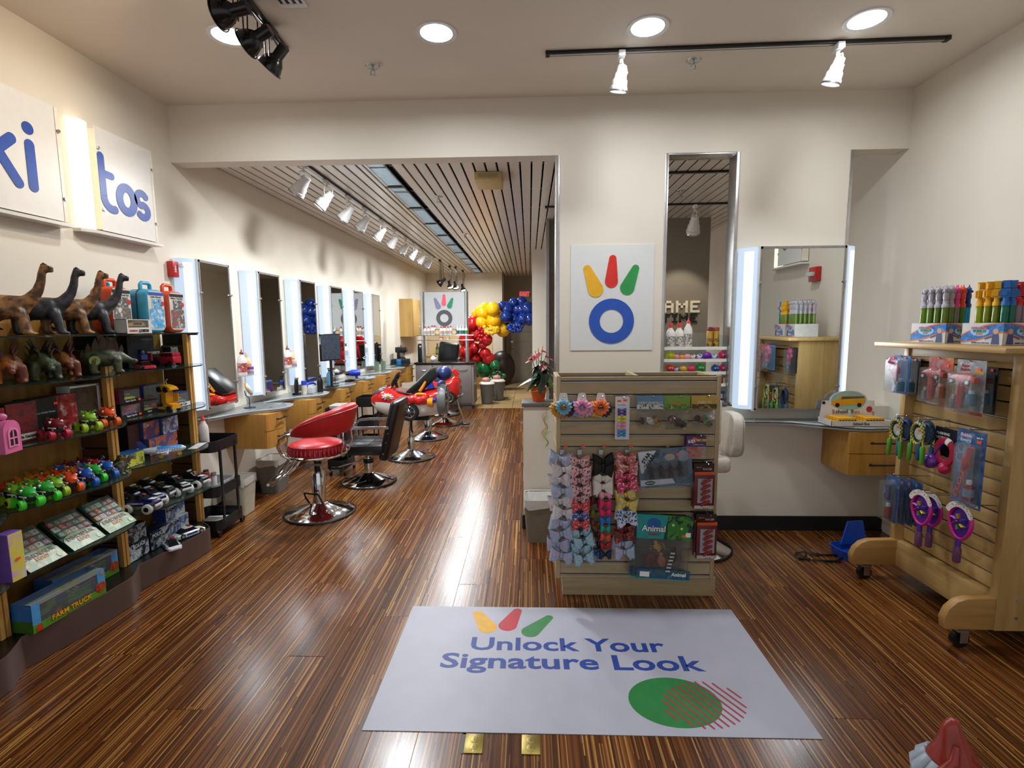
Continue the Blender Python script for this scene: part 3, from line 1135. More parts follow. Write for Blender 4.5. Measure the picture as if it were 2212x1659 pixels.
# right counter: glass top sweeping from the white chair to the right wall
t=thing('glass_counter','curved glass counter under the wide mirror on the cross wall','counter',(2.1,YB,.885),group='glass counters')
prof=[(1.5,4.028),(1.5,4.0),(1.66,3.945),(1.85,3.935),(2.0,3.91),(2.16,3.80),(2.3,3.70),(2.42,3.665),(2.56,3.68),(2.70,3.73),(2.79,3.80),(2.79,4.028)]
sm=[]
for i in range(len(prof)-1):
 for k in range(3):
  sm.append((prof[i][0]+(prof[i+1][0]-prof[i][0])*k/3,prof[i][1]+(prof[i+1][1]-prof[i][1])*k/3))
sm.append(prof[-1])
g=wg(t)
g.prism(sm,.897,.909,0,1)
part('glass_top',g,[CTOP,CEDGE],t,smooth=30)
g=wg(t)
g.prism([(x,min(4.028,y+.025))for x,y in sm],.873,.885)
part('under_shelf',g,[C('#b9bec0',.35)],t,smooth=30)
for x,y in((2.35,3.76),(2.62,3.78),(1.75,4.0)):
 g=wg(t)
 g.cyl((x,y,.885),(x,y,.915),.012,n=10)
 part('spacer',g,[STEEL],t)
t=thing('drawer_cabinet','two-drawer wooden cabinet hung under counter by the right gondola','cabinet',(2.30,YB,.553),group='drawer cabinets')
part('carcass',G().box(0,-.33,0,.46,-.002,.318),[CABW],t,bevel=.002)
for k in range(2):
 z0,z1=k*.159+.002,(k+1)*.159-.003
 dr=part('drawer',G().prism([(-.002,-.33),(.002,-.345),(.12,-.355),(.25,-.352),(.46,-.33)],z0,z1),[CABWX],t,smooth=40)
 zc=(z0+z1)/2+.005
 g=G().cyl((.12,-.39,zc),(.36,-.39,zc),.006,n=8).cyl((.15,-.35,zc),(.15,-.39,zc),.005,n=8).cyl((.33,-.35,zc),(.33,-.39,zc),.005,n=8)
 part('handle',g,[BLACK],dr)
 # salon chairs
RIM=C('#0b0b0c',.4)
REDV=C('#b51a22',.33,var=.05)
REDV2=C('#9c1620',.38,var=.12,scale=40)
BLKV=C('#0e0e10',.3,bump=.05,scale=60)
def salon_base(t,r=.3,colh=.37,colr=.056,inner=.6):
 part('base_plate',G().lathe([(r*.985,0.012),(r*.95,.022),(r*.6,.055),(r*.3,.085),(colr*1.25,.10),(colr*1.1,.105)],40),[CHROME],t,smooth=50)
 part('base_rim',G().lathe([(r*.9,0.0),(r,0.0),(r*1.01,.008),(r*.99,.016),(r*.96,.018)],40),[RIM],t)
 part('column',G().lathe([(colr,.10),(colr,colh-.01),(colr*.93,colh)],24),[CHROME],t,smooth=40)
 part('piston',G().cyl((0,0,colh-.01),(0,0,inner),.024,n=14),[CHROME],t)
def pump(t,a=-1.8,z=.16):
 c,s=cos(a),sin(a)
 p=lambda u,w,zz:(c*u-s*w,s*u+c*w,zz)
 g=G().tube([p(.05,-.07,.10),p(.09,-.075,z),p(.115,-.07,z+.05),p(.115,.07,z+.05),p(.09,.075,z),p(.05,.07,.10)],.008,8)
 part('foot_pump',g,[BLACK],t)
 # red barrel-back chair
t=thing('salon_chair','red vinyl salon chair with curved barrel back and chrome ring','chair',(-1.875,4.36,0),group='salon chairs')
salon_base(t,.305,.375,.058,.52)
pump(t)
part('stem_cover',G().cyl((0,0,.38),(0,0,.56),.033,n=14),[BLACK],t)
g=G().box(-.09,-.05,.44,.05,.05,.46).box(-.1,-.012,.40,-.07,.012,.46).tube([(.03,-.03,.45),(.05,-.05,.40),(.055,-.06,.34)],.008,6)
part('swivel_plate',g,[STEEL],t)
prof=[(.20,.545),(.225,.56),(.23,.61),(.218,.635),(.19,.65),(.10,.655),(.002,.655)]
part('seat',G().lathe(prof,32,sx=1.0,sy=1.0),[REDV],t,smooth=50)
g=G()
for i in range(40):
 a=2*pi*i/40
 g.tube([(.224*cos(a),.224*sin(a),.555),(.236*cos(a),.236*sin(a),.585),(.228*cos(a),.228*sin(a),.625)],[.010,.014,.008],6)
part('gathered_side',g,[REDV2],t)
part('piping',G().tube([(.226*cos(2*pi*i/36),.226*sin(2*pi*i/36),.632)for i in range(36)],.005,6,closed=True),[REDV2],t)
part('seat_ring',G().tube([(.25*cos(2*pi*i/40),.25*sin(2*pi*i/40),.548)for i in range(40)],.013,10,closed=True),[CHROME],t)
# back band: tall at the rear, tapering to both ends
rg=[]
NB=25
for i in range(NB):
 u=-1+2*i/(NB-1)
 a=u*RD(112)
 k=cos(u*pi/2)**.75
 zc,hh,th=.765+.095*k,.022+.105*k,.022+.026*k
 rr=.262+.03*k
 ring_=[]
 for j in range(14):
  q=2*pi*j/14
  e1=abs(cos(q))**.6*(1 if cos(q)>=0 else-1)
  e2=abs(sin(q))**.75*(1 if sin(q)>=0 else-1)
  R_=rr+th*e1+.03*e2*k
  ring_.append((R_*cos(a),R_*sin(a),zc+hh*e2))
 rg.append(ring_)
part('backrest',G().rings(rg),[REDV],t,smooth=60)
pp_=[]
for i in range(NB):
 u=-1+2*i/(NB-1)
 a=u*RD(108)
 k=cos(u*pi/2)**.75
 R_=.262+.03*k+.022+.026*k
 pp_.append(((R_+.02*k)*cos(a),(R_+.02*k)*sin(a),.765+.095*k+(.022+.105*k)*.72))
part('back_piping',G().tube(pp_,.004,6),[REDV2],t)
for sy in(-1,1):
 a=RD(112)*sy
 pts=[(.262*cos(a),.262*sin(a),.765),(-.15,sy*.262,.755),(-.20,sy*.258,.72),(-.225,sy*.25,.65),(-.21,sy*.22,.58),(-.16,sy*.20,.548)]
 part('arm_tube',G().tube(pts,.012,10),[CHROME],t)
 part('footrest_leg',G().tube([(-.18,sy*.13,.54),(-.27,sy*.13,.42),(-.38,sy*.13,.30)],.011,8),[CHROME],t)
 part('footrest_leg',G().tube([(-.14,sy*.10,.54),(-.24,sy*.10,.40),(-.36,sy*.13,.285)],.009,8),[CHROME],t)
part('footrest_bar',G().tube([(-.38,-.15,.30),(-.40,-.1,.295),(-.40,.1,.295),(-.38,.15,.30)],.013,8),[CHROME],t)
for sy in(-1,1):
 part('back_support',G().tube([(.245,sy*.1,.55),(.28,sy*.11,.65),(.275,sy*.1,.75)],.008,8),[CHROME],t)
 # black chair with flat chrome arms
t=thing('salon_chair','black vinyl salon chair with flat chrome arms, back to the aisle','chair',(-1.72,5.28,0),group='salon chairs')
salon_base(t,.288,.27,.045,.34)
g=G().tube([(-.03,-.03,.25),(-.18,-.10,.22),(-.28,-.13,.19)],.007,6)
part('pump_rod',g,[STEEL],t)
part('pump_pedal',G().box(-.35,-.16,.175,-.22,-.115,.195),[BLACK],t,bevel=.006)
part('collar',G().lathe([(.052,.21),(.055,.22),(.055,.25),(.05,.26)],18),[BLACK],t)
part('seat',G().box(-.25,-.235,.335,.235,.235,.455),[BLKV],t,bevel=.035,seg=3)
g=G()
for i in(-.08,.08):
 g.tube([(i,-.225,.4565),(i,.225,.4565)],.003,6).tube([(-.23,i,.4565),(.2,i,.4565)],.003,6)
part('seat_seams',g,[BLACKM],t)
g=G()
g.T=MX.Translation((.235,0,.38))@MX.Rotation(RD(14),4,'Y')
g.box(-.045,-.235,-.10,.05,.235,.53)
part('backrest',g,[BLKV],t,bevel=.035,seg=3)
g=G()
g.T=MX.Translation((.235,0,.38))@MX.Rotation(RD(14),4,'Y')
for z in(-.02,.10,.2):
 for y in(-.236,.236):
  g.cyl((0,y-.002,z),(0,y+.002,z),.006,n=8)
part('stud',g,[STEEL],t)
for sy in(-1,1):
 y=sy*.255
 pts=[(.30,.635),(-.06,.632),(-.16,.622),(-.205,.59),(-.215,.54),(-.20,.42),(-.17,.34)]
 vs_,fs_=[],[]
 g=G()
 for a,b in zip(pts,pts[1:]):
  d=V((b[0]-a[0],b[1]-a[1])).normalized()
  nx,nz=-d.y*.014,d.x*.014
  g.put([(a[0]+nx,y-.008,a[1]+nz),(b[0]+nx,y-.008,b[1]+nz),(b[0]-nx,y-.008,b[1]-nz),(a[0]-nx,y-.008,a[1]-nz),(a[0]+nx,y+.008,a[1]+nz),(b[0]+nx,y+.008,b[1]+nz),(b[0]-nx,y+.008,b[1]-nz),(a[0]-nx,y+.008,a[1]-nz)],[(0,3,2,1),(4,5,6,7),(0,1,5,4),(1,2,6,5),(2,3,7,6),(3,0,4,7)])
 part('armrest',g,[C('#c9c7c2',.22,.9)],t)
 part('arm_bolt',G().cyl((.25,y-.012,.633),(.25,y+.012,.633),.008,n=10),[STEEL],t)
 # ride-on vehicles used as children's chairs
CRED=C('#c8201c',.16,coat=.5,var=.04)
CWHT=C('#dcd8d2',.25,coat=.3,var=.03)
CORG=C('#e8901c',.3)
CBLU=C('#1f3fae',.28)
GREYP=C('#6f7274',.4)
def spoked_wheel(name,c,r,w,parent,axis='Y'):
 q=MX.Translation(c)@(MX.Rotation(pi/2,4,'X')if axis=='Y' else MX.Rotation(pi/2,4,'Y'))
 g=G()
 g.T=q
 g.lathe([(r*.62,-w/2),(r*.9,-w/2),(r,-w*.3),(r,w*.3),(r*.9,w/2),(r*.62,w/2)],24,caps=True)
 wh=part(name,g,[TYRE],parent,smooth=50)
 g=G()
 g.T=q
 for k in(-1,1):
  g.lathe([(r*.64,k*w*.5),(r*.60,k*w*.53),(r*.56,k*w*.5)],24,caps=False)
  for i in range(7):
   a=2*pi*i/7
   g.tube([(0,0,k*w*.53),(r*.6*cos(a),r*.6*sin(a),k*w*.52)],r*.085,6)
  g.lathe([(r*.14,k*w*.5),(r*.12,k*w*.58),(.001,k*w*.6)],12,caps=False)
 part('hub',g,[CHROME],wh,smooth=50)
 return wh
def shell(stations,n=20,power=.75):
 """rings of a vehicle body: (x, half width, z bottom, z top)"""
 out=[]
 for x,w,z0,z1 in stations:
  zc,hz=(z0+z1)/2,(z1-z0)/2
  r_=[]
  for j in range(n):
   q=2*pi*j/n
   c_,s_=cos(q),sin(q)
   r_.append((x,w*abs(c_)**power*(1 if c_>=0 else-1),zc+hz*abs(s_)**power*(1 if s_>=0 else-1)))
  out.append(r_)
 return out
t=thing('ride_chair','red and white toy rocket ride mounted on a chrome salon base','ride chair',(-1.50,6.31,0),group="children's ride chairs")
salon_base(t,.30,.26,.043,.50)
part('pump_rod',G().tube([(.05,-.03,.27),(.2,-.1,.38),(.3,-.12,.40)],.008,6).tube([(.05,.0,.27),(.25,.02,.40)],.008,6),[STEEL],t)
st=[(-.49,.012,.735,.755),(-.47,.07,.68,.79),(-.40,.13,.60,.85),(-.30,.17,.555,.90),(-.18,.19,.53,.90),(-.05,.20,.52,.855),(.08,.205,.52,.83),(.2,.20,.53,.86),(.3,.19,.55,.89),(.38,.175,.58,.90)]
g=G().rings(shell(st,28))
me=g.mesh([CRED,CWHT],50)
for p in me.polygons:
 p.material_index=1 if p.center.z<.715+.02*p.center.x else 0
part('body',me,None,t)
part('cockpit_rim',G().rings(shell([(-.22,.10,.84,.905),(-.1,.15,.82,.875),(.05,.155,.80,.85),(.17,.13,.82,.87)],20)),[C('#5c0f0f',.4)],t,smooth=50)
g=G()
g.T=MX.Translation((.06,0,.80))@MX.Rotation(RD(48),4,'Y')
g.box(-.09,-.15,-.08,.035,.15,.42)
part('seat_back',g,[BLKV],t,bevel=.02)
part('headrest',G().ball((.43,.05,1.06),(.10,.12,.09),16,10),[C('#25366f',.3)],t)
g=G()
for i in range(6):
 g.ball((.02+.045*i,-.2-.012*(i%2),.755+.01*(i%3)),(.05,.05,.06),10,8)
part('side_engine',remesh(g,[CRED],.012,2),None,t)
part('exhaust',G().cyl((.27,-.215,.735),(.335,-.215,.735),.055,.06,16),[CORG],t)
part('exhaust_ring',G().cyl((.335,-.205,.76),(.365,-.205,.76),.035,.03,14),[CBLU],t)
part('tail_engine',G().tube([(.37,0,.735),(.40,0,.735),(.47,0,.735)],[.185,.195,.18],28),[GREYP],t,smooth=40)
g=G()
for i in range(8):
 a=2*pi*i/8
 g.tube([(.472,0,.735),(.472,.15*cos(a),.735+.15*sin(a))],.014,6)
part('tail_fan',g,[C('#9a9c9e',.3,.6)],t)
part('windscreen',G().rings(shell([(-.44,.09,.78,.845),(-.36,.13,.80,.895),(-.27,.12,.83,.925)],18)),[clear('#cfd6d8',.3,.03,1.5,'#6b7478')],t,smooth=60)
q=MX.Translation((-.17,0,.995))@MX.Rotation(RD(-62),4,'Y')
g=G()
g.T=q
g.tube([(.085*cos(2*pi*i/20),.085*sin(2*pi*i/20),0)for i in range(20)],.016,8,closed=True)
g.lathe([(.03,-.02),(.035,.01),(.002,.02)],14)
g.tube([(-.08,0,0),(.08,0,0)],.012,6).tube([(0,0,0),(0,.08,0)],.012,6)
part('steering_wheel',g,[C('#1a1a1c',.25)],t)
part('steering_post',G().cyl((-.15,0,.86),(-.175,0,.98),.018,n=10),[BLACK],t)
g=G()
for i in range(9):
 a=2*pi*i/9
 g.tube([(-.23,-.183,.80),(-.23+.075*cos(a),-.186,.80+.045*sin(a))],[.025,.006],6)
part('star_sticker',g,[C('#cdcfd2',.3)],t)
part('sticker_flame',G().ball((-.22,-.205,.80),(.022,.008,.02),10,6),[CORG],t)
part('door_handle',G().tube([(.12,-.203,.83),(.16,-.212,.835),(.25,-.2,.83)],[.012,.018,.012],8),[CORG],t)
part('side_lever',G().tube([(.16,-.14,.86),(.21,-.15,.93),(.235,-.14,.98)],[.022,.02,.014],8),[CORG],t)
part('fin',G().prism([(.24,.88),(.34,.9),(.30,1.0),(.27,.95)],0,.03),[CBLU],t).data.transform(MX.Translation((0,-.10,0))@MX.Rotation(pi/2,4,'X'))
spoked_wheel('wheel',(.04,-.20,.615),.115,.075,t)
spoked_wheel('wheel',(.04,.20,.615),.115,.075,t)
part('under_frame',G().box(-.2,-.1,.49,.25,.1,.53).tube([(.05,-.17,.5),(.04,-.14,.40),(.03,-.05,.33)],.014,8),[BLACK],t)
t=thing('salon_chair','blue-seated salon chair hidden behind the rocket ride','chair',(-1.51,7.45,0),group='salon chairs')
salon_base(t,.30,.33,.055,.5)
part('seat',G().box(-.22,-.22,.48,.22,.22,.58),[C('#25366f',.3)],t,bevel=.04,seg=3)
part('backrest',G().box(.18,-.2,.56,.25,.2,.86),[C('#25366f',.3)],t,bevel=.03,seg=3)
part('pump_rod',G().tube([(.04,-.03,.2),(.2,-.15,.33),(.25,-.2,.33)],.008,6),[STEEL],t)
t=thing('ride_chair','red toy car ride on a chrome salon base near reception','ride chair',(-1.44,8.53,0),group="children's ride chairs")
salon_base(t,.29,.26,.045,.45)
st=[(-.52,.10,.50,.62),(-.46,.19,.44,.68),(-.3,.22,.43,.72),(-.12,.225,.43,.74),(.02,.225,.43,.76),(.16,.22,.44,.82),(.24,.20,.46,.80),(.28,.14,.5,.74)]
part('body',G().rings(shell(st,26,.6)),[CRED],t,smooth=50)
part('spoiler',G().tube([(.06,-.16,.76),(.10,-.15,.88),(.18,-.13,.9),(.24,-.12,.82)],.022,8).tube([(.06,.16,.76),(.10,.15,.88),(.18,.13,.9),(.24,.12,.82)],.022,8).tube([(.14,-.15,.89),(.14,.15,.89)],.03,8),[CRED],t)
part('seat',G().box(-.14,-.14,.70,.08,.14,.80),[C('#1b2c66',.4)],t,bevel=.03)
part('stripe',G().box(-.02,-.231,.70,.14,-.224,.712),[CWHT],t)
part('bumper',G().tube([(.26,-.17,.5),(.30,-.1,.49),(.30,.1,.49),(.26,.17,.5)],.02,8),[GREYP],t)
for x in(-.32,.12):
 for y in(-.2,.2):
  spoked_wheel('wheel',(x,y,.475),.105,.075,t)
part('footrest_post',G().tube([(.2,-.05,.44),(.32,-.2,.2),(.36,-.3,.06)],.013,8),[CHROME],t)
part('footrest_pad',G().box(.31,-.36,.045,.46,-.25,.075),[BLACK],t,bevel=.01)
t=thing('salon_chair','farthest salon chair base beside the reception desk','chair',(-1.60,9.45,0),group='salon chairs')
salon_base(t,.29,.30,.05,.5)
part('seat',G().box(-.22,-.22,.46,.22,.22,.56),[BLKV],t,bevel=.04,seg=3)
part('backrest',G().box(.18,-.2,.55,.25,.2,.78),[BLKV],t,bevel=.03,seg=3)
# white chair at the right-hand station
WV=C('#cfc8ba',.38,bump=.03,scale=60)
t=thing('salon_chair','white vinyl salon chair behind the slatwall stand','chair',(1.20,3.71,0),group='salon chairs')
salon_base(t,.29,.35,.05,.58)
part('seat',G().box(-.2,-.17,.60,.22,.2,.72),[WV],t,bevel=.04,seg=3)
g=G()
g.T=MX.Translation((-.2,0,0))
part('backrest',G().box(-.28,-.18,.66,.06,-.10,1.12),[WV],t,bevel=.035,seg=3)
part('backrest_wing',G().box(.05,-.165,.80,.14,-.105,1.13),[WV],t,bevel=.028,seg=3)
part('armrest',G().rings([[(x,y0+.0,z)for y0,z in rrect(-.16,.70,.12,1.02,.09,5)]for x in(.22,.235,.275,.29)]),[WV],t,smooth=40,bevel=.01)
part('arm_piping',G().tube([(.297,y,z)for y,z in rrect(-.15,.71,.11,1.01,.085,5)],.006,6,closed=True),[C('#b9b2a4',.4)],t)
# trolleys and bins
def trolley(lab,loc,w=.30,d=.36,zs=(.06,.33,.69),h=.085,rz=0.0):
 t=thing('utility_cart',lab,'cart',loc,rz,group='black utility carts')
 for z in zs:
  pts=rrect(-w/2,-d/2,w/2,d/2,.05,4)
  inn=rrect(-w/2+.006,-d/2+.006,w/2-.006,d/2-.006,.046,4)
  g=G()
  n_=len(pts)
  g.put([(x,y,z)for x,y in pts]+[(x,y,z+h)for x,y in pts]+[(x,y,z+h)for x,y in inn]+[(x,y,z+.006)for x,y in inn],[tuple(range(n_-1,-1,-1))]+[(i,(i+1)%n_,n_+(i+1)%n_,n_+i)for i in range(n_)]+[(n_+i,n_+(i+1)%n_,2*n_+(i+1)%n_,2*n_+i)for i in range(n_)]+[(2*n_+i,2*n_+(i+1)%n_,3*n_+(i+1)%n_,3*n_+i)for i in range(n_)]+[tuple(3*n_+i for i in range(n_))])
  part('tray',g,[C('#0d0d0f',.42)],t,smooth=40)
 for sx in(-1,1):
  for sy in(-.28,.28):
   part('upright',G().box(sx*(w/2-.004)-.006,sy*d-.011,zs[0]+.03,sx*(w/2-.004)+.006,sy*d+.011,zs[-1]+.05),[C('#0d0d0f',.42)],t)
 for sx in(-1,1):
  for sy in(-1,1):
   x,y=sx*(w/2-.03),sy*(d/2-.02)
   c=part('caster',G().tube([(x,y,.07),(x,y+.01,.05),(x,y+.025,.028)],[.009,.012,.008],8),[STEEL],t)
   part('caster_wheel',G().cyl((x-.009,y+.025,.026),(x+.009,y+.025,.026),.026,n=16),[BLACK],c)
 return t
t=trolley('black three-tier cart beside the toy shelving, bottles on top',(-2.59,3.955,0),.32,.36)
trolley('black three-tier cart in front of the second drawer cabinet',(-2.14,5.62,0),.22,.34,(.08,.40,.66),.10)
trolley('black three-tier cart in front of the third drawer cabinet',(-2.14,6.62,0),.22,.34,(.08,.34,.62),.12)
def bin_(lab,loc,w,d,h,col,rz=0.0,bag=None,taper=.78):
 t=thing('waste_bin',lab,'bin',loc,rz,group='waste bins')
 r0,r1=rrect(-w/2*taper,-d/2*taper,w/2*taper,d/2*taper,.03,4),rrect(-w/2,-d/2,w/2,d/2,.04,4)
 i1=rrect(-w/2+.008,-d/2+.008,w/2-.008,d/2-.008,.035,4)
 i0=rrect(-w/2*taper+.01,-d/2*taper+.01,w/2*taper-.01,d/2*taper-.01,.025,4)
 g=G().rings([[(x,y,0)for x,y in r0],[(x,y,h-.04)for x,y in[(a*.985,b*.985)for a,b in r1]],[(x,y,h-.04)for x,y in r1],[(x,y,h)for x,y in r1],[(x,y,h)for x,y in i1],[(x,y,.02)for x,y in i0]])
 part('body',g,[C(col,.5)],t,smooth=40)
 if bag:
  rim=[(x*1.02,y*1.02)for x,y in r1]
  b2=[]
  for i,(x,y)in enumerate(rim):
   b2.append((x*1.005,y*1.005,h-.05-.012*(i%3)))
  g=G().rings([b2,[(x,y,h+.004)for x,y in rim],[(x*.93,y*.93,h-.01-.006*(i%2))for i,(x,y)in enumerate(i1)],[(x*.8,y*.8,h-.10)for x,y in i1],[(x*.5,y*.5,h-.14)for x,y in i1]],caps=False)
  part('bag',g,[C(bag,.3,trans=.2)],t,smooth=60)
 return t
bin_('grey waste bin against left wall under first drawer cabinet',(-2.60,4.985,0),.23,.30,.345,'#6f6a62',0,'#b8b2a8')
bin_('pale waste bin with plastic bag behind the black cart',(-2.60,4.36,0),.22,.24,.33,'#bdb5a2',0,'#d8d5cc')
bin_('taupe waste bin lined with white bag by the plant wall',(.075,3.855,0),.24,.26,.335,'#7d7668',0,'#dcdad4',.82)
solo('litter',G().prism([(-.05,-.01),(.0,-.03),(.05,-.012),(.03,.02),(-.01,.03)],0,.012),[BLACK],'black scrap lying in the taupe bin liner','litter',(.09,3.87,.245))
# logo posters
def logo(t,fr,s,ring,cols):
 for nm,c,a,b,w0,w1 in(('petal',cols[0],(-.190,.40),(-.125,.245),.03,.06),('petal',cols[1],(.004,.475),(-.004,.305),.028,.05),('petal',cols[2],(.178,.40),(.118,.255),.028,.055)):
  g=G()
  g.T=fr@MX.Scale(s,4)
  g.prism(petal(a,b,w0,w1),0,.003)
  part(nm,g,[c],t)
 g=G()
 g.T=fr@MX.Scale(s,4)
 g.stroke(circ(0,0,.132,40),.083,.003,closed=True)
 part('ring',g,[ring],t)
t=thing('logo_poster','large white poster with coloured petals over a blue ring on pillar','poster',(.638,YB,1.452),group='logo posters')
part('sheet',G().box(-.316,-.006,0,.318,-.001,.805),[C('#d8d8d6',.35,var=.015)],t)
logo(t,frame((-.0,-.007,.225),(1,0,0),(0,0,1)),1.0,C('#1f4fae',.35),(C('#e3aa1e',.35),C('#d22b22',.35),C('#2a9148',.35)))
# bottles
def lathe_part(t,name,prof,mat,n=18,smooth=50):
 return part(name,G().lathe(prof,n),[mat],t,smooth=smooth)
_BT={}
def bottle(lab,loc,h=.16,r=.03,body='#e6e3dd',cap='#cf3a34',label='#d9d6d0',cat='bottle',group=None,kind='cap',rz=0.0,name='bottle',art=None):
 """body, cap or pump and a printed label band"""
 key=(h,r,body,cap,label,kind,art)
 if key in _BT:
  return dup(_BT[key],loc,rz,lab,group,name=name)
 t=thing(name,lab,cat,loc,rz,group)
 nk=.45 if kind!='can' else 1.0
 if kind=='can':
  lathe_part(t,'body',[(r,0),(r,h*.78),(r*.9,h*.82)],C(body,.25,.6 if body.startswith('#c9a')else 0))
  lathe_part(t,'cap',[(r*.93,h*.80),(r*.93,h*.985),(r*.85,h)],C(cap,.35))
 elif kind=='jar':
  lathe_part(t,'body',[(r*.95,0),(r,h*.05),(r,h*.68)],C(body,.35))
  lathe_part(t,'cap',[(r*1.03,h*.68),(r*1.03,h*.97),(r*.98,h)],C(cap,.4))
 else:
  lathe_part(t,'body',[(r*.92,0),(r,h*.03),(r,h*.55),(r*.85,h*.66),(r*.42,h*.78),(r*.40,h*.84)],C(body,.3))
  if kind=='cap':
   lathe_part(t,'cap',[(r*.46,h*.82),(r*.46,h*.96),(r*.40,h)],C(cap,.35))
  elif kind=='nozzle':
   lathe_part(t,'cap',[(r*.46,h*.82),(r*.44,h*.88),(r*.16,h*.92),(r*.10,h)],C(cap,.35))
  else:
   g=G().lathe([(r*.46,h*.82),(r*.46,h*.88),(r*.2,h*.89),(r*.2,h*.94)],12)
   g.tube([(0,0,h*.95),(0,-r*1.1,h*.97),(0,-r*1.4,h*.93)],[r*.28,r*.22,r*.15],8)
   g.box(-r*.2,-r*.2,h*.93,r*.2,r*.6,h*.99)
   part('cap',g,[C(cap,.35)],t)
 if label:
  lm=patch(art,60,.4,h*31)if art else C(label,.4)
  part('label_band',G().lathe([(r*1.012,h*.12),(r*1.012,h*.48)],18,caps=False),[lm],t,smooth=50)
 _BT[key]=t
 return t
 # reception
DESK=C('#8c8480',.42,metal=.15,var=.05)
DESKD=C('#7e7673',.40,metal=.2,var=.05)
t=thing('reception_desk','grey reception desk with four doors and black top','desk',(-1.76,10.0,0))
part('toe_kick',G().box(-.46,.06,0,.61,.6,.09),[C('#6e6763',.5)],t)
part('body',G().box(-.49,.02,.09,.66,.62,.90),[DESK],t,bevel=.003)
part('top',G().box(-.51,-.02,.90,.68,.66,.935),[C('#0c0c0e',.15)],t,bevel=.004)
xs=(-.49,-.15,.05,.248,.632)
for i in range(4):
 d=part('door',G().box(xs[i]+.008,0,.12,xs[i+1]-.008,.02,.885),[DESKD],t,bevel=.003)
 xm=(xs[i]+xs[i+1])/2
 w=.1 if i else .05
 part('handle',G().tube([(xm-w,-.002,.79),(xm-w*.8,-.022,.785),(xm+w*.8,-.022,.785),(xm+w,-.002,.79)],.008,8),[CHROME],d)
 part('lock',G().cyl((xm,-.003,.85),(xm,.001,.85),.007,n=10),[STEEL],d)
t=thing('poster_stand','petal logo poster between two steel posts on the reception desk','poster stand',(-1.67,10.12,.935),group='logo posters')
for x in(-.43,.44):
 part('post',G().cyl((x,0,0),(x,0,1.385),.037,n=18),[STEEL],t)
part('panel',G().box(-.385,-.008,.54,.40,-.002,1.375),[C('#b9bbbc',.2,var=.03)],t)
part('side_glass',G().box(-.47,-.01,.54,-.385,-.004,1.375),[GLASS],t)
part('side_glass',G().box(.40,-.01,.54,.47,-.004,1.375),[GLASS],t)
logo(t,frame((.0,-.01,.87),(1,0,0),(0,0,1)),.92,C('#4a4c4f',.3),(C('#7d7a9c',.3),C('#e0566a',.3),C('#22825c',.3)))
for z,x0,x1 in((.53,-.53,.58),(.435,-.53,.58)):
 part('glass_shelf',G().box(x0,-.12,z,x1,.12,z+.008),[GLASS],t)
 part('shelf_rail',G().cyl((x0,-.12,z+.004),(x1,-.12,z+.004),.006,n=8),[STEEL],t)
zs=.935+.539
bx=[918,925.5,933,938.5]
for i,x in enumerate(bx):
 p=at(x,724,Y=10.03)
 bottle('white red-capped bottle, %s from left on the reception shelf'%ordn[i],(p.x,10.06,zs),.17+.02*(i>1),.035,'#dcd8cf','#b8382f','#b9aca0',group='bottles on the reception shelf',art=('#dcd8cf','#8a6a64','#dcd8cf'))
for i,x in enumerate((953,957.5,962,967,974)):
 p=at(x,724,Y=10.03)
 bottle('white red-capped bottle in the middle row on the reception shelf, %s from left'%ordn[i],(p.x,10.03+.05*(i%2),zs),.17+.01*(i==4),.034,'#dcd8cf','#b8382f','#b9aca0',group='bottles on the reception shelf',art=('#dcd8cf','#8a6a64','#dcd8cf'))
for i,x in enumerate((988.5,994.5,1000.5,1007)):
 p=at(x,724,Y=10.03)
 bottle('white bottle with %s label at right end of the reception shelf, %s from left'%(('blue','green')[i%2],ordn[i]),(p.x,10.06,zs),.185,.033,'#dcd8cf','#d8d6d0','#2b4f97' if i%2==0 else '#4a8a3a',group='bottles on the reception shelf')
for i,x in enumerate((944.5,980.5)):
 p=at(x,724,Y=10.0)
 t=thing('round_sign','small yellow round sign in brown card, %s on the reception shelf'%('left' if i==0 else 'right'),'sign',(p.x,10.02,zs),group='yellow signs on the reception shelf')
 part('card',G().box(-.05,0,0,.05,.012,.115),[C('#8c5b3a',.5)],t)
 g=G()
 g.T=frame((0,-.002,.055),(1,0,0),(0,0,1))
 g.prism(circ(0,0,.046),0,.003)
 part('disc',g,[C('#e8d9a0',.4)],t)
 g=G()
 g.T=frame((0,-.004,.055),(1,0,0),(0,0,1))
 g.stroke(circ(0,0,.034),.009,.002,closed=True)
 g.stroke([(-.014,.0),(-.002,-.012),(.018,.016)],.006,.002)
 part('tick_ring',g,[C('#b4532a',.4)],t)
for i,(x,c)in enumerate(((953,'#b8302a'),(967,'#b79c3a'))):
 p=at(x,733,Y=10.03)
 bottle('%s-lidded jar on the lower reception glass shelf'%('red','yellow')[i],(p.x,10.05,zs-.096),.06,.042,'#cfc4b4',c,None,'jar','jars on the lower reception shelf','jar',name='jar')
t=thing('office_chair','black leather office chair behind the reception desk','chair',(-1.80,11.0,0))
g=G()
g.T=MX.Translation((0,.1,.75))@MX.Rotation(RD(8),4,'Y')
g.box(-.22,-.05,-.25,.22,.06,.55)
part('backrest',g,[BLKV],t,bevel=.05,seg=3)
part('seat',G().box(-.25,-.3,.42,.27,.2,.54),[BLKV],t,bevel=.04,seg=3)
part('armrest',G().box(.24,-.25,.70,.36,.1,.98),[BLKV],t,bevel=.05,seg=3)
part('armrest',G().box(-.34,-.25,.60,-.24,.1,.72),[BLKV],t,bevel=.04,seg=3)
part('gas_lift',G().cyl((0,-.05,.08),(0,-.05,.44),.03,n=12),[STEEL],t)
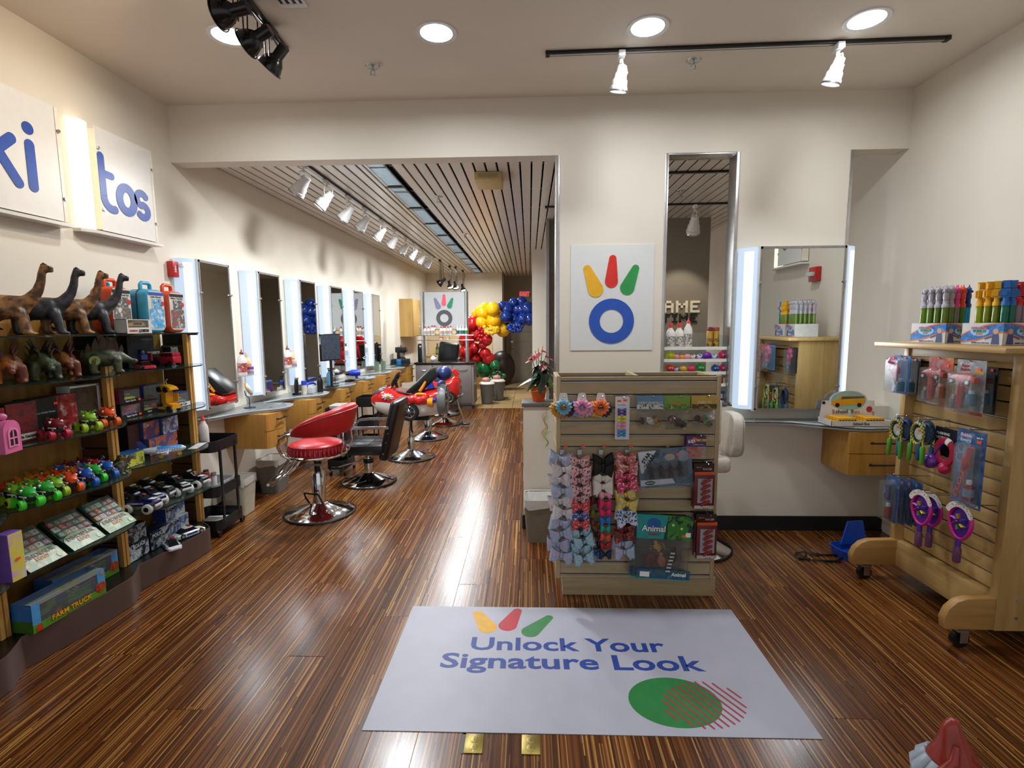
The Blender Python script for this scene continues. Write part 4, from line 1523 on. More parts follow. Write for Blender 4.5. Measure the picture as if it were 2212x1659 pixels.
for i in range(5):
 a=2*pi*i/5
 part('leg',G().tube([(0,-.05,.09),(.28*cos(a),-.05+.28*sin(a),.05)],[.028,.018],8).cyl((.28*cos(a)-.02,-.05+.28*sin(a),.03),(.28*cos(a)+.02,-.05+.28*sin(a),.03),.03,n=10),[BLACK],t)
t=thing('coffee_machine','black coffee machine on the counter left of the reception poster','coffee machine',(-2.56,10.22,.9095))
part('tower',G().box(-.11,.0,.0,.0,.12,.33),[BLACK],t,bevel=.015)
part('brew_head',G().box(-.11,-.13,.22,.1,.12,.33),[BLACK],t,bevel=.02)
part('filter_basket',G().lathe([(.045,.13),(.06,.23)],16,c=(.02,-.05,0)),[C('#8f8f8c',.3,.4)],t)
part('carafe',G().lathe([(.05,.0),(.065,.03),(.06,.09),(.045,.125)],18,c=(.03,-.05,.0)),[clear('#3a3230',.4,.03,1.5,'#1a1412')],t,smooth=50)
part('water_dome',G().lathe([(.045,.33),(.04,.36),(.01,.37)],14,c=(-.05,.05,0)),[CHROME],t,smooth=50)
t=thing('pod_machine','tall black pod coffee maker beside the left steel post','coffee machine',(-2.20,10.42,.935))
part('body',G().rings([[(x,y,z)for x,y in rrect(-.07,-.1,.07,.1,.04)]for z in(0,.02,.30)]+[[(x*.8,y*.8-.02,.36)for x,y in rrect(-.07,-.1,.07,.1,.04)]]),[BLACK],t,smooth=50)
part('badge',G().ball((0,-.10,.30),(.03,.01,.03),12,8),[CHROME],t)
t=thing('teapot','small white teapot on reception desk by the left steel post','teapot',(-1.95,10.3,.935))
part('pot',G().ball((0,0,.055),(.06,.06,.052),18,12),[WHITE],t)
part('spout',G().tube([(.04,0,.06),(.08,0,.075),(.095,0,.1)],[.016,.011,.008],8),[WHITE],t)
part('lid',G().lathe([(.03,.1),(.02,.112),(.006,.115),(.008,.125),(.002,.13)],14),[WHITE],t)
for k in range(4):
 solo('towel',G().box(-.17,-.13,0,.17,.13,.026),[C('#25292c',.95,var=.25,scale=80)],'folded dark grey towel, %s in the stack by the coffee machine'%('bottom','second from bottom','second from top','top')[k],'towel',(-2.52,9.93+.01*(k%2),.9095+k*.0265),.03*k,'stack of dark towels',bevel=.011)
 # wall cabinets and back counter
t=thing('wall_cabinet','pale wooden wall cabinet on left wall behind reception','cabinet',(XL+.002,10.9,1.43))
CABB=wood('#c49f5c','#b38c49','Z',.6)
part('carcass',G().box(0,0,0,.28,1.3,.80),[CABB],t)
for y0 in(.005,.655):
 d=part('door',G().box(.28,y0,.01,.30,y0+.64,.79),[CABB],t,bevel=.003)
 part('handle',G().tube([(.302,y0+.55,.06),(.325,y0+.55,.08),(.325,y0+.55,.2),(.302,y0+.55,.22)],.006,6),[STEEL],d)
t=thing('back_counter','pale laminate back counter on the far wall behind reception','counter',(-2.74,YK-.62,0))
part('top',G().box(0,-.02,.86,1.75,.61,.90),[C('#b59a6b',.4)],t,bevel=.004)
part('splashback',G().box(0,.6,.90,1.75,.615,1.40),[C('#cdb68f',.5)],t)
for i in range(4):
 d=part('door',G().box(.01+i*.435,0,.1,.435+i*.435,.02,.85),[CABB],t,bevel=.003)
 part('handle',G().cyl((.06+i*.435,-.02,.7),(.06+i*.435,-.02,.8),.007,n=8),[STEEL],d)
part('carcass',G().box(0,.02,0,1.75,.6,.86),[CABB],t)
bottle('green bottle on the back counter behind reception',(-2.42,YK-.4,.9005),.30,.05,'#2e4b2b','#3b5a34','#6d7f4c',group='bottles on the back counter')
bottle('cream soap bottle on the back counter behind reception',(-1.75,YK-.4,.90),.24,.05,'#d6cbb0','#d8d0b8','#7a6a4f',group='bottles on the back counter',kind='pump')
# door and exit sign
t=struct('door_1',G().box(-.60,YK2-.05,0.0,.1,YK2-.005,2.1),[C('#7f7565',.55)])
part('door_knob',G().ball((-.50,YK2-.09,1.02),.035,10,8).cyl((-.50,YK2-.09,1.02),(-.50,YK2-.05,1.02),.014,n=8),[STEEL],t)
part('deadbolt',G().cyl((-.50,YK2-.07,1.18),(-.50,YK2-.05,1.18),.035,n=12),[STEEL],t)
part('rail',G().box(-.6,YK2-.055,1.45,.1,YK2-.05,1.47),[C('#6b6254',.5)],t)
struct('trim_5',G().box(-.68,YK2-.07,0,-.60,YK2-.002,2.18).box(-.68,YK2-.07,2.1,.15,YK2-.002,2.18),[C('#8b8375',.5)])
t=thing('exit_sign','red lit exit sign above the far door','sign',(-.13,YK2-.06,2.46))
part('case',G().box(-.13,0,0,.13,.05,.17),[C('#d8b9b4',.4)],t,bevel=.006)
lettering('EXIT',.15,glow('#ff2a3c',.7),t,(0,-.003,.085),(1,0,0),(0,0,1),.03)
# balloon garland
t=thing('balloon_garland','balloon garland shading from green through red and yellow to blue','balloons',(-.8,11.7,0))
BALL={'g':C('#0f5a2c',.18,coat=.3),'r':C('#b3121a',.16,coat=.3),'y':C('#e2a90c',.18,coat=.3),'b':C('#0e2f7c',.16,coat=.3)}
BMESH={k:G().lathe([(.001,-1.08),(.10,-1.06),(.05,-1.0)]+[(cos(a)*(1-.06*(a<0)),sin(a)*(1.0 if a>0 else 1.0))for a in[-pi/2+.08+(pi-.16)*i/12 for i in range(13)]]+[(.001,1.0)],18,caps=False).mesh([m],60)for k,m in BALL.items()}
BL=[('y',1030,680,10),('y',1042,676,14),('y',1065,668,13),('y',1048,668,12),('y',1067,692,15),('y',1040,697,12),('y',1082,682,11),('y',1086,712,14),('y',1056,700,10),('b',1094,668,14),('b',1110,654,9),('b',1127,652,10),('b',1118,670,11),('b',1127,669,11),('b',1093,685,11),('b',1112,690,9),('b',1130,690,12),('b',1092,705,9),('b',1141,668,14),('b',1145,690,12),('b',1085,660,8),('b',1118,704,9),('r',1021,700,15),('r',1030,722,14),('r',1050,734,12),('r',1008,735,15),('r',1025,752,10),('r',1042,746,8),('r',1048,764,11),('r',1028,776,14),('r',1005,763,14),('r',1055,775,12),('r',1012,715,11),('g',1045,798,16),('g',1069,790,10),('g',1028,805,10),('g',1076,812,9),('g',1080,832,10),('g',1072,838,9),('g',1062,822,8)]
rb=random.Random(5)
for c,cx,cy,r0,n_ in(('y',1058,712,16,30),('r',1040,722,15,22),('b',1112,708,15,26),('g',1075,815,13,22)):
 for k in range(n_):
  a=rb.uniform(0,2*pi)
  q=r0*math.sqrt(rb.random())
  BL.append((c,cx+q*cos(a)*(1.2 if c!='r' else .8),cy+q*sin(a)*(.55 if c in 'yb' else 1.0),rb.uniform(2.6,4.2)))
for i,(c,px,py,r)in enumerate(BL):
 small=r<5
 Yd=11.7+(-.22 if small else rb.uniform(-.12,.16))
 p=at(px,py,Y=Yd)
 o=link('balloon',BMESH[c],t)
 o.location=p-V(t.location)
 s_=r*Yd/FPX*1.2
 o.scale=(s_,s_,s_)
 o.rotation_euler=(rb.uniform(-.9,.9),rb.uniform(-.9,.9),rb.uniform(0,6))
 # black round pouffe and two bins behind the desk
t=thing('round_chair','dark round chair standing behind the green balloons','chair',(-.70,13.0,0))
part('shell',G().ball((0,.1,.55),(.34,.2,.46),20,14),[C('#1d1211',.35)],t)
part('foot',G().lathe([(.2,0),(.2,.03),(.05,.06),(.05,.12)],16),[STEEL],t)
for i,(x,y,lb)in enumerate(((-1.0,10.75,'grey pot stool with pink cushion, nearest the desk side'),(-.80,11.25,'grey pot stool with pink cushion, in front of green balloons'))):
 t=thing('pot_stool',lb,'stool',(x+.1,y,0),group='grey pot stools')
 part('pot',G().lathe([(.09,0),(.12,.02),(.15,.38),(.155,.42)],22),[C('#5c5a56',.4)],t,smooth=40)
 part('lid',G().lathe([(.165,.42),(.17,.435),(.13,.47),(.02,.475)],22),[C('#d6d0c4',.4)],t,smooth=40)
 part('cushion',G().ball((-.02,0,.515),(.09,.08,.05),16,10),[C('#c9857d',.5)],t)
 part('bail',G().tube([(.155,0,.36),(.18,-.06,.25),(.17,-.1,.12)],.006,6),[STEEL],t)
 # grey wall lettering seen through the narrow opening
PIX={'G':['1111','1000','1011','1001','1111'],'A':['0110','1001','1111','1001','1001'],'M':['10001','11011','10101','10001','10001'],'E':['1111','1000','1110','1000','1111'],'T':['11111','00100','00100','00100','00100'],'I':['111','010','010','010','111']}
def pixel_word(lab,word,x1,z1,px,mat):
 t=thing('wall_letters',lab,'letters',(x1,7.098,z1-5*px),group='pixel letters on the grey wall')
 wd=sum(len(PIX[c][0])+1 for c in word)-1
 x=-wd*px
 for c in word:
  g=G()
  for r_,row in enumerate(PIX[c]):
   for q,ch in enumerate(row):
    if ch=='1':
     g.box(x+q*px,-.02,(4-r_)*px,x+(q+1)*px,0,(5-r_)*px)
  part('letter',g,[mat],t,smooth=0)
  x+=(len(PIX[c][0])+1)*px
 return t
pixel_word('cream pixel letters GAME on the grey wall','GAME',2.31,1.965,.032,C('#d9d2bd',.5))
pixel_word('black pixel letters TIME on the grey wall below the cream letters','TIME',2.28,1.79,.024,C('#14110f',.5))
# acrylic ball display on the window sill
ac=thing('acrylic_display','clear acrylic tiered display of toy balls in the narrow opening','display',(1.30,YB+.14,1.036),group=None)
ACR=clear('#f6faf9',.05)
zt=[1.165,1.26,1.36,1.455]
x0,x1=1.055,1.545
for k,z in enumerate(zt):
 g=wg(ac)
 g.box(x0,YB+.03,z-.006,x1,YB+.20,z)
 part('shelf',g,[ACR],ac)
 g=wg(ac)
 g.box(x0,YB+.025,z-.006,x1,YB+.03,z+.018)
 part('lip',g,[C('#e4e2dc',.25)],ac)
g=wg(ac)
g.box(x0,YB+.20,1.04,x1,YB+.205,1.58)
part('back',g,[ACR],ac)
for x in(x0,x1-.004):
 g=wg(ac)
 g.box(x,YB+.03,1.04,x+.004,YB+.2,1.56)
 part('side',g,[ACR],ac)
def puffer(lab,p,r,col,eyes=True):
 """rubber ball with soft spikes"""
 t=thing('spiky_ball',lab,'toy ball',(p.x,p.y,p.z),group='spiky toy balls')
 m=C(col,.45)
 part('core',G().ball((0,0,r),r*.72,14,10),[m],t)
 g=G()
 N=120
 for i in range(N):
  zz=1-2*(i+.5)/N
  a=i*2.39996
  q=math.sqrt(1-zz*zz)
  d=V((q*cos(a),q*sin(a),zz))
  g.tube([V((0,0,r))+d*r*.6,V((0,0,r))+d*r*1.12],[r*.085,r*.03],4)
 g.v=[(x,y,max(z,.001))for x,y,z in g.v]
 part('spikes',g,[m],t,kind='stuff')
 if eyes:
  for s in(-1,1):
   e=part('eye',G().ball((s*r*.28,-r*.86,r*1.12),r*.2,10,8),[WHITE],t)
   part('pupil',G().ball((s*r*.26,-r*1.05,r*1.1),r*.09,8,6),[BLACK],e)
 return t
def plain_ball(lab,p,r,mat):
 return solo('toy_ball',G().ball((0,0,r),r,18,12),[mat],lab,'toy ball',(p.x,p.y,p.z),0,'plain toy balls',smooth=60)
def onsh(px,k):
 p=at(px,700,Y=YB+.10)
 return V((p.x,YB+.10,zt[k]+.0005))
puffer('spiky yellow rubber ball at left end of top ball row',onsh(1450,2),.036,'#d9d92a',False)
plain_ball('small pink ball beside the spiky yellow one',onsh(1463,2),.026,C('#ef8fa0',.3))
plain_ball('small orange ball on the top ball row',onsh(1475,2),.024,C('#f0952c',.3))
plain_ball('speckled pale pink ball on the top ball row',onsh(1487,2),.027,dots('#f0a3b4','#d98090',70,.3))
plain_ball('black and cream patterned ball on the top ball row',onsh(1500,2),.025,dots('#d8cfb8','#171310',60,.45))
plain_ball('purple and white patterned ball on the top ball row',onsh(1514,2),.027,dots('#cfc8e0','#4b3592',60,.5))
plain_ball('large violet ball with pink dots on the top ball row',onsh(1530,2),.034,dots('#6a1fa0','#d0479a',30,.3))
plain_ball('blue and white patterned ball on the top ball row',onsh(1546,2),.025,dots('#c8d4ea','#2448a0',60,.5))
puffer('spiky pink rubber ball with eyes at right of top ball row',onsh(1565,2),.039,'#e8336f')
puffer('spiky orange rubber ball at left end of middle ball row',onsh(1450,1),.036,'#ef5522')
plain_ball('dark purple patterned ball on the middle ball row',onsh(1464,1),.024,dots('#b9b2cc','#3a2560',60,.5))
plain_ball('yellow smiling ball with tag on the middle ball row',onsh(1479,1),.03,C('#d8a62a',.3))
plain_ball('crimson dotted ball on the middle ball row',onsh(1497,1),.031,dots('#e0305f','#b01f4c',35,.3))
puffer('spiky green rubber ball with eyes on the middle ball row',onsh(1516,1),.038,'#35a83a')
puffer('spiky blue rubber ball on the middle ball row',onsh(1549,1),.034,'#1f5fae')
puffer('spiky pink rubber ball at right of middle ball row',onsh(1567,1),.036,'#e8336f')
puffer('spiky dark blue rubber ball with eyes on the bottom ball row',onsh(1450,0),.04,'#134a9c')
plain_ball('small orange ball on the bottom ball row',onsh(1474,0),.022,C('#eb9a3d',.3))
plain_ball('pink ball with red dots on the bottom ball row',onsh(1490,0),.034,dots('#ee7f8c','#cf3456',30,.35))
puffer('spiky amber rubber ball on the bottom ball row',onsh(1516,0),.036,'#e89c1e',False)
puffer('spiky orange rubber ball with tag at right of bottom ball row',onsh(1555,0),.036,'#ef4a1e')
t=thing('price_tag','white paper price tag on the orange spiky ball','tag',onsh(1566,0)+V((0,-.045,.01)))
part('card',G().box(-.013,-.002,0,.013,0,.05),[WHITE],t)
lettering('14',.012,BLACK,t,(0,-.003,.025),(1,0,0),(0,0,1))
t=thing('gift_card_rack','blue boxed toy at the foot of the acrylic display','toy box',(1.522,YB+.10,1.04))
part('box',G().box(-.022,-.03,0,.022,.03,.075),[C('#1c3f96',.4)],t)
part('white_label',G().box(-.018,-.032,.02,.018,-.03,.055),[WHITE],t)
for i,(x,kd,h,r)in enumerate(((1449,'cap',.205,.037),(1468,'cap',.205,.037),(1487,'nozzle',.245,.034))):
 p=onsh(x,3)
 bottle('white lotion bottle with red %s, %s from left on top of the acrylic display'%('cap' if i<2 else 'nozzle',ordn[i]),p,h,r,'#e2ded6','#d83a34','#dedad2',group='lotion bottles on the acrylic display',kind=kd,art=('#e2ded6','#b5483c','#e2ded6','#4a4a48','#e2ded6'))
for i,x in enumerate((1534,1548)):
 p=onsh(x,3)
 bottle('gold spray can with %s cap on top of the acrylic display'%('maroon','copper')[i],p,.17,.025,'#c9a24c',('#6e1224','#8f431c')[i],'#4a2c1c',group='gold spray cans',kind='can',cat='spray can',name='spray_can',art=('#c9a24c','#3a1a14','#c9a24c'))
 # small things at the styling stations
def mirror_shelf(i,y):
 t=thing('mirror_shelf','small clear corner shelf beside the %s left mirror'%ordn[i],'shelf',(XL+.003,y,1.20),group='clear shelves by the mirrors')
 part('plate',G().prism([(0.005,0),(.12,0),(.15,.05),(.15,.20),(.005,.20)],0,.008),[clear('#eef4f4',.25)],t)
 part('clip',G().box(.0,.02,-.012,.012,.04,0),[STEEL],t)
 part('clip',G().box(.0,.16,-.012,.012,.18,0),[STEEL],t)
for i in(0,1,3,4):
 mirror_shelf(i,MY[i]+.555)
 s=XL+.095
 y=MY[i]+.60
 if i<2:
  bottle('white bottle with maroon nozzle on the shelf by the %s left mirror'%ordn[i],(s,y,1.209),.24,.04,'#e2dcd2','#7a1c24','#cfc8bc',group='bottles by the mirrors',kind='nozzle',art=('#e2dcd2','#2f5a44','#b8403a','#e2dcd2'))
  bottle('orange and white bottle on the shelf by the %s left mirror'%ordn[i],(s-.01,y+.1,1.209),.21,.036,'#e0c9a4','#d8d2c8','#d98c34',group='bottles by the mirrors',kind='cap')
  bottle('jar with %s lid on the shelf by the %s left mirror'%(('purple','white')[i],ordn[i]),(s+.03,y+.075,1.209),.075,.032,'#cfc8c4',('#6a3c9a','#d0cac4')[i],'#9a8fa4',group='jars by the mirrors',kind='jar',cat='jar',name='jar')
 else:
  bottle('spray bottle with %s trigger on the shelf by the %s left mirror'%(('red','black')[i==3],ordn[i]),(s,y,1.209),.20,.03,'#d8cfc4','#b83a34' if i==4 else '#1a1a1a','#9db4c4',group='spray bottles by the mirrors',kind='pump',name='spray_bottle')
def table_mirror(lab,loc,tilt,yaw,rim='#c39a5a'):
 t=thing('table_mirror',lab,'mirror',loc,yaw,group='small table mirrors')
 part('foot',G().lathe([(.052,0),(.052,.004),(.004,.006)],24),[BLACK],t)
 part('stem',G().tube([(0,0,.004),(0,0,.09),(-.03,0,.12),(-.035,0,.16)],.004,6),[BLACK],t)
 q=MX.Translation((-.0,0,.175))@MX.Rotation(tilt,4,'Y')
 g=G()
 g.T=q
 g.lathe([(.058,-.012),(.064,-.008),(.064,.004),(.06,.008)],26)
 part('rim',g,[C(rim,.4,.3)],t,smooth=40)
 g=G()
 g.T=q
 g.lathe([(.001,.009),(.058,.009)],26,caps=False)
 part('glass',g,[MIRROR],t)
 return t
table_mirror('small round table mirror with amber rim on the first glass counter',(-2.60,4.62,.910),RD(65),RD(20))
table_mirror('small round white table mirror tilted up on the third glass counter',(-2.55,6.60,.910),RD(25),RD(-10),'#cfc9bd')
t=thing('hair_clipper','black hair clipper standing on charger on the second counter','clipper',(-2.56,5.50,.910))
part('charger',G().box(-.035,-.035,0,.035,.035,.025),[BLACK],t,bevel=.006)
part('body',G().tube([(0,0,.02),(0,0,.1),(0,.01,.17)],[.02,.024,.018],12),[BLACK],t)
part('blade',G().box(-.018,-.002,.165,.018,.022,.19),[STEEL],t)
bottle('white jar with blue cap on the second counter',(-2.50,5.56,.910),.15,.028,'#d8cfc0','#2344b8',None,kind='jar',group='second counter goods',name='jar',cat='jar')
t=thing('hair_brush','blue handled brush lying on a white box on the second counter','brush',(-2.47,5.66,.985),RD(80))
part('handle',G().tube([(-.09,0,.02),(-.04,0,.035),(.04,0,.035),(.1,0,.012)],[.012,.016,.016,.009],10),[C('#1a36b0',.3)],t)
part('bristles',G().box(-.07,-.014,0,.04,.014,.022),[C('#c9ccd0',.6)],t)
solo('storage_box',G().box(-.05,-.075,0,.05,.075,.073),[C('#c9cdd0',.25,trans=.2)],'clear storage box under the blue brush on second counter','box',(-2.47,5.66,.910),bevel=.006)
bottle('tall black applicator bottle on the second counter',(-2.40,5.75,.910),.22,.033,'#121214','#121214',None,group='second counter goods',kind='nozzle')
t=thing('monitor','black flat monitor standing on the third counter, pale foam pattern on screen','monitor',(-2.46,6.20,.910))
part('stand',G().box(-.06,-.02,0,.06,.14,.012).box(-.012,.04,.012,.012,.07,.34),[BLACK],t)
g=G()
g.T=MX.Translation((0,.055,.49))@MX.Rotation(RD(-22),4,'Z')
g.box(-.012,-.17,-.165,.012,.17,.165)
part('bezel',g,[BLACK],t,bevel=.006)
g=G()
g.T=MX.Translation((0,.055,.49))@MX.Rotation(RD(-22),4,'Z')
g.box(.0125,-.158,-.15,.0135,.158,.152)
part('screen',g,[patch(('#232a36','#2b3442','#38424f','#27303c'),14,.12)],t)
bottle('clear bottle of blue liquid on the third counter',(-2.57,6.46,.910),.22,.035,'#5c9cc0','#23262a',None,group='third counter goods',kind='pump',name='pump_bottle')
def hair_dryer(lab,loc,rz):
 t=thing('hair_dryer',lab,'hair dryer',loc,rz,group='hair dryers')
 m=C('#1b38b4',.28)
 part('barrel',G().tube([(-.09,0,.09),(-.05,0,.092),(.02,0,.092),(.06,0,.088)],[.036,.046,.046,.036],16),[m],t,smooth=50)
 part('nozzle',G().tube([(.06,0,.088),(.10,0,.085),(.115,0,.083)],[(.034,.034),(.042,.026),(.05,.02)],14),[BLACK],t)
 part('handle',G().tube([(-.03,0,.06),(-.04,.01,.02),(-.045,.015,.012)],[.02,.017,.012],10),[m],t)
 part('cord',G().tube([(-.045,.015,.012),(-.1,.05,.008),(-.16,.04,.006)],.004,6),[BLACK],t)
 return t
hair_dryer('blue hair dryer with black nozzle on the fourth counter',(-2.48,7.12,.910),RD(200))
t=thing('hair_clipper','black clipper lying on the third glass counter edge','clipper',(-2.42,6.80,.910),RD(60))
part('body',G().tube([(-.08,0,.018),(0,0,.024),(.06,0,.02)],[.014,.022,.018],10),[BLACK],t)
part('blade',G().box(.06,-.016,.01,.085,.016,.03),[STEEL],t)
for i,(yy,lb)in enumerate(((8.36,'clear glass tumbler on the fifth counter, left'),(8.52,'clear glass tumbler on the fifth counter, right'))):
 t=thing('tumbler',lb,'glass',(-2.52+.06*i,yy,.910),group='glass tumblers')
 part('wall',G().lathe([(.04,0),(.042,.16),(.039,.16),(.037,.006)],18),[clear('#cfe0c8',.12)],t,smooth=40)
 part('combs',G().box(-.02,-.004,.01,-.006,.004,.2).box(.006,-.004,.01,.02,.004,.17),[C('#4a6a58',.4)],t)
bottle('blue plastic cup on the seventh counter',(-2.50,9.72,.910),.11,.045,'#1b78b8','#1b78b8',None,group='sixth counter goods',kind='jar',cat='cup',name='cup')
# goods on the black carts
zt1=.6965
bottle('black spray bottle on the cart beside the toy shelving',(-2.69,3.90,zt1),.24,.04,'#0d0d0e','#0d0d0e',None,group='cart goods',kind='pump',name='spray_bottle')
bottle('tall white bottle with red nozzle on the cart beside the toy shelving',(-2.60,3.93,zt1),.27,.036,'#d6d2cb','#d6382f',None,group='cart goods',kind='nozzle')
bottle('purple tub on the cart beside the toy shelving',(-2.66,3.83,zt1),.045,.045,'#6a55b0','#7a64c4',None,group='cart goods',kind='jar',cat='tub',name='tub')
t=thing('storage_basket','white plastic basket of spray cans on the middle cart tier','basket',(-2.59,3.955,.3365))
w,d,h=.125,.155,.085
ro,ri=rrect(-w,-d,w,d,.04),rrect(-w+.005,-d+.005,w-.005,d-.005,.036)
g=G().rings([[(x*.92,y*.92,0)for x,y in ro],[(x,y,h)for x,y in ro],[(x,y,h)for x,y in ri],[(x*.92,y*.92,.005)for x,y in ri]])
part('wall',g,[C('#c3c3c6',.4)],t,smooth=40)
cans=(('green','#1d5a2c'),('yellow','#b8b83a'),('magenta','#c01f6a'),('red','#b3261e'),('orange','#d1491c'),('silver','#8c8a90'),('plum','#4a1c44'))
for i,(nm,c)in enumerate(cans):
 x,y=(-2.66+(i%3)*.055,3.86+(i//3)*.075)
 bottle('white spray can with %s cap in the cart basket'%nm,(x,y,.3425),.15,.022,'#cfcac8',c,None,group='spray cans in the cart basket',kind='can',cat='spray can',name='spray_can')
solo('paper_sheet',G().box(-.1,-.13,0,.1,.13,.004),[WHITE],'white papers on the bottom tier of the black cart','paper',(-2.585,3.965,.068),.2)
t=thing('storage_basket','small white basket on top of the second black cart','basket',(-2.14,5.60,.667))
w,d,h=.07,.11,.12
ro,ri=rrect(-w,-d,w,d,.02),rrect(-w+.005,-d+.005,w-.005,d-.005,.016)
part('wall',G().rings([[(x*.8,y*.8,0)for x,y in ro],[(x,y,h)for x,y in ro],[(x,y,h)for x,y in ri],[(x*.8,y*.8,.005)for x,y in ri]]),[C('#cfcdca',.4)],t,smooth=40)
# potted anthurium on the low wall
t=thing('potted_plant','red anthurium in an orange pot with trailing ribbon','plant',(.073,YB+.09,1.036))
part('pot',G().lathe([(.045,0),(.048,.005),(.066,.115),(.069,.12),(.064,.12),(.05,.1)],24),[C('#d9561a',.45,var=.1)],t,smooth=40)
part('soil',G().lathe([(.001,.105),(.06,.106)],16,caps=False),[C('#241a12',.9)],t)
def leaf(t,p0,p1,w,col,name='leaf',sag=.02):
 a,b=V(p0),V(p1)
 d=(b-a)
 side=d.cross(V((0,0,1))).normalized()if abs(d.normalized().z)<.98 else V((1,0,0))
 up=side.cross(d).normalized()
 pts=[]
 prof=((0,.12),(.06,.7),(.22,1.0),(.45,.86),(.7,.52),(.9,.2),(1,.01))
 rows=[]
 for u,k in prof:
  c=a+d*u+V((0,0,-sag*u*u*2))
  rows.append((c-side*w*k*.5-up*.006*k,c+up*.002,c+side*w*k*.5-up*.006*k))
 g=G()
 for r1,r2 in zip(rows,rows[1:]):
  g.quad(r1[0],r2[0],r2[1],r1[1]).quad(r1[1],r2[1],r2[2],r1[2])
 return part(name,g,[col],t,smooth=60)
GRN=C('#1f3b1c',.3,var=.25)
GRN2=C('#16291a',.28,var=.25)
GRN3=C('#4f7f2c',.35,var=.2)
LF=[((.02,0,.22),(-.17,-.04,.16),.09,GRN),((.0,0,.2),(-.10,-.07,.12),.08,GRN),((.03,-.02,.28),(.09,-.06,.13),.09,GRN2),((.03,-.03,.24),(.01,-.09,.10),.09,GRN2),((.03,0,.30),(.16,-.02,.19),.08,GRN),((.02,.01,.30),(-.06,-.05,.20),.08,GRN2),((.05,0,.25),(.13,-.05,.12),.06,GRN3),((.04,.02,.33),(.15,.02,.26),.08,C('#3a2a20',.35)),((0,.02,.3),(-.09,.04,.25),.08,GRN2),((.02,.03,.33),(.10,.07,.28),.08,GRN2),((-.02,0,.12),(.0,-.05,.06),.04,GRN2)]
for a,b,w,m in LF:
 part('stem',G().tube([(0,0,.10),(a[0]*.6,a[1]*.6,a[2]*.7),a],.0035,5),[C('#3b4a22',.5)],t)
 leaf(t,a,b,w*1.35,m)
for a,b in(((-.02,0,.38),(-.09,-.03,.35)),((.0,-.02,.40),(-.04,-.06,.34)),((.03,0,.415),(.08,-.02,.40)),((-.05,-.01,.35),(-.11,-.03,.32)),((.06,.01,.37),(.12,0,.34)),((.04,-.02,.30),(.02,-.06,.25))):
 part('stem',G().tube([(0,0,.10),(a[0]*.5,a[1]*.5,.25),a],.003,5),[C('#3b4a22',.5)],t)
 leaf(t,a,b,.075,C('#8c1826',.3,var=.25),'flower',.005)
 part('spadix',G().tube([a,(a[0]*1.2,a[1]-.015,a[2]+.035)],[.004,.003],6),[C('#d6a63a',.5)],t)
rib=[]
for i in range(50):
 u=i/49
 rib.append((.055+.016*sin(u*22)*(.3+u),-.105-.006*cos(u*22),.09-u*.44))
part('ribbon',G().tube(rib,[(.004,.0012)]*50,4),[C('#8fae2c',.35)],t)
part('ribbon',G().tube([(x-.012-.004*sin(i*.9),y,z+.01)for i,(x,y,z)in enumerate(rib[:40])],[(.0025,.001)]*40,4),[C('#d0533a',.35)],t)
part('bow',G().tube([(.068*cos(a),.068*sin(a)-.0,.088+.006*sin(3*a))for a in[2*pi*i/24 for i in range(24)]],.003,6,closed=True).tube([(.055,-.06,.09),(.085,-.08,.13),(.07,-.075,.09),(.09,-.07,.06)],.003,5),[C('#b89a3a',.4)],t)
for z in(1.19,.862):
 t=thing('wall_hook','small chrome hook on the end of the low wall, %s'%('upper' if z>1 else 'lower'),'hook',(-.05,YB+.1,z)if z<1 else(.205,YB+.05,z),group='chrome hooks')
 part('plate',G().box(-.004,-.012,-.02,0,.012,.02),[CHROME],t)
 part('arm',G().tube([(-.004,0,0),(-.025,0,-.008),(-.032,0,.008)],.004,6),[CHROME],t)
 # slatwall stand in the middle
STW=wood('#b3a07c','#9d8963','X',.8,.38)
STWZ=wood('#b3a07c','#9d8963','Z',.8,.38)
SY=2.975
st_=thing('slatwall_stand','pale wood slatwall stand hung with hair bows and small toys','display stand',(.64,SY,0))
g=wg(st_)
g.box(.20,SY+.02,0,1.125,SY+.40,.115)
part('base',g,[STW],st_)
for x in(.158,1.083):
 g=wg(st_)
 g.box(x,SY,.115,x+.025,SY+.02,1.354)
 part('edge_post',g,[STWZ],st_,bevel=.002)
g=wg(st_)
g.box(.183,SY+.016,.115,1.083,SY+.026,1.354)
part('groove_back',g,[C('#2a2723',.4,.3)],st_)
# slats follow the grooves seen in the photograph
grooves=[824,853,882,911,940,966,994,1022,1050,1079,1106,1134,1160,1187,1215,1242]
zz=[1.354]+[at(1400,y,Y=SY).z for y in grooves]+[.115]
for a,b in zip(zz,zz[1:]):
 g=wg(st_)
 g.box(.183,SY+.001,b+.006,1.083,SY+.016,a-.005)
 part('slat',g,[STW],st_,bevel=.002,seg=1)
g=wg(st_)
for z in zz[1:-1]:
 g.box(.183,SY+.006,z-.004,1.083,SY+.0155,z-.001)
part('groove_insert',g,[STEEL],st_)
for x0 in(.158,1.083):
 for k in range(9):
  g=wg(st_)
  z0=.118+k*.1375
  g.box(x0,SY+.022,z0,x0+.025,SY+.38,z0+.128)
  part('side_slat',g,[STWZ],st_,bevel=.002,seg=1)
g=wg(st_)
g.box(.183,SY+.36,.115,1.083,SY+.38,1.34)
part('rear_panel',g,[STW],st_)
g=wg(st_)
g.put([(.62,SY+.02,1.30),(.64,SY+.02,1.30),(.64,SY+.36,1.30),(.62,SY+.36,1.30),(.62,SY+.02,1.353),(.64,SY+.02,1.353),(.64,SY+.36,1.353),(.62,SY+.36,1.353)],[(0,3,2,1),(4,5,6,7),(0,1,5,4),(1,2,6,5),(2,3,7,6),(3,0,4,7)])
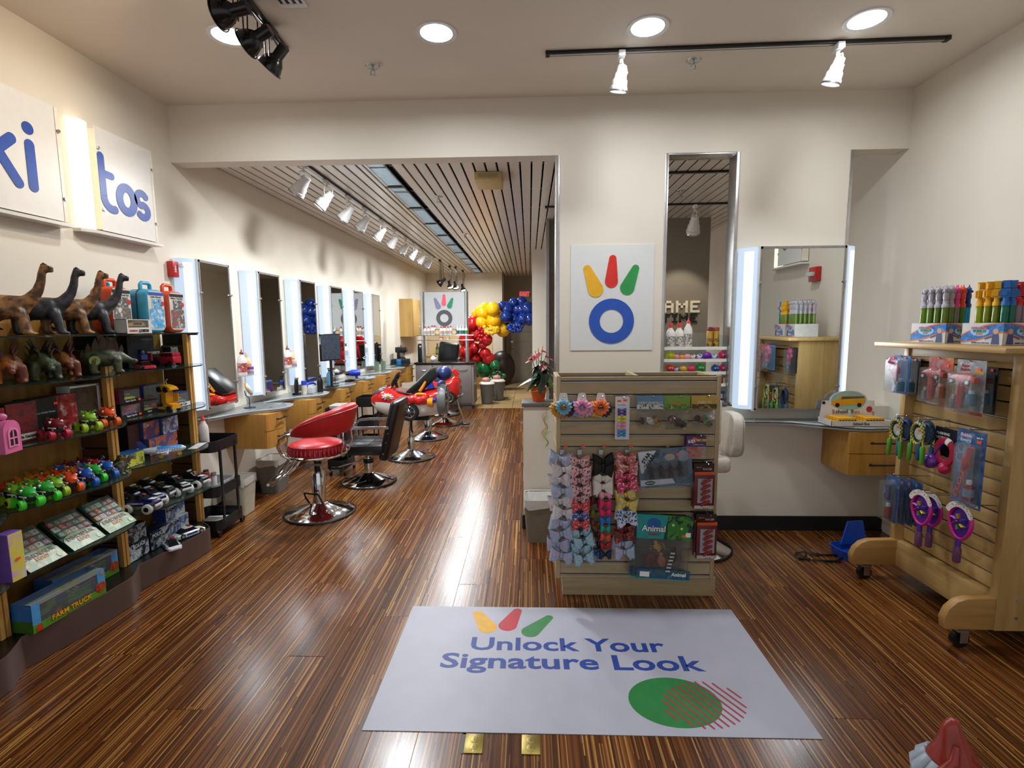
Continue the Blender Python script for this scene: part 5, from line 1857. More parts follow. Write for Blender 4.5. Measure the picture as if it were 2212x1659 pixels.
part('spine',g,[STW],st_)
def sp(px,py,d=.03):
 """point d in front of the stand's face"""
 return at(px,py,Y=SY-d)
MPX=SY/FPX*.99
def peg(px,py,ln=.07):
 p=sp(px,py,0)
 g=wg(st_)
 g.tube([p,p+V((0,-ln,.004)),p+V((0,-ln-.006,.012))],.0025,6)
 part('peg_hook',g,[STEEL],st_)
def sticker(t,p,ex=(1,0,0),ey=(0,0,1),w=.022,h=.012):
 g=G()
 g.T=frame(p,ex,ey)
 g.box(-w/2,-h/2,0,w/2,h/2,.0008)
 return part('price_sticker',g,[ORNG],t)
 # scrunchie cards
rs=random.Random(3)
def scrunchie(t,c,R_,r_,mat,tilt):
 N,n=26,10
 g=G()
 q=MX.Translation(c)@MX.Rotation(tilt,4,'Z')@MX.Rotation(pi/2,4,'X')
 g.T=q
 ring_=[]
 for i in range(N):
  a=2*pi*i/N
  rr=r_*(1+.28*(-1)**i+.15*sin(3*a))
  ring_.append([((R_+rr*cos(2*pi*j/n))*cos(a),(R_+rr*cos(2*pi*j/n))*sin(a)*.95,rr*.8*sin(2*pi*j/n))for j in range(n)])
 vs_=[p for r in ring_ for p in r]
 fs_=[(i*n+j,i*n+(j+1)%n,((i+1)%N)*n+(j+1)%n,((i+1)%N)*n+j)for i in range(N)for j in range(n)]
 g.put(vs_,fs_)
 return part('scrunchie',g,[mat],t,smooth=60)
for i,(px,py,lb,cols)in enumerate(((1217,856,'card of four velvet scrunchies in blue, mustard and plum',('#7fb2c8','#d69a34','#5a3440','#c07a54')),(1257,856,'card of pink and lilac velvet scrunchies',('#e59ab4','#8fa0d8','#d9a9c8','#c8b08a')),(1298,856,'card of orange and multicolour velvet scrunchies',('#f07f4c','#e8b04a','#2c2f48','#b6c07a')))):
 p=sp(px,py,.05)
 t=thing('scrunchie_card',lb,'hair ties',p,group='scrunchie cards')
 part('card',G().prism([(-.03,-.045),(.03,-.045),(.022,.012),(.014,.02),(-.014,.02),(-.022,.012)],0,.001),[WHITE],t).data.transform(MX.Rotation(pi/2,4,'X'))
 sticker(t,(-.004,-.003,-.025))
 for k,(dx,dz,dy)in enumerate(((-.0,-.062,-.012),(-.03,-.075,.012),(.028,-.075,.018),(.0,-.085,.022))):
  scrunchie(t,(dx,dy,dz),.032,.0165,C(cols[k],.65,var=.18,scale=90),rs.uniform(-.4,.4))
 peg(px,py)
def bow(t,c,w,h,mat,yaw=0.0,roll=0.0,knot=None):
 """ribbon bow: two looped wings, tails and a knot"""
 T4=MX.Translation(c)@MX.Rotation(yaw,4,'Z')@MX.Rotation(roll,4,'Y')
 for s in(-1,1):
  g=G()
  g.T=T4
  rows=[]
  m_=9
  for i in range(m_):
   a=pi*2*i/(m_-1)
   u=(1-cos(a))/2
   x=s*w*.5*(.08+.92*u)
   y=-.34*w*sin(a)*.55-.01
   hh=h*(.16+.34*u)
   rows.append(((x,y,-hh),(x,y-.004,0),(x,y,hh)))
  for r1,r2 in zip(rows,rows[1:]):
   g.quad(r1[0],r2[0],r2[1],r1[1]).quad(r1[1],r2[1],r2[2],r1[2])
  part('loop',g,[mat],t,smooth=60)
  g=G()
  g.T=T4
  g.quad((s*w*.03,-.002,-h*.08),(s*w*.10,-.002,h*.05),(s*w*.46,-.001,-h*.30),(s*w*.30,-.006,-h*.66))
  part('tail',g,[mat],t)
 g=G()
 g.T=T4
 g.ball((0,-.016,0),(w*.085,.012,h*.17),10,8)
 part('knot',g,[knot or mat],t)
 return t
 # strip of small bows on a card
p=sp(1343,858,.04)
t=thing('bow_card','tall white card of purple, yellow, pink and blue mini bows','hair bows',p)
part('card',G().box(-.036,-.001,-.245,.038,.001,.004),[C('#dfe0e2',.35)],t)
part('card',G().box(-.030,.003,-.249,.047,.005,.0),[C('#d6d7da',.35)],t)
for k,c in enumerate(('#4b3a8c','#e0cf3a','#ef9fc0','#2f9bd8')):
 for j in range(2):
  z=-.072-k*.042-j*.02
  bow(t,(0,-.006,z),.048,.022,C(c,.55))
sticker(t,(-.014,-.002,-.022))
sticker(t,(.02,-.002,-.018))
lettering('bow ties',.013,C('#8a8a90',.5),t,(0,-.002,-.045),(1,0,0),(0,0,1))
peg(1343,858)
def bag(lab,px,py,w,hh,h,hcol,title,tcol,art,fill,name='toy_bag',group='bags of toy animals'):
 """header card, clear bag below it and a jumble of small figures inside"""
 p=sp(px,py,.05)
 t=thing(name,lab,'toy bag',p,group=group)
 part('header',G().box(-w/2,-.002,-hh,w/2,.002,0),[hcol],t)
 part('header_art',G().box(-w*.48,-.0035,-hh*.97,w*.48,-.002,-hh*.62),[art],t)
 lettering(title,hh*.26,tcol,t,(0,-.004,-hh*.50),(1,0,0),(0,0,1),.02)
 rg=[]
 for k in range(7):
  u=k/6
  ww=w*(.46+.03*sin(u*6))
  th=.004+.03*sin(min(1,u*1.1)*pi)**.7*(.4+.6*u)
  z=-hh-(h-hh)*u
  rg.append([(ww*cos(2*pi*j/16)*(1+.05*sin(j*3+k*2)),th*sin(2*pi*j/16)-.0,z+.004*sin(j*2.3+k))for j in range(16)])
 part('clear_bag',G().rings(rg),[cellophane()],t,smooth=60)
 for i in range(9):
  c=(rs.uniform(-.32,.32)*w,rs.uniform(-.012,.012),-h+.02+rs.uniform(0,.38)*(h-hh))
  g=G().ball((0,0,.005),(.012,.006,.007),8,6)
  g.cyl((-.007,0,.003),(-.008,0,-.008),.0025,n=5).cyl((.007,0,.003),(.008,0,-.008),.0025,n=5).ball((.013,0,.011),(.006,.004,.005),6,5).tube([(-.011,0,.006),(-.02,0,.003)],[.003,.001],5)
  g.v=[tuple(MX.Rotation(rs.uniform(0,6),4,'Y')@V(q)+V(c))for q in g.v]
  part('animal_figure',g,[C(fill[i%len(fill)],.5)],t)
 peg(px,py)
 return t
bag('bag of farm animal figures with blue farmyard header',1405,856,.155,.076,.185,C('#5c86a8',.4),'FARM ANIMALS',C('#d8d2c0',.5),patch(('#1c1a18','#3c5a34','#d8d4cc','#2a241c'),40),('#c9952c','#1a1816','#d0ccc4','#3a2a1c'))
bag('bag of reptile figures with green header',1463,856,.145,.076,.19,C('#6f9a2c',.4),'Reptiles',C('#c98a2a',.5),patch(('#2c4a1c','#8ab03a','#3f6a24','#c8b45a'),40,.5,2.0),('#3c2418','#8a4a2c','#2c2a28','#5a3a24'))
bag('bag of insect figures with yellow header',1522,855,.145,.076,.185,C('#c09a3a',.4),'INSECTS',C('#e0d4a8',.5),patch(('#1c1814','#c89a3c','#3a3018','#2c5a34'),40,.5,4.0),('#2a7a5c','#b83c34','#c8b43a','#24201c'))
# rubber-band packs
for k in range(3):
 p=sp(1500+2.2*k,940+.8*k,.035+.014*k)
 t=thing('rubber_band_pack','purple-headed pack of pink rubber bands, %s of three'%('rearmost','middle','front')[k],'rubber bands',p,group='rubber band packs')
 part('header',G().box(-.056,-.001,-.062,.056,.001,0),[C('#4a2a66',.4)],t)
 if k==2:
  part('band',G().box(-.0,-.002,-.032,.056,-.001,-.018),[C('#c8a83a',.4)],t)
  part('barcode_label',G().box(-.046,-.002,-.042,-.006,-.001,-.022),[dots('#d8d4d0','#1a1a1a',120,.4)],t)
  lettering('300',.012,BLACK,t,(.028,-.0025,-.025),(1,0,0),(0,0,1))
  lettering('RUBBER BANDS',.0085,C('#d8c8e0',.4),t,(.012,-.0025,-.051),(1,0,0),(0,0,1))
  sticker(t,(-.01,-.0025,-.016))
 g=G()
 for i in range(26):
  c=V((rs.uniform(-.045,.045),rs.uniform(-.003,.003),-.068-rs.uniform(0,.06)))
  a=rs.uniform(0,6)
  g.tube([c+V((.009*cos(u+a),.003*sin(2*u),.006*sin(u)))for u in[2*pi*i2/8 for i2 in range(8)]],.0013,4,closed=True,mi=i%3)
 part('rubber_bands',g,[C('#f06a5a',.5),C('#e0407a',.5),C('#f0a03a',.5)],t,kind='stuff')
 part('bag_film',G().box(-.056,-.006,-.135,.056,.004,-.062),[CLEAR],t)
peg(1505,939)
# tilted blister pack of four dark figures
p=sp(1437,1010,.045)
t=thing('figure_pack','large grey blister pack of four dark figures, hung crooked','toy pack',p)
t.rotation_euler=(0,RD(-6),0)
W2,H2=.155,.112
poly=rrect(-W2,-H2,W2,H2,.03)
g=G().prism(poly,0,.003)
g.v=[(x,-z,y)for x,y,z in g.v]
part('backing_card',g,[patch(('#2a3440','#445768','#5f7486','#26303a'),18)],t)
g=G().prism(rrect(-W2,-H2-.012,W2,-H2+.02,.004),.003,.03)
g.v=[(x,-z,y)for x,y,z in g.v]
part('tray_lip',g,[CLEAR],t)
g=G().put([(-W2+.004,-.0045,H2-.004),(-W2+.11,-.0045,H2-.004),(-W2+.025,-.0045,-.02),(-W2+.012,-.0045,-.02)],[(0,3,2,1)])
part('corner_flash',g,[C('#c9cfd6',.4)],t)
ex=V((.62,0,.78)).normalized()
ey=V((-.78,0,.62)).normalized()
lettering('STAR',.03,BLACK,t,(-.105,-.006,.068),ex,ey,.04)
lettering('WARS',.03,BLACK,t,(-.085,-.006,.048),ex,ey,.04)
part('art_flash',G().ball((.03,-.004,.06),(.03,.001,.02),12,8),[C('#a8988c',.4)],t)
part('art_figure',G().ball((.105,-.004,.06),(.03,.001,.035),12,8),[C('#8a98a8',.4)],t)
sticker(t,(.078,-.006,.073))
for k in range(4):
 x=-.085+k*.055
 g=G().ball((x,-.016,.02),(.008,.007,.009),8,6).tube([(x,-.016,.012),(x,-.016,-.018)],[.011,.008],8)
 g.tube([(x-.008,-.016,.008),(x-.018,-.018,-.008),(x-.02,-.02,-.02)],.004,6).tube([(x+.008,-.016,.008),(x+.018,-.018,-.006),(x+.016,-.02,-.018)],.004,6)
 g.tube([(x-.004,-.016,-.016),(x-.008,-.016,-.04),(x-.009,-.016,-.055)],.005,6).tube([(x+.004,-.016,-.016),(x+.008,-.016,-.04),(x+.009,-.016,-.055)],.005,6)
 part('figure',g,[C('#1d2227',.4)],t)
part('blister',G().box(-W2+.03,-.032,-.06,W2-.03,-.004,.036),[cellophane()],t,bevel=.008)
g=G().prism([(-W2+.005,-.098),(.05,-.098),(.035,-.068),(-W2+.005,-.062)],.0035,.0045)
g.v=[(x,-z,y)for x,y,z in g.v]
part('title_plate',g,[C('#b9c2cc',.4)],t)
g=G().prism(circ(-.095,-.082,.03,20,1,.38),.005,.006)
g.v=[(x,-z,y)for x,y,z in g.v]
part('title_oval',g,[C('#1c2126',.4)],t)
lettering('MISSION',.012,C('#c9d0d6',.4),t,(-.095,-.0075,-.082),(1,0,0),(0,0,1),.02)
peg(1436,962)
# racer packs
def racer(lab,px,py,front):
 p=sp(px,py,.03+(.028 if front else 0))
 t=thing('car_pack',lab,'toy pack',p,group='red racer car packs')
 w,h=.058,.265
 part('header',G().box(-w,-.002,-.045,w,.002,0),[C('#2a0f10',.4)],t)
 lettering('RACER',.017,C('#d8a48c',.4),t,(.02,-.003,-.034),(1,0,0),(0,0,1),.02)
 lettering('flippers',.011,C('#c98a3a',.4),t,(-.028,-.003,-.022),(1,0,0),(0,0,1),.01,shear=.2)
 part('box',G().box(-w,-.02,-h,w,0,-.045),[C('#5c1414',.4)],t,bevel=.001)
 part('orange_band',G().box(-w,-.021,-.062,w,-.02,-.045),[C('#d0501c',.4)],t)
 part('window',G().box(-w*.66,-.0215,-h+.035,w*.78,-.0205,-.085),[C('#9a9a9c',.3)],t)
 for k in range(5):
  z=-.10-k*.032
  g=G()
  g.T=MX.Translation((.004,-.027,z))@MX.Rotation(RD(-28),4,'Y')
  g.box(-.03,-.006,-.008,.03,.004,.006).box(-.014,-.004,.006,.012,.003,.013)
  car=part('toy_car',g,[C('#8c1c1c',.3)],t,bevel=.003)
 part('barcode_label',G().box(-w*.95,-.0215,-h+.002,w*.95,-.0205,-h+.02),[dots('#b8b4b0','#3a3634',90,.3)],t)
 peg(px,py-2)
 return t
racer('red pack of five racer cars, upper on the stand',1521,1001,True)
racer('red pack of racer cars hanging behind the upper one',1517,997,False)
racer('red pack of five racer cars, lower on the stand',1526,1110,True)
racer('red pack of racer cars hanging behind the lower one',1520,1104,False)
# large insect bags
for k in range(3):
 dx,dz,dy=((-16,-4,.045),(-10,-2,.06),(0,0,.085))[k]
 p=sp(1437+dx,1113+dz,dy)
 t=thing('insect_bag','large clear bag of toy insects with teal header, %s'%('rearmost','in the middle','in front')[k],'toy bag',p,group='large insect bags')
 t.rotation_euler=(0,RD(3),0)
 w,hh,h=.165,.145,.37
 part('header',G().box(-w,-.002,-hh,w,.002,0),[C('#16302c',.4)],t)
 g=G().put([(-w,-.003,0),(.02,-.003,0),(.0,-.003,-hh),(-w+.01,-.003,-hh)],[(0,3,2,1)])
 part('teal_field',g,[C('#1c8f8c',.4)],t)
 if k==2:
  part('jungle_art',G().box(.02,-.003,-hh,w,-.002,0),[patch(('#0f2430','#1f5a24','#3f8a2c','#14301c','#1a2a5c'),22)],t)
  g=G().prism(circ(-.06,-.052,.04,22,1,.8),.003,.004)
  g.v=[(x,-z,y)for x,y,z in g.v]
  part('globe',g,[C('#1c5a9c',.4)],t)
  lettering('Animal',.05,C('#12305c',.4),t,(-.06,-.0045,-.083),(1,0,0),(0,0,1),.06,wide=.98)
  lettering('Animal',.05,WHITE,t,(-.06,-.0055,-.083),(1,0,0),(0,0,1),.02,wide=.98)
  lettering('INSECT',.02,C('#8a2c1c',.4),t,(-.055,-.005,-.118),(1,0,0),(0,0,1),.02)
  for q_ in range(2):
   leafm=G().ball((.055+.05*q_,-.004,-.07-.02*q_),(.028,.001,.04),10,8)
   part('leaf_creature',leafm,[C('#2c7a24',.4)],t)
   part('eye_patch',G().ball((.05+.05*q_,-.0055,-.055-.02*q_),(.008,.001,.008),8,6),[C('#d8d49c',.4)],t)
  part('butterfly',G().prism([(-.02,-.01),(0,.004),(.02,-.008),(.01,.018),(-.012,.016)],.003,.004),[C('#c8502c',.4)],t).data.transform(MX.Translation((.09,0,-.1))@MX.Rotation(pi/2,4,'X'))
  part('barcode_label',G().box(.11,-.0045,-.125,.155,-.003,-.098),[WHITE],t)
  sticker(t,(.115,-.005,-.118))
  for c,cl,s_ in(((-.065,-.002,-.27),'#5c1f1a',1.5),((.0,-.0,-.28),'#a0614c',1.2),((.06,-.0,-.25),'#2a2018',1.3),((-.03,.004,-.20),'#b08a3c',1.0)):
   g=G()
   g.T=MX.Translation(c)@MX.Rotation(rs.uniform(-.6,.6),4,'Y')
   g.ball((0,0,0),(.022*s_,.01,.03*s_),12,8).ball((0,0,.035*s_),(.012*s_,.009,.012*s_),10,6)
   for s in(-1,1):
    for q_ in(-.015,0,.015):
     g.tube([(s*.015*s_,0,q_),(s*.036*s_,-.004,q_+.01),(s*.045*s_,0,q_-.012)],.002,4)
   part('insect_figure',g,[C(cl,.4)],t)
 rg=[]
 for j2 in range(9):
  u=j2/8
  th=.006+.022*sin(u*pi)**.6
  rg.append([(w*.97*cos(2*pi*j/20)*(1+.02*sin(j*3+j2*2)),th*sin(2*pi*j/20),-hh-(h-hh)*u+.003*sin(j*2.1+j2))for j in range(20)])
 part('clear_bag',G().rings(rg),[cellophane()],t,smooth=60)
 part('foot_card',G().box(-w+.02,-.018,-h-.012,w,-.014,-h+.045),[patch(('#16264c','#2c6a3c','#1c3f7a','#4a8a3c'),20,.4,3.0)],t)
 part('foot_edge',G().box(-w+.02,-.0185,-h-.016,w,-.0135,-h-.01),[C('#2c9c94',.4)],t)
 if k==2:
  part('white_label',G().box(-.125,-.0195,-h-.0,-.07,-.018,-h+.03),[WHITE],t)
  lettering('Animal',.03,WHITE,t,(.10,-.0195,-h+.02),(1,0,0),(0,0,1),.03)
  g=G()
  for q_ in range(6):
   g.box(.02+.004*q_,-.03,-.33+.022*q_,.045+.004*q_,-.029,-.322+.022*q_)
  part('print_stripe',g,[C('#c9c5bc',.4)],t)
peg(1430,1110)
# ---- hair bows: four hanging columns, each bow on its own
BOWM={'pastel':patch(('#d2c2cc','#a8b8d4','#d9d2cc','#c8a8bc'),45,.5,1.0),'pastel2':patch(('#c8c4d0','#b8a4c0','#9fb0c8','#d0c4c8'),45,.5,5.0),'leopard':dots('#dba9ac','#3a2228',75,.33),'rainbow':dots('#c4383c','#e8e0d8',90,.3),'rainbow2':dots('#3450a0','#e8d8a0',90,.35),'blueflower':patch(('#6fa3b8','#3c4f68','#9cc0cc','#8a9aa8'),40,.5,2.0),'black':C('#070707',.7),'ivory':C('#d8d2c4',.5),'pink':C('#e79db4',.5),'hot':C('#d81f62',.5),'wine':C('#5a0f1c',.5),'blue':C('#1c6ac0',.45),'teal':C('#2c9a86',.45),'coral':C('#d64a34',.45),'red':C('#a8141c',.45),'navy':C('#14193c',.5),'white':patch(('#d0ccc6','#e0dcd8','#b83430','#d4d0ca'),45,.5,3.0),'pinkprint':dots('#c8325a','#e8d0d4',80,.35),'yellow':patch(('#d8b41c','#8c9a9c','#e0c23c','#b8b4a0'),40,.5,1.5),'bluefl':dots('#c8d0dc','#2c5090',70,.4),'redfl':patch(('#a01c24','#d8503c','#2c2420','#c83a34'),45,.5,6.0),'mint':patch(('#c0c4d8','#d894b4','#8aa8c0','#c8c0d0'),50,.5,7.0),'olive':C('#6a6a1c',.5),'brown':C('#6a3a1c',.5)}
def bow_thing(lab,px,py,w,h,mat,d=.05,roll=0.0,knot=None,yaw=0.0):
 t=thing('hair_bow',lab,'hair bow',sp(px,py,d),group='ribbon hair bows')
 bow(t,(0,0,0),w*1.12,h*1.25,mat,yaw,roll,knot)
 return t
ordw='first second third fourth fifth sixth seventh eighth ninth tenth eleventh twelfth'.split()
# column 1: pastel
for k in range(10):
 y=990+k*23
 bow_thing('pastel printed hair bow, %s from top of the leftmost bow column'%ordw[k],1213+(3 if k%2 else-3)-(k>6)*3,y,.122,.075,BOWM['pastel' if k%3 else 'pastel2']if k<7 else BOWM['mint'],.05+.02*(k%2),rs.uniform(-.25,.25),yaw=rs.uniform(-.3,.3))
 # column 2: leopard, rainbow, blue
for k in range(5):
 bow_thing('pink leopard-print hair bow, %s from top of the second bow column'%ordw[k],1252+(2 if k%2 else-2),996+k*20,.112,.07,BOWM['leopard'],.055+.018*(k%2),rs.uniform(-.2,.2))
bow_thing('rainbow dotted hair bow in the second bow column, upper',1254,1092,.095,.075,BOWM['rainbow'],.075,.1)
bow_thing('rainbow dotted hair bow in the second bow column, middle',1253,1112,.095,.075,BOWM['rainbow2'],.07,-.1)
bow_thing('rainbow dotted hair bow in the second bow column, lower',1254,1130,.09,.07,BOWM['rainbow'],.075,.05)
for k in range(4):
 bow_thing('blue floral hair bow, %s from top of the four low in the second bow column'%ordw[k],1258+(3 if k%2 else-3),1148+k*18,.11,.075,BOWM['blueflower'],.06+.02*(k%2),rs.uniform(-.3,.3))
 # column 3: plain colours
for k,(c,y,w_)in enumerate((('black',995,.10),('black',1012,.10),('ivory',1032,.10),('ivory',1050,.10),('pink',1066,.062),('hot',1086,.062),('hot',1105,.06),('blue',1122,.055),('teal',1140,.052),('coral',1158,.052),('red',1176,.052),('navy',1196,.06))):
 nm={'hot':'hot pink'}.get(c,c)
 bow_thing('plain %s hair bow in the third bow column, %s from top'%(nm,ordw[k]),1302+(k>3)*5,y,w_*1.05,w_*.78,BOWM[c],.06+.012*(k%2),rs.uniform(-.15,.15))
for k,(c,y,nm)in enumerate((('wine',1082,'wine red'),('olive',1108,'olive'),('brown',1130,'brown'),('wine',1152,'dark red'),('navy',1172,'navy'),('blue',1194,'royal blue'))):
 bow_thing('small %s hair bow behind the third column, %s from top'%(nm,ordw[k]),1287,y,.06,.05,BOWM[c],.03,.2)
 # column 4: prints
for k,(c,y,nm)in enumerate((('white',990,'white'),('white',1010,'white and red'),('pinkprint',1028,'pink printed'),('pinkprint',1047,'crimson printed'),('yellow',1067,'yellow floral'),('yellow',1087,'yellow and grey'),('bluefl',1107,'blue floral'),('bluefl',1122,'blue and white'),('redfl',1140,'red floral'),('redfl',1155,'dark red floral'),('mint',1172,'lilac'),('mint',1190,'pale floral'))):
 bow_thing('%s hair bow in the rightmost bow column, %s from top'%(nm,ordw[k]),1352+(2 if k%2 else-2)-(k>8)*6,y,.108,.072,BOWM[c],.06+.018*(k%2),rs.uniform(-.2,.2))
for px in(1214,1252,1298,1355):
 peg(px,968,.05)
 p=sp(px,976,.03)
 t=thing('bow_clip_card','small grey hanger clip on the stand above the %s bow column'%{1214:'leftmost',1252:'second',1298:'third',1355:'rightmost'}[px],'hanger',p,group='bow hanger clips')
 part('clip',G().box(-.012,-.002,-.016,.012,.002,.012),[STEEL],t)
 part('strip',G().box(-.01,-.001,-.60,.01,.0,-.016),[C('#8a8480',.6)],t)
 p2=sp(px+8,963,.003)
 g=wg(st_)
 g.box(p2.x-.011,p2.y-.001,p2.z-.006,p2.x+.011,p2.y,p2.z+.006)
 part('price_sticker',g,[ORNG],st_)
 # wheeled slatwall gondola on the right
GW=wood('#c2a067','#ad8a51','Z',.9,.42)
GWY=wood('#c2a067','#ad8a51','Y',.9,.42)
GWX=wood('#b98f52','#a2783e','X',.9,.42)
GX,GY0,GY1=2.335,2.50,3.27
go=thing('wheeled_gondola','wheeled maple slatwall gondola hung with bubble toys and ropes','display stand',(2.55,2.88,0))
def gp(name,g,mats,bevel=0.0):
 return part(name,g,mats,go,bevel=bevel)
g=wg(go)
g.box(GX,GY0,.10,2.755,GY0+.045,1.50)
gp('end_panel',g,[GW],.003)
g=wg(go)
g.box(GX,GY1-.04,.10,2.755,GY1,1.50)
gp('end_panel',g,[GW],.003)
g=wg(go)
g.box(2.20,GY0-.06,1.50,2.775,GY1+.08,1.528)
gp('top_board',g,[GWY],.006)
XF=GX+.055
g=wg(go)
g.box(XF+.018,GY0+.045,.28,XF+.03,GY1-.04,1.50)
gp('groove_back',g,[C('#2a2119',.5)])
g=wg(go)
g.box(GX+.01,GY0+.045,.10,XF+.03,GY1-.04,.265)
gp('kick_board',g,[GWY],.003)
g=wg(go)
g.box(GX+.01,GY0+.045,1.42,XF+.03,GY1-.04,1.50)
gp('head_rail',g,[GWY],.003)
z=.275
while z<1.41:
 g=wg(go)
 g.box(XF,GY0+.047,z,XF+.018,GY1-.042,min(z+.073,1.418))
 gp('slat',g,[GWY],.002)
 z+=.0815
g=wg(go)
for k in range(13):
 zz_=.275+.0815*k+.075
 g.box(XF+.004,GY0+.05,zz_,XF+.016,GY1-.045,zz_+.004)
gp('groove_insert',g,[STEEL])
for y in(GY0+.02,GY1-.06):
 for z_ in(.17,.26,.42,.9,1.35):
  for x in((GX+.1,GX+.27)if z_<.3 else(GX+.19,)):
   if y>3:
    continue
   g=wg(go)
   g.cyl((x,GY0-.003,z_),(x,GY0+.002,z_),.008,n=10)
   gp('bolt',g,[STEEL])
for y,tipx in((GY0+.005,2.10),(GY1-.055,2.075)):
 g=wg(go)
 pts=[(GX+.02,.10),(tipx,.10),(tipx-.008,.16),(tipx+.012,.21),(tipx+.05,.248),(tipx+.10,.265),(GX+.02,.27)]
 k=G().prism(pts,0,.045)
 g.put([(x,y+z2,y2)for x,y2,z2 in k.v],[f[::-1]for f in k.f])
 gp('foot',g,[GWX],.006)
 cx=tipx+.095
 g=wg(go)
 g.box(cx-.03,y,.085,cx+.03,y+.045,.10).box(cx-.02,y-.004,.03,cx+.02,y-.001,.09).box(cx-.02,y+.046,.03,cx+.02,y+.049,.09)
 c=gp('caster',g,[STEEL])
 g=wg(go)
 g.cyl((cx-.004,y+.008,.042),(cx-.004,y+.037,.042),.042,n=22)
 part('caster_wheel',g,[BLACK],c)
for y in(GY0+.005,GY1-.055):
 g=wg(go)
 g.box(2.66,y,.085,2.72,y+.045,.10)
 c=gp('caster',g,[STEEL])
 g=wg(go)
 g.cyl((2.69,y+.008,.042),(2.69,y+.037,.042),.042,n=22)
 part('caster_wheel',g,[BLACK],c)
def gs(px,py,d=.05):
 """point d in front of the gondola face"""
 return at(px,py,X=XF-d)
def ghook(p,z_off=0.0):
 g=wg(go)
 g.tube([(XF,p.y,p.z+z_off),(p.x-.005,p.y,p.z+z_off+.004),(p.x-.012,p.y,p.z+z_off+.012)],.003,6)
 gp('peg_hook',g,[STEEL])
 # facing frame for things hung on this gondola: local x -> world -Y, local y (away from viewer) -> world +X
def ghang(name,lab,cat,p,group=None,yaw=0.0):
 t=thing(name,lab,cat,p,-pi/2+yaw,group)
 return t
 # ---- bubble wand boxes on top
def wand_box(lab,loc,rz,w,d,h):
 t=thing('bubble_wand_box',lab,'display box',loc,rz,group='bubble wand boxes')
 g=G().box(-w/2,-d/2,0,w/2,d/2,.003)
 for a in((-w/2,-d/2,w/2,-d/2+.003),(-w/2,d/2-.003,w/2,d/2),(-w/2,-d/2,-w/2+.003,d/2),(w/2-.003,-d/2,w/2,d/2)):
  g.box(a[0],a[1],0,a[2],a[3],h)
 part('carton',g,[C('#c9c6c4',.5)],t)
 SKY=patch(('#1c6fc0','#2a86d4','#1860ae','#5aa8e0'),22,.4)
 for face in('front','left'):
  L_=w if face=='front' else d
  fr=frame((0,-d/2-.0005,0),(1,0,0),(0,0,1))if face=='front' else frame((-w/2-.0005,0,0),(0,-1,0),(0,0,1))
  g=G()
  g.T=fr
  s=1 if face=='front' else-1
  arc_=[(s*(-L_*.5+L_*u),h*(.98-.55*u**2))for u in[i/10 for i in range(11)]]
  low=[(s*(L_*.5),h*.10),(s*(L_*.1),h*.22),(s*(-L_*.5),h*.62)]
  g.prism(arc_+low,0,.0008)
  pr=part('sky_print',g,[SKY],t)
  g=G()
  g.T=fr
  g.stroke(arc_,.006,.0012)
  g.stroke([low[0],low[1],low[2]],.006,.0012)
  part('orange_swoosh',g,[C('#d0662c',.4)],t)
  o_=fr.translation
  exv,eyv=fr.col[0].to_3d(),fr.col[1].to_3d()
  nz=fr.col[2].to_3d()
  g=G()
  g.T=fr
  g.prism(circ(s*L_*.05,h*.62,.05,18,1.0,.5),.0009,.0014)
  part('cloud_print',g,[C('#8fc0ea',.4)],t)
  for k,(w1,c1)in enumerate((('COLORFUL','#c03a5a'),('BUBBLES','#2c7a3a'),('STIC','#c8761c'))):
   lettering(w1,.018,C(c1,.4),t,o_+exv*(s*L_*.05)+eyv*(h*(.76-.13*k))+nz*.002,exv,eyv,.03)
  lettering('Bubble toys kids love',.011,C('#3a4a8a',.4),t,o_+exv*(s*L_*.02)+eyv*(h*.10)+nz*.001,exv,eyv)
  # child with wand printed on the near corner, kept generic
  g=G()
  g.T=fr
  cx=-s*L_*.33
  g.prism(circ(cx,h*.62,.014,14),.0009,.0016)
  g.prism([(cx-.02,h*.05),(cx+.02,h*.05),(cx+.014,h*.5),(cx-.014,h*.5)],.0009,.0016,1)
  g.stroke([(cx,h*.42),(cx+s*.03,h*.36),(cx+s*.05,h*.28)],.007,.0018,1)
  part('figure_print',g,[C('#c89a78',.5),C('#3a4a7a',.5)],t)
 return t
zt_=1.528
wand_box('pale carton of grey-topped bubble wands on gondola top, farther one',(2.43,3.11,zt_+.0005),RD(9),.19,.22,.115)
wand_box('pale carton of yellow, blue and red bubble wands on gondola top',(2.49,2.80,zt_+.0005),RD(7),.22,.22,.115)
_WD={}
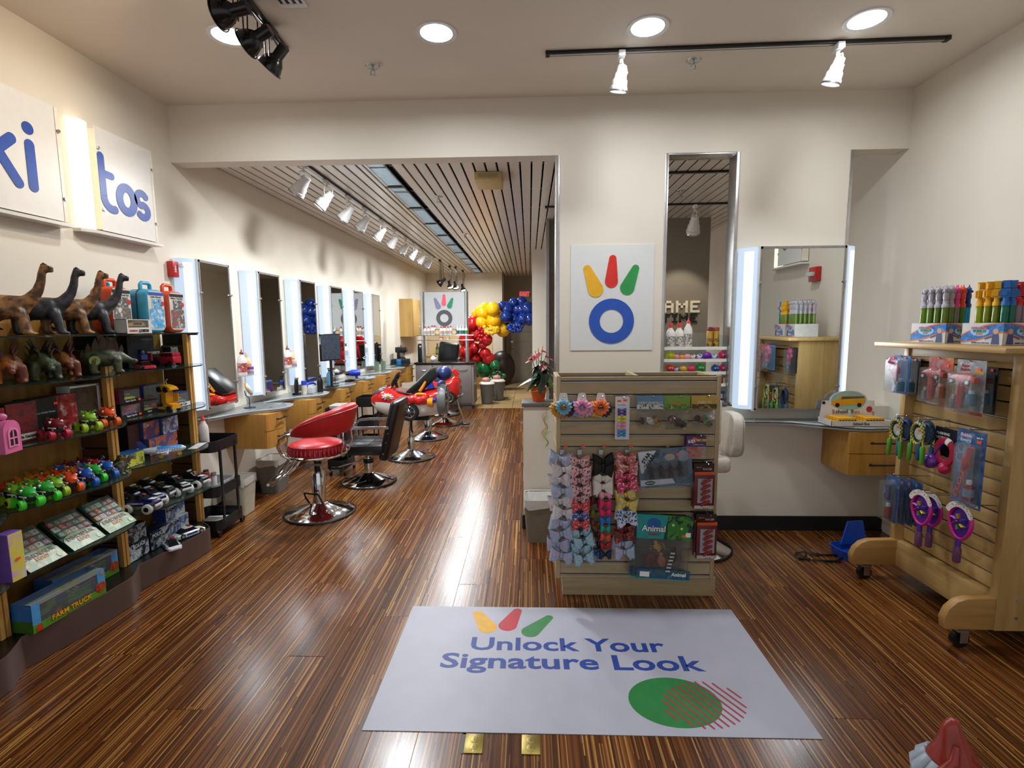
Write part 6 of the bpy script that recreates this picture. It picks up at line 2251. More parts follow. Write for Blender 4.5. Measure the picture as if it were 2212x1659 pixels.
def wand(lab,loc,head,liquid,kind):
 key=(head,liquid,kind)
 if key in _WD:
  return dup(_WD[key],loc,rnd.uniform(-.5,.5)-.8,lab)
 t=thing('bubble_wand',lab,'bubble wand',loc,-.8,group='bubble wands')
 lathe_part(t,'tube',[(.013,0),(.015,.006),(.015,.205)],clear(liquid,.35,.04,1.45,liquid),12)
 lathe_part(t,'collar',[(.017,.20),(.017,.218),(.013,.222),(.012,.24)],C(head,.45),12)
 m=C(head,.45)
 if kind=='unicorn':
  g=G().ball((0,0,.262),(.015,.017,.03),10,8).ball((0,-.008,.30),(.014,.02,.016),10,8)
  g.tube([(0,.002,.312),(0,.006,.33)],[.006,.001],6).ball((.012,.008,.29),.008,6,5).ball((-.012,.008,.29),.008,6,5)
 elif kind=='robot':
  g=G().box(-.016,-.013,.24,.016,.013,.285).box(-.012,-.011,.288,.012,.011,.322).box(-.024,-.008,.245,-.017,.008,.28).box(.017,-.008,.245,.024,.008,.28).box(-.018,-.02,.25,.004,-.013,.274)
  g.box(-.016,-.006,.318,.016,.006,.326)
 else:
  g=G().box(-.028,-.006,.245,.028,.006,.318).ball((0,-.004,.26),(.013,.013,.02),8,6).ball((0,-.004,.295),(.013,.013,.016),8,6).box(-.034,-.005,.262,-.028,.005,.285).box(.028,-.005,.262,.034,.005,.285)
 part('topper',g,[m],t,bevel=0.0)
 _WD[key]=t
 return t
def wand_grid(cx,cy,rz,pick,where):
 for i in range(5):
  for j in range(4):
   u,w_=-.072+i*.036,-.072+j*.044
   s_=u-w_
   nm,c,l,kd=pick(s_,i,j)
   wand('%s bubble wand, column %s, row %s of the %s carton'%(nm,ordn[i],ordn[j],where),(cx+u*cos(rz)-w_*sin(rz),cy+u*sin(rz)+w_*cos(rz),zt_+.004),c,l,kd)
GREYU=('grey unicorn-topped','#a9a4ad','#9ab84a','unicorn')
wand_grid(2.43,3.11,RD(9),lambda s,i,j:GREYU if s<.055 else(('pink unicorn-topped','#d84a8c','#c4b8a0','unicorn'),('orange unicorn-topped','#e84a1c','#7fae3a','unicorn'),('navy unicorn-topped','#23408c','#3ab4d0','unicorn'))[(s>.085)+(s>.12)],'farther')
wand_grid(2.49,2.80,RD(7),lambda s,i,j:('yellow robot-topped','#dba312','#b8c23a','robot')if s<-.04 else('blue robot-topped','#1f68b4','#2ca58a','robot')if s<.055 else('red car-topped','#bd1d22','#c9b4bc','car'),'nearer')
# ---- blister cards
def blister_card(lab,px,py,w,h,cardmat,d,content,group=None,yaw=0.0,name='bubble_gun_pack',cat='toy pack'):
 p=gs(px,py,d)
 t=ghang(name,lab,cat,p,group,yaw)
 part('card',G().box(-w/2,0,-h,w/2,.003,0),[cardmat],t)
 content(t,w,h)
 ghook(p,-.01)
 return t
def small_bottle(t,x,z,h,r,col,cap,y=-.025):
 b=part('liquid_bottle',G().lathe([(r,0),(r,h*.7),(r*.5,h*.82)],14,c=(x,y,z)),[clear(col,.45,.05,1.4,col)],t,smooth=50)
 part('bottle_cap',G().lathe([(r*.55,h*.8),(r*.55,h),(r*.4,h*1.02)],12,c=(x,y,z)),[C(cap,.4)],b)
def gun_car(col,kind=0):
 def f(t,w,h):
  m=C(col,.28,coat=.3)
  zc=-h*.36
  g=G().rings([[(x,-.03+yy,zc+zz2)for yy,zz2 in[(-.018*k1,-.012),(.018*k1,-.012),(.018*k1,.008),(.010,.008+k2),(-.010,.008+k2),(-.018*k1,.008)]]for x,k1,k2 in((-.075,.7,.004),(-.055,1,.012),(-.02,1,.028),(.02,1,.03),(.05,1,.014),(.075,.8,.008))])
  part('gun_body',g,[m],t,smooth=30)
  for x in(-.048,.045):
   wv=part('wheel',G().cyl((x,-.056,zc-.01),(x,-.048,zc-.01),.015,n=14),[BLACK],t)
   part('hub',G().cyl((x,-.058,zc-.01),(x,-.055,zc-.01),.009,n=10),[C('#cfcac4',.3)],wv)
  part('grip',G().tube([(-.015,-.03,zc-.01),(-.01,-.03,zc-.06),(-.018,-.03,-h*.88)],[(.016,.012),(.02,.014),(.018,.014)],10),[m],t,smooth=50)
  part('trigger_guard',G().tube([(.008,-.03,zc-.02),(.028,-.03,zc-.035),(.012,-.03,zc-.055)],.005,6),[m],t)
  part('windscreen',G().box(-.022,-.042,zc+.012,.02,-.018,zc+.03),[C('#3a1a1a',.2)],t)
  small_bottle(t,.045,-h*.82,.075,.022,'#5aa0c0' if kind else '#c87a4c','#b8d4de' if kind else '#d8a8a0')
  small_bottle(t,-.06,-h*.92,.07,.017,'#9aa4b0','#c4b4ac')
  part('blister',G().box(-w*.47,-.06,-h*.97,w*.47,-.001,-h*.22),[cellophane()],t,bevel=.012)
  sticker(t,(w*.30,-.002,-h*.16),(1,0,0),(0,0,1),.016,.014)
 return f
def gun_pink(t,w,h):
 m=C('#c04a7c',.3,coat=.3)
 g=G().ball((-.02,-.04,-.035),(.03,.025,.03),14,10).ball((.0,-.035,-.085),(.028,.022,.035),14,10).ball((-.035,-.035,-.075),(.016,.014,.02),10,8)
 g.tube([(.0,-.035,-.1),(.005,-.03,-.16)],[.014,.011],10)
 part('gun_body',remesh(g,[m],.005,2),None,t)
 small_bottle(t,.035,-h*.92,.075,.02,'#4a8c98','#a0c0c8')
 part('blister',G().box(-w*.47,-.062,-h*.96,w*.47,-.001,-.015),[cellophane()],t,bevel=.012)
 sticker(t,(w*.2,-.003,-.014),(1,0,0),(0,0,1),.016,.014)
CA=patch(('#c9c4be','#b8b2ac','#8a8f96','#d4d0c8'),12)
blister_card('pink animal bubble gun in blister pack, far end of top row',1950,768,.13,.225,C('#3f72a8',.4),.20,gun_pink,'bubble gun packs')
blister_card('pink bubble gun pack hanging behind the far-end one',1972,772,.13,.225,C('#2c2430',.4),.06,gun_pink,'bubble gun packs')
blister_card('red rescue-car bubble gun on red and yellow card',2034,772,.165,.26,patch(('#a8281f','#c8a01c','#b84a34','#8a9ab0'),9),.16,gun_car('#b8201c',0),'bubble gun packs')
t=blister_card('red sports-car bubble gun on grey street card',2100,778,.17,.275,CA,.16,gun_car('#c01c18',1),'bubble gun packs')
lettering('Super',.022,C('#a8281f',.4),t,(-.035,-.001,-.03),(1,0,0),(0,0,1),.01,shear=.3)
lettering('Bubble',.022,C('#a8281f',.4),t,(-.035,-.001,-.05),(1,0,0),(0,0,1),.01,shear=.3)
part('yellow_car_print',G().prism([(.02,-.07),(.075,-.07),(.078,-.058),(.062,-.052),(.052,-.042),(.03,-.044),(.02,-.058)],0,.001),[C('#c8942c',.4)],t).data.transform(MX.Translation((0,-.001,0))@MX.Rotation(pi/2,4,'X'))
part('foot_strip',G().box(-.085,-.001,-.275,.085,0,-.258),[C('#a8281f',.4)],t)
blister_card('dark-carded bubble gun pack behind the sports-car one',2128,780,.16,.27,C('#2a2430',.4),.04,gun_car('#5a1a1c',1),'bubble gun packs')
# ---- jump ropes
def jump_rope(lab,px,py,d,c1,c2,hc,front):
 p=gs(px,py,d)
 t=ghang('jump_rope',lab,'jump rope',p,'jump ropes')
 g=G().prism(circ(0,-.075,.066,24,.82,1.05),0,.002)
 g.v=[(x,-z2,y)for x,y,z2 in g.v]
 part('card',g,[C('#2a3a5c',.4)],t)
 if front:
  g=G().prism(circ(0,-.085,.036,20),.002,.003)
  g.v=[(x,-z2,y)for x,y,z2 in g.v]
  part('card_photo',g,[patch(('#6a8a3c','#8fa8b8','#c8c4b0','#4a6a2c'),30)],t)
  lettering('JET',.016,WHITE,t,(.008,-.0035,-.10),(1,0,0),(0,0,1),.02)
  sticker(t,(.004,-.004,-.068),(1,0,0),(0,0,1),.018,.012)
  lettering('JUMP',.013,WHITE,t,(-.02,-.0035,-.022),(.8,0,.6),(-.6,0,.8))
  lettering('ROPE',.013,WHITE,t,(.03,-.0035,-.026),(.8,0,-.6),(.6,0,.8))
 for k in range(4):
  N=34
  g=G()
  pts=[((.043+.004*(k%2))*cos(2*pi*i/N),-.008-.006*(k//2),-.085+(.056+.005*(k%2))*sin(2*pi*i/N))for i in range(N)]
  vs0=len(g.f)
  g.tube(pts,.0042,6,closed=True)
  for fi in range(len(g.f)):
   g.m[fi]=((fi//6)+(fi%6))%2
  part('rope_coil',g,[C(c1,.6),C(c2,.6)],t,smooth=60)
 for s in(-1,1):
  g=G().tube([(s*.043,-.012,-.11),(s*.046,-.012,-.155)],.004,6)
  part('rope_end',g,[C(c1,.6)],t)
  part('grip',G().tube([(s*.046,-.012,-.15),(s*.046,-.012,-.16),(s*.05,-.012,-.245),(s*.05,-.012,-.255)],[.009,.0125,.011,.006],10),[C(hc,.45)],t,smooth=50)
 ghook(p,-.005)
 return t
jump_rope('yellow and black jump rope with green grips, farther of the front pair',1942,898,.16,'#c8c83c','#20222a','#4f9a2c',True)
jump_rope('yellow and black jump rope with green grips, nearer of the front pair',1989,905,.16,'#c8c83c','#20222a','#4f9a2c',True)
jump_rope('blue jump rope hanging behind the farther yellow rope',1962,900,.09,'#2a4a7c','#15181f','#2c6a9c',False)
jump_rope('green and black jump rope hanging behind the nearer yellow rope',2008,906,.09,'#2c6a5c','#15181f','#2c6a9c',False)
# ---- hopper ring toy, bubble sword, small bubble packs
p=gs(2045,925,.07)
t=ghang('hopper_toy','flashing ankle hopper with purple ball and red ring on card','skip toy',p)
part('card',G().box(-.075,0,-.16,.075,.003,0),[C('#1a1c24',.4)],t)
lettering('FLASHING',.02,WHITE,t,(-.02,-.001,-.035),(1,0,0),(0,0,1),.03)
lettering('HOPPER',.024,WHITE,t,(-.022,-.001,-.06),(1,0,0),(0,0,1),.03)
g=G().prism(circ(-.035,-.10,.018,16),0,.001)
g.v=[(x,-z2-.001,y)for x,y,z2 in g.v]
part('try_me_dot',g,[C('#c87a2c',.4)],t)
lettering('TRY ME',.009,BLACK,t,(-.035,-.0035,-.10),(1,0,0),(0,0,1),.03)
part('ankle_ring',G().tube([(.04+.055*cos(q),-.03,-.125+.062*sin(q))for q in[2*pi*i/24 for i in range(24)]],[(.012,.02)]*24,8,closed=True),[C('#a81c3c',.3)],t)
part('white_bands',G().tube([(.04+.055*cos(q),-.03,-.125+.062*sin(q))for q in(1.0,1.2,1.4)],[(.0135,.0215)]*3,8),[WHITE],t)
part('ball',G().ball((-.035,-.045,-.195),(.045,.04,.042),18,12),[C('#6a2c94',.25,coat=.3)],t)
part('ball',G().ball((.05,-.035,-.215),(.032,.03,.034),16,10),[C('#b81c4c',.25,coat=.3)],t)
part('cord',G().tube([(-.02,-.045,-.16),(.0,-.04,-.12),(.04,-.03,-.06)],.004,6),[C('#4a2c8c',.4)],t)
ghook(p)
p=gs(2100,930,.17)
t=ghang('bubble_sword_pack','red bubble sword with small bottle on blue card','toy pack',p)
SEA=patch(('#3c5f96','#54759f','#2f4f86','#8aa0b4'),8,.4)
part('card',G().box(-.085,0,-.39,.085,.003,0),[SEA],t)
lettering('Bubble',.024,C('#d8c0d8',.4),t,(-.03,-.001,-.03),(1,0,0),(0,0,1),.04)
lettering('Sword',.024,C('#a8c8e8',.4),t,(-.03,-.001,-.055),(1,0,0),(0,0,1),.04)
lettering('age 5+',.014,WHITE,t,(.05,-.001,-.03),(1,0,0),(0,0,1),.02)
sticker(t,(.05,-.002,-.05),(1,0,0),(0,0,1),.026,.014)
for c_,r_ in(((-.045,-.10),.024),((-.05,-.15),.028),((-.02,-.08),.015)):
 part('bubble_print',G().tube([(c_[0]+r_*cos(q),-.001,c_[1]+r_*sin(q))for q in[2*pi*i/20 for i in range(20)]],.0012,5,closed=True),[C('#a8c4d8',.3)],t)
hd=[(.035,-.025,-.08),(.03,-.028,-.11),(.018,-.03,-.14),(.022,-.03,-.165),(.008,-.028,-.19)]
part('sword_hilt',G().tube(hd,[.015,.012,.02,.022,.013],12),[C('#b81f34',.3)],t,smooth=50)
lk=[]
for k in range(5):
 z_=-.20-k*.032
 part('wand_ring',G().tube([(.004-.008*k+.011*cos(q),-.026,z_+.018*sin(q))for q in[2*pi*i/14 for i in range(14)]],.004,6,closed=True),[C('#d0502c',.35)],t)
small_bottle(t,.045,-.345,.10,.022,'#b03a34','#d8d4d0',-.028)
part('bottle_label',G().lathe([(.0225,.018),(.0225,.06)],14,c=(.045,-.028,-.345),caps=False),[C('#7a8aa8',.4)],t)
part('blister',G().box(-.04,-.055,-.375,.078,-.001,-.065),[cellophane()],t,bevel=.012)
part('barcode_label',G().box(.03,-.001,-.382,.075,0,-.366),[dots('#d0ccc8','#2a2a2a',90,.4)],t)
ghook(p)
for k in range(4):
 p=gs(1930+16*k,1030+3*k,.22-.055*k)
 t=ghang('bubble_bottle_pack','blue-carded bubble wand and bottle pack, %s from the aisle'%ordn[k],'toy pack',p,'bubble bottle packs')
 part('card',G().box(-.055,0,-.275,.055,.003,0),[SEA],t)
 part('wand_top',G().tube([(0,-.025,-.05),(0,-.025,-.09),(0,-.028,-.11),(0,-.025,-.14)],[.018,.012,.018,.012],10),[C('#1c2f7a',.3)],t,smooth=50)
 small_bottle(t,.01,-.25,.09,.02,'#a83430','#d8d4d0')
 part('blister',G().box(-.045,-.055,-.265,.045,-.001,-.03),[cellophane()],t,bevel=.01)
 if k in(1,2):
  sticker(t,(0.02,-.003,-.022),(1,0,0),(0,0,1),.014,.012)
ghook(gs(1935,1028,.2))
def fan(lab,px,py,d,front=True):
 p=gs(px,py,d)
 t=ghang('bubble_fan',lab,'bubble toy',p,'bubble fans')
 PK,PP=C('#c41f86',.3),C('#4a1f86',.35)
 N=30
 oval=[(.068*cos(2*pi*i/N)*(1-.18*max(0,-sin(2*pi*i/N))),-.09+.088*sin(2*pi*i/N))for i in range(N)]
 part('rim',G().tube([(x,-.012,z2)for x,z2 in oval],.009,8,closed=True),[PK],t,smooth=60)
 g=G().prism([(x*.97,y)for x,y in oval],.004,.008)
 g.v=[(x,-z2,y)for x,y,z2 in g.v]
 part('tray',g,[PP],t)
 for k in range(6):
  a=2*pi*k/6+.4
  g=G().tube([(.016*cos(a),-.024,-.085+.016*sin(a)),(.040*cos(a+.2),-.024,-.085+.040*sin(a+.2))],[(.007,.003),(.014,.003)],8)
  part('blade',g,[C(('#3c6ac0','#d8902c','#8c5aa0','#c03a4a','#5a8a3c','#c8b03a')[k],.35)],t)
 part('blade_hub',G().ball((0,-.028,-.085),.009,10,8),[PP],t)
 part('neck',G().tube([(0,-.014,-.175),(0,-.014,-.215)],[.011,.014],10),[PP],t)
 part('bottle_grip',G().lathe([(.015,-.305),(.018,-.30),(.018,-.235),(.013,-.222),(.013,-.212)],14,c=(0,-.014,0)),[clear('#b48cb4',.45,.05,1.4,'#8c5a86')],t,smooth=50)
 g=G().stroke(arc(0,-.08,.078,.085,150,30,12),.03,.0015)
 g.v=[(x,-z2-.022,y)for x,y,z2 in g.v]
 part('header_card',g,[dots('#d8cfc8','#3a3434',110,.3)],t)
 ghook(p,-.0)
 return t
fan('pink and purple bubble fan with pinwheel, nearest the aisle',1998,1066,.19)
fan('pink and purple bubble fan hanging behind the aisle-side one',2020,1070,.09)
fan('pink and purple bubble fan with pinwheel under the bubble sword',2083,1092,.16)
# ---- school bus counter display
t=thing('school_bus_display','white counter carton of yellow toy buses with printed backboard','display box',(2.375,3.775,.9095))
CW=C('#d6d4d0',.45)
w,d=.42,.17
g=G().box(-w/2,-d/2,0,w/2,d/2,.003).box(-w/2,-d/2,0,w/2,-d/2+.003,.04).box(-w/2,-d/2,0,-w/2+.003,d/2,.045).box(w/2-.003,-d/2,0,w/2,d/2,.045)
part('tray',g,[CW],t)
pts=[(-w/2,0),(w/2,0),(w/2-.02,.165)]+[(.14*cos(q),.165+.075*sin(q))for q in[pi*i/14 for i in range(15)]]+[(-w/2+.02,.165)]
g=G().prism(pts,0,.003)
g.v=[(x,d/2-.003-z2,y)for x,y,z2 in g.v]
part('backboard',g,[CW],t)
g=G().prism(circ(0,.165,.128,28,1,.56),0,.0008)
g.v=[(x,d/2-.0065-z2,y)for x,y,z2 in g.v]
part('teal_oval',g,[C('#8fb4ac',.45)],t)
YB_=C('#d79a14',.4)
def flat(t,name,poly,y,mat,parent=None):
 g=G().prism(poly,0,.0008)
 g.v=[(x,y-z2,yy)for x,yy,z2 in g.v]
 return part(name,g,[mat],parent or t)
y_=d/2-.0075
flat(t,'bus_print',[(-.125,.135),(-.09,.125),(.115,.14),(.12,.20),(-.06,.205),(-.075,.175),(-.12,.165)],y_,YB_)
flat(t,'bus_window_print',[(-.055,.175),(.112,.185),(.112,.197),(-.05,.195)],y_-.001,C('#3c5a5c',.4))
for x in(-.08,.08):
 flat(t,'bus_wheel_print',circ(x,.132,.016,14),y_-.001,BLACK)
flat(t,'apple_print',circ(.155,.10,.022,16),y_,C('#a8202c',.4))
flat(t,'dot_print',circ(-.18,.15,.012,12),y_,BLACK)
flat(t,'dot_print',circ(.185,.075,.010,12),y_,C('#c87a8c',.4))
flat(t,'dot_print',circ(.185,.048,.010,12),y_,C('#2a4a4c',.4))
for s_,c_,x_ in(('S','#b8241c',-.105),('chool','#2a2a2a',-.045),('B','#3a6a2c',.032),('u','#c8762c',.058),('s','#c89a3c',.08)):
 lettering(s_,.04,C(c_,.4),t,(x_,y_-.001,.082),(1,0,0),(0,0,1),.012)
lettering('School Bus',.026,C('#2a2a2a',.4),t,(.0,-d/2-.0012,.02),(1,0,0),(0,0,1),.012)
BW=C('#181512',.3)
bus0=None
for r_ in range(4):
 for c_ in range(2):
  loc=(2.375-.10+c_*.195,3.775-.058+r_*.036,.9135)
  lb='small yellow toy school bus, %s column, %s from the front in the carton'%(('left','right')[c_],ordn[r_])
  if bus0 is None:
   bus0=thing('toy_bus',lb,'toy bus',loc,0,'toy school buses')
   g=G().box(-.06,-.016,.012,.075,.016,.05).box(-.085,-.013,.012,-.06,.013,.033)
   part('body',g,[YB_],bus0,bevel=.004)
   part('roof',G().box(-.058,-.014,.05,.073,.014,.056),[C('#e0aa24',.4)],bus0,bevel=.003)
   for s in(-1,1):
    for k in range(6):
     part('window',G().cbox((-.042+k*.021,s*.0163,.037),(.014,.001,.011)),[BW],bus0)
    part('stripe',G().cbox((.005,s*.0163,.024),(.13,.001,.004)),[BW],bus0)
    for x in(-.06,.045):
     part('wheel',G().cyl((x,s*.009,.0125),(x,s*.017,.0125),.0125,n=12),[TYRE],bus0)
  else:
   dup(bus0,loc,0,lb)
   # blue plastic dustpan with cables behind the gondola foot
t=thing('dustpan','blue plastic dustpan on the floor behind the gondola foot','dustpan',(2.29,3.56,0),RD(10))
ro=rrect(-.13,-.10,.20,.10,.06,5)
g=G().rings([[(x*.85,y*.85,0)for x,y in ro],[(x,y,.07)for x,y in ro],[(x*.94,y*.94,.072)for x,y in ro],[(x*.8,y*.8,.01)for x,y in ro]])
part('pan',g,[C('#1747a8',.35)],t,smooth=40)
part('back_flap',G().prism([(-.02,0),(.19,0),(.17,.16),(.05,.16)],0,.012),[C('#1747a8',.35)],t).data.transform(MX.Translation((0,.09,.05))@MX.Rotation(RD(80),4,'X'))
cb=[(2.03+.13*cos(u)+.05*sin(2.3*u),3.52+.06*sin(u)+.02*cos(3*u),.006+.004*(i%3))for i,u in enumerate([.35*i for i in range(34)])]
solo('power_cable',G().tube(cb,.005,6),[BLACK],'tangle of black cable on the floor beside the blue dustpan','cable')
# toys on the left shelving
HP=pi/2
def ballchain(g,pts,n=10):
 """soft tube through (x, y, z, r) points"""
 g.tube([p[:3]for p in pts],[p[3]for p in pts],n)
 for p in(pts[0],pts[-1]):
  g.ball(p[:3],p[3]*.98,10,8)
def brachio():
 g=G()
 g.ball((-.01,0,.128),(.125,.056,.052),18,12).ball((.05,0,.14),(.06,.052,.055),14,10)
 ballchain(g,[(.07,0,.145,.046),(.115,0,.175,.033),(.145,0,.22,.023),(.16,0,.265,.019),(.166,0,.305,.017),(.172,0,.325,.016)])
 g.ball((.186,0,.332),(.030,.018,.014),12,8).ball((.176,0,.34),(.016,.015,.011),10,6)
 g.ball((.196,0,.317),(.02,.013,.006),10,6)
 ballchain(g,[(-.09,0,.125,.04),(-.14,.01,.10,.028),(-.175,.045,.07,.018),(-.17,.09,.045,.011),(-.14,.12,.03,.006)])
 for sx in(1,-1):
  for sy in(1,-1):
   ballchain(g,[(sx*.068,sy*.034,.11,.031),(sx*.08+.004,sy*.04,.06,.021),(sx*.082+.008,sy*.042,.02,.02)])
   g.ball((sx*.082+.02,sy*.042,.010),(.028,.02,.011),10,6)
 g.v=[(x,y,max(z,.001))for x,y,z in g.v]
 return remesh(g,[BLACK],.006,2)
def two_tone(c1,c2,scale=14,rough=.45):
 m=C(c1,rough,var=.3,scale=scale).copy()
 rp=[n for n in m.node_tree.nodes if n.type=='VALTORGB'][0]
 e=rp.color_ramp.elements
 e[0].color=lin(c2)+(1,)
 e[1].color=lin(c1)+(1,)
 e[0].position,e[1].position=.42,.56
 return m
BRM=brachio()
DB=two_tone('#9a6a3a','#4a2f1c',22)
DG=two_tone('#35343a','#1c1c20',30)
def dino_long(lab,loc,rz,mat):
 t=thing('toy_dinosaur',lab,'toy dinosaur',loc,rz,group='long-necked toy dinosaurs')
 me=BRM.copy()
 me.materials.clear()
 me.materials.append(mat)
 part('body',me,None,t)
 part('crest',G().tube([(.165,0,.345),(.176,0,.354),(.19,0,.345)],[.004,.006,.003],6),[BLACKM],t)
 for s in(-1,1):
  part('eye',G().ball((.196,s*.0155,.338),.0035,6,5),[BLACK],t)
 return t
zA=ZSH[0]
dino_long('brown long-necked toy dinosaur nearest the camera on top shelf',(-2.545,2.40,zA),RD(40),DB)
dino_long('dark grey long-necked toy dinosaur, second from the left on top shelf',(-2.545,2.585,zA),RD(42),DG)
dino_long('brown long-necked toy dinosaur, third from the left on top shelf',(-2.55,2.745,zA),RD(42),DB)
dino_long('dark grey long-necked toy dinosaur in front of the orange case',(-2.555,2.90,zA),RD(42),DG)
def stego_body():
 g=G()
 g.ball((0,0,.10),(.10,.062,.058),16,12)
 ballchain(g,[(.07,0,.10,.04),(.105,0,.085,.027),(.125,0,.075,.02)])
 g.ball((.14,0,.07),(.028,.019,.018),12,8)
 ballchain(g,[(-.07,0,.10,.045),(-.115,.02,.08,.026),(-.14,.05,.07,.014)])
 for sx in(1,-1):
  for sy in(1,-1):
   ballchain(g,[(sx*.055,sy*.042,.08,.03),(sx*.06,sy*.05,.035,.022),(sx*.06,sy*.05,.014,.021)])
   g.ball((sx*.06+.01,sy*.05,.010),(.026,.022,.012),10,6)
 g.v=[(x,y,max(z,.001))for x,y,z in g.v]
 return remesh(g,[BLACK],.0065,2)
STM=stego_body()
def stego(lab,loc,rz,mat,pm,sc=1.0,tagc=None):
 t=thing('toy_dinosaur',lab,'toy dinosaur',loc,rz,group='plated toy dinosaurs')
 t.scale=(sc,sc,sc)
 me=STM.copy()
 me.materials.clear()
 me.materials.append(mat)
 part('body',me,None,t)
 for k,(x,z,s)in enumerate(((.075,.135,.6),(.045,.15,.9),(.008,.155,1.15),(-.03,.15,1.0),(-.065,.138,.75),(-.095,.115,.5))):
  for sy in(-1,1):
   xx=x+.012*sy
   g=G().rings([[(xx-.02*s,sy*.018,z-.012),(xx-.012*s,sy*.018,z+.034*s),(xx+.004,sy*.038,z+.072*s),(xx+.018*s,sy*.018,z+.03*s),(xx+.016*s,sy*.018,z-.012)],[(xx-.02*s,sy*.024,z-.012),(xx-.012*s,sy*.026,z+.034*s),(xx+.004,sy*.044,z+.072*s),(xx+.018*s,sy*.026,z+.03*s),(xx+.016*s,sy*.024,z-.012)]])
   part('back_plate',g,[pm],t)
 for s in(-1,1):
  part('eye',G().ball((.148,s*.016,.078),.0035,6,5),[BLACK],t)
 for x in(-.11,-.13):
  part('tail_spike',G().tube([(x,.02,.085),(x-.01,.0,.13)],[.006,.001],6),[pm],t)
 if tagc:
  o=part('round_tag',G().tube([(-.05,-.066,.085),(-.05,-.068,.085)],.028,18),[C('#7f9a4c',.5)],t)
  part('tag_sticker',G().box(-.055,-.070,.085,-.04,-.0685,.10),[C('#b8281f',.5)],o)
 return t
zB=ZSH[1]
OM=two_tone('#b0642c','#6a2c1c',18)
GM=two_tone('#4a4c30','#2a2c1e',20)
MP=C('#5a1420',.45)
GP=C('#3a2a1c',.5)
stego('orange toy stegosaurus with maroon plates at left end of second shelf',(-2.55,2.41,zB),RD(-38),OM,MP,.92)
stego('dark green toy stegosaurus facing the aisle on second shelf',(-2.54,2.575,zB),RD(-30),GM,GP,.92)
stego('orange toy stegosaurus right of the dark green one',(-2.56,2.72,zB),RD(-34),OM,MP,.9)
stego('green toy stegosaurus seen side on with round price tag',(-2.50,2.93,zB),RD(42),GM,C('#4a3028',.5),.95,True)
# ---- toy cases
def case(lab,loc,side,cols,handle,w=.165,d=.13,h=.285):
 t=thing('toy_case',lab,'toy case',loc,HP,group='toy role-play cases')
 rr=rrect(-w/2,0,w/2,h,.045,5)
 m=C(side,.3,coat=.2)
 g=G().rings([[(x*.9,-d/2+.0,.012+z*.93)for x,z in rr],[(x,-d/2+.015,z)for x,z in rr],[(x,d/2-.015,z)for x,z in rr],[(x*.9,d/2,.012+z*.93)for x,z in rr]])
 part('shell',g,[m],t,smooth=50)
 part('seam',G().tube([(x*1.004,.0,z)for x,z in rr],.004,6,closed=True),[BLACK],t)
 g=G().prism(rrect(-w*.44,.02,w*.44,h*.96,.03,5),0,.002)
 g.v=[(x,-d/2-z,y)for x,y,z in g.v]
 part('card',g,[C('#c9c4bc',.4)],t)
 g=G().prism(rrect(-w*.40,.03,w*.40,h*.55,.01,3),0,.001)
 g.v=[(x,-d/2-.0025-z,y)for x,y,z in g.v]
 part('card_picture',g,[patch(cols,26,.4,loc[1])],t)
 part('card_shop_picture',G().box(-w*.24,-d/2-.0035,h*.56,w*.30,-d/2-.0025,h*.78),[patch((cols[0],'#d8d0c4',cols[2],'#4a4a4a'),40,.4,loc[1]+1)],t)
 part('card_head',G().box(-w*.42,-d/2-.003,h*.86,w*.42,-d/2-.002,h*.93),[C('#20242c' if side!='#2e96b8' else '#2c4fa0',.4)],t)
 lettering('Deluxe Tool Set' if side!='#2e96b8' else 'Little Doctor',.018,C('#2a2a2a',.4),t,(0,-d/2-.0035,h*.825),(1,0,0),(0,0,1))
 part('round_seal',G().tube([(w*.34,-d/2-.004,h*.68),(w*.34,-d/2-.003,h*.68)],.016,14),[C('#b8342c',.4)],t)
 part('handle',G().tube([(-.042,.0,h-.004),(-.042,0,h+.03),(-.03,0,h+.042),(.03,0,h+.042),(.042,0,h+.03),(.042,0,h-.004)],[.012,.012,.012,.012,.012,.012],10),[C(handle,.3)],t,smooth=50)
 return t
OC,BC='#cf451c','#2e96b8'
case('orange toy tool case, first in the row behind the grey dinosaur',(-2.57,3.10,zA),OC,('#c8501c','#d8d0c4','#5a5a5c','#e08a3c'),OC)
case('blue toy doctor case between the two orange cases',(-2.53,3.34,zA),BC,('#2c62b0','#d0d4d8','#5aa0c8','#3c78c0'),BC)
case('orange toy tool case at the right end of the top shelf',(-2.53,3.54,zA),OC,('#c8501c','#d8d0c4','#5a5a5c','#b84a34'),OC)
t=case('blue toy case hidden behind the first orange case',(-2.665,3.16,zA),BC,('#2c62b0','#d0d4d8','#5aa0c8','#3c78c0'),BC,.14,.05,.28)
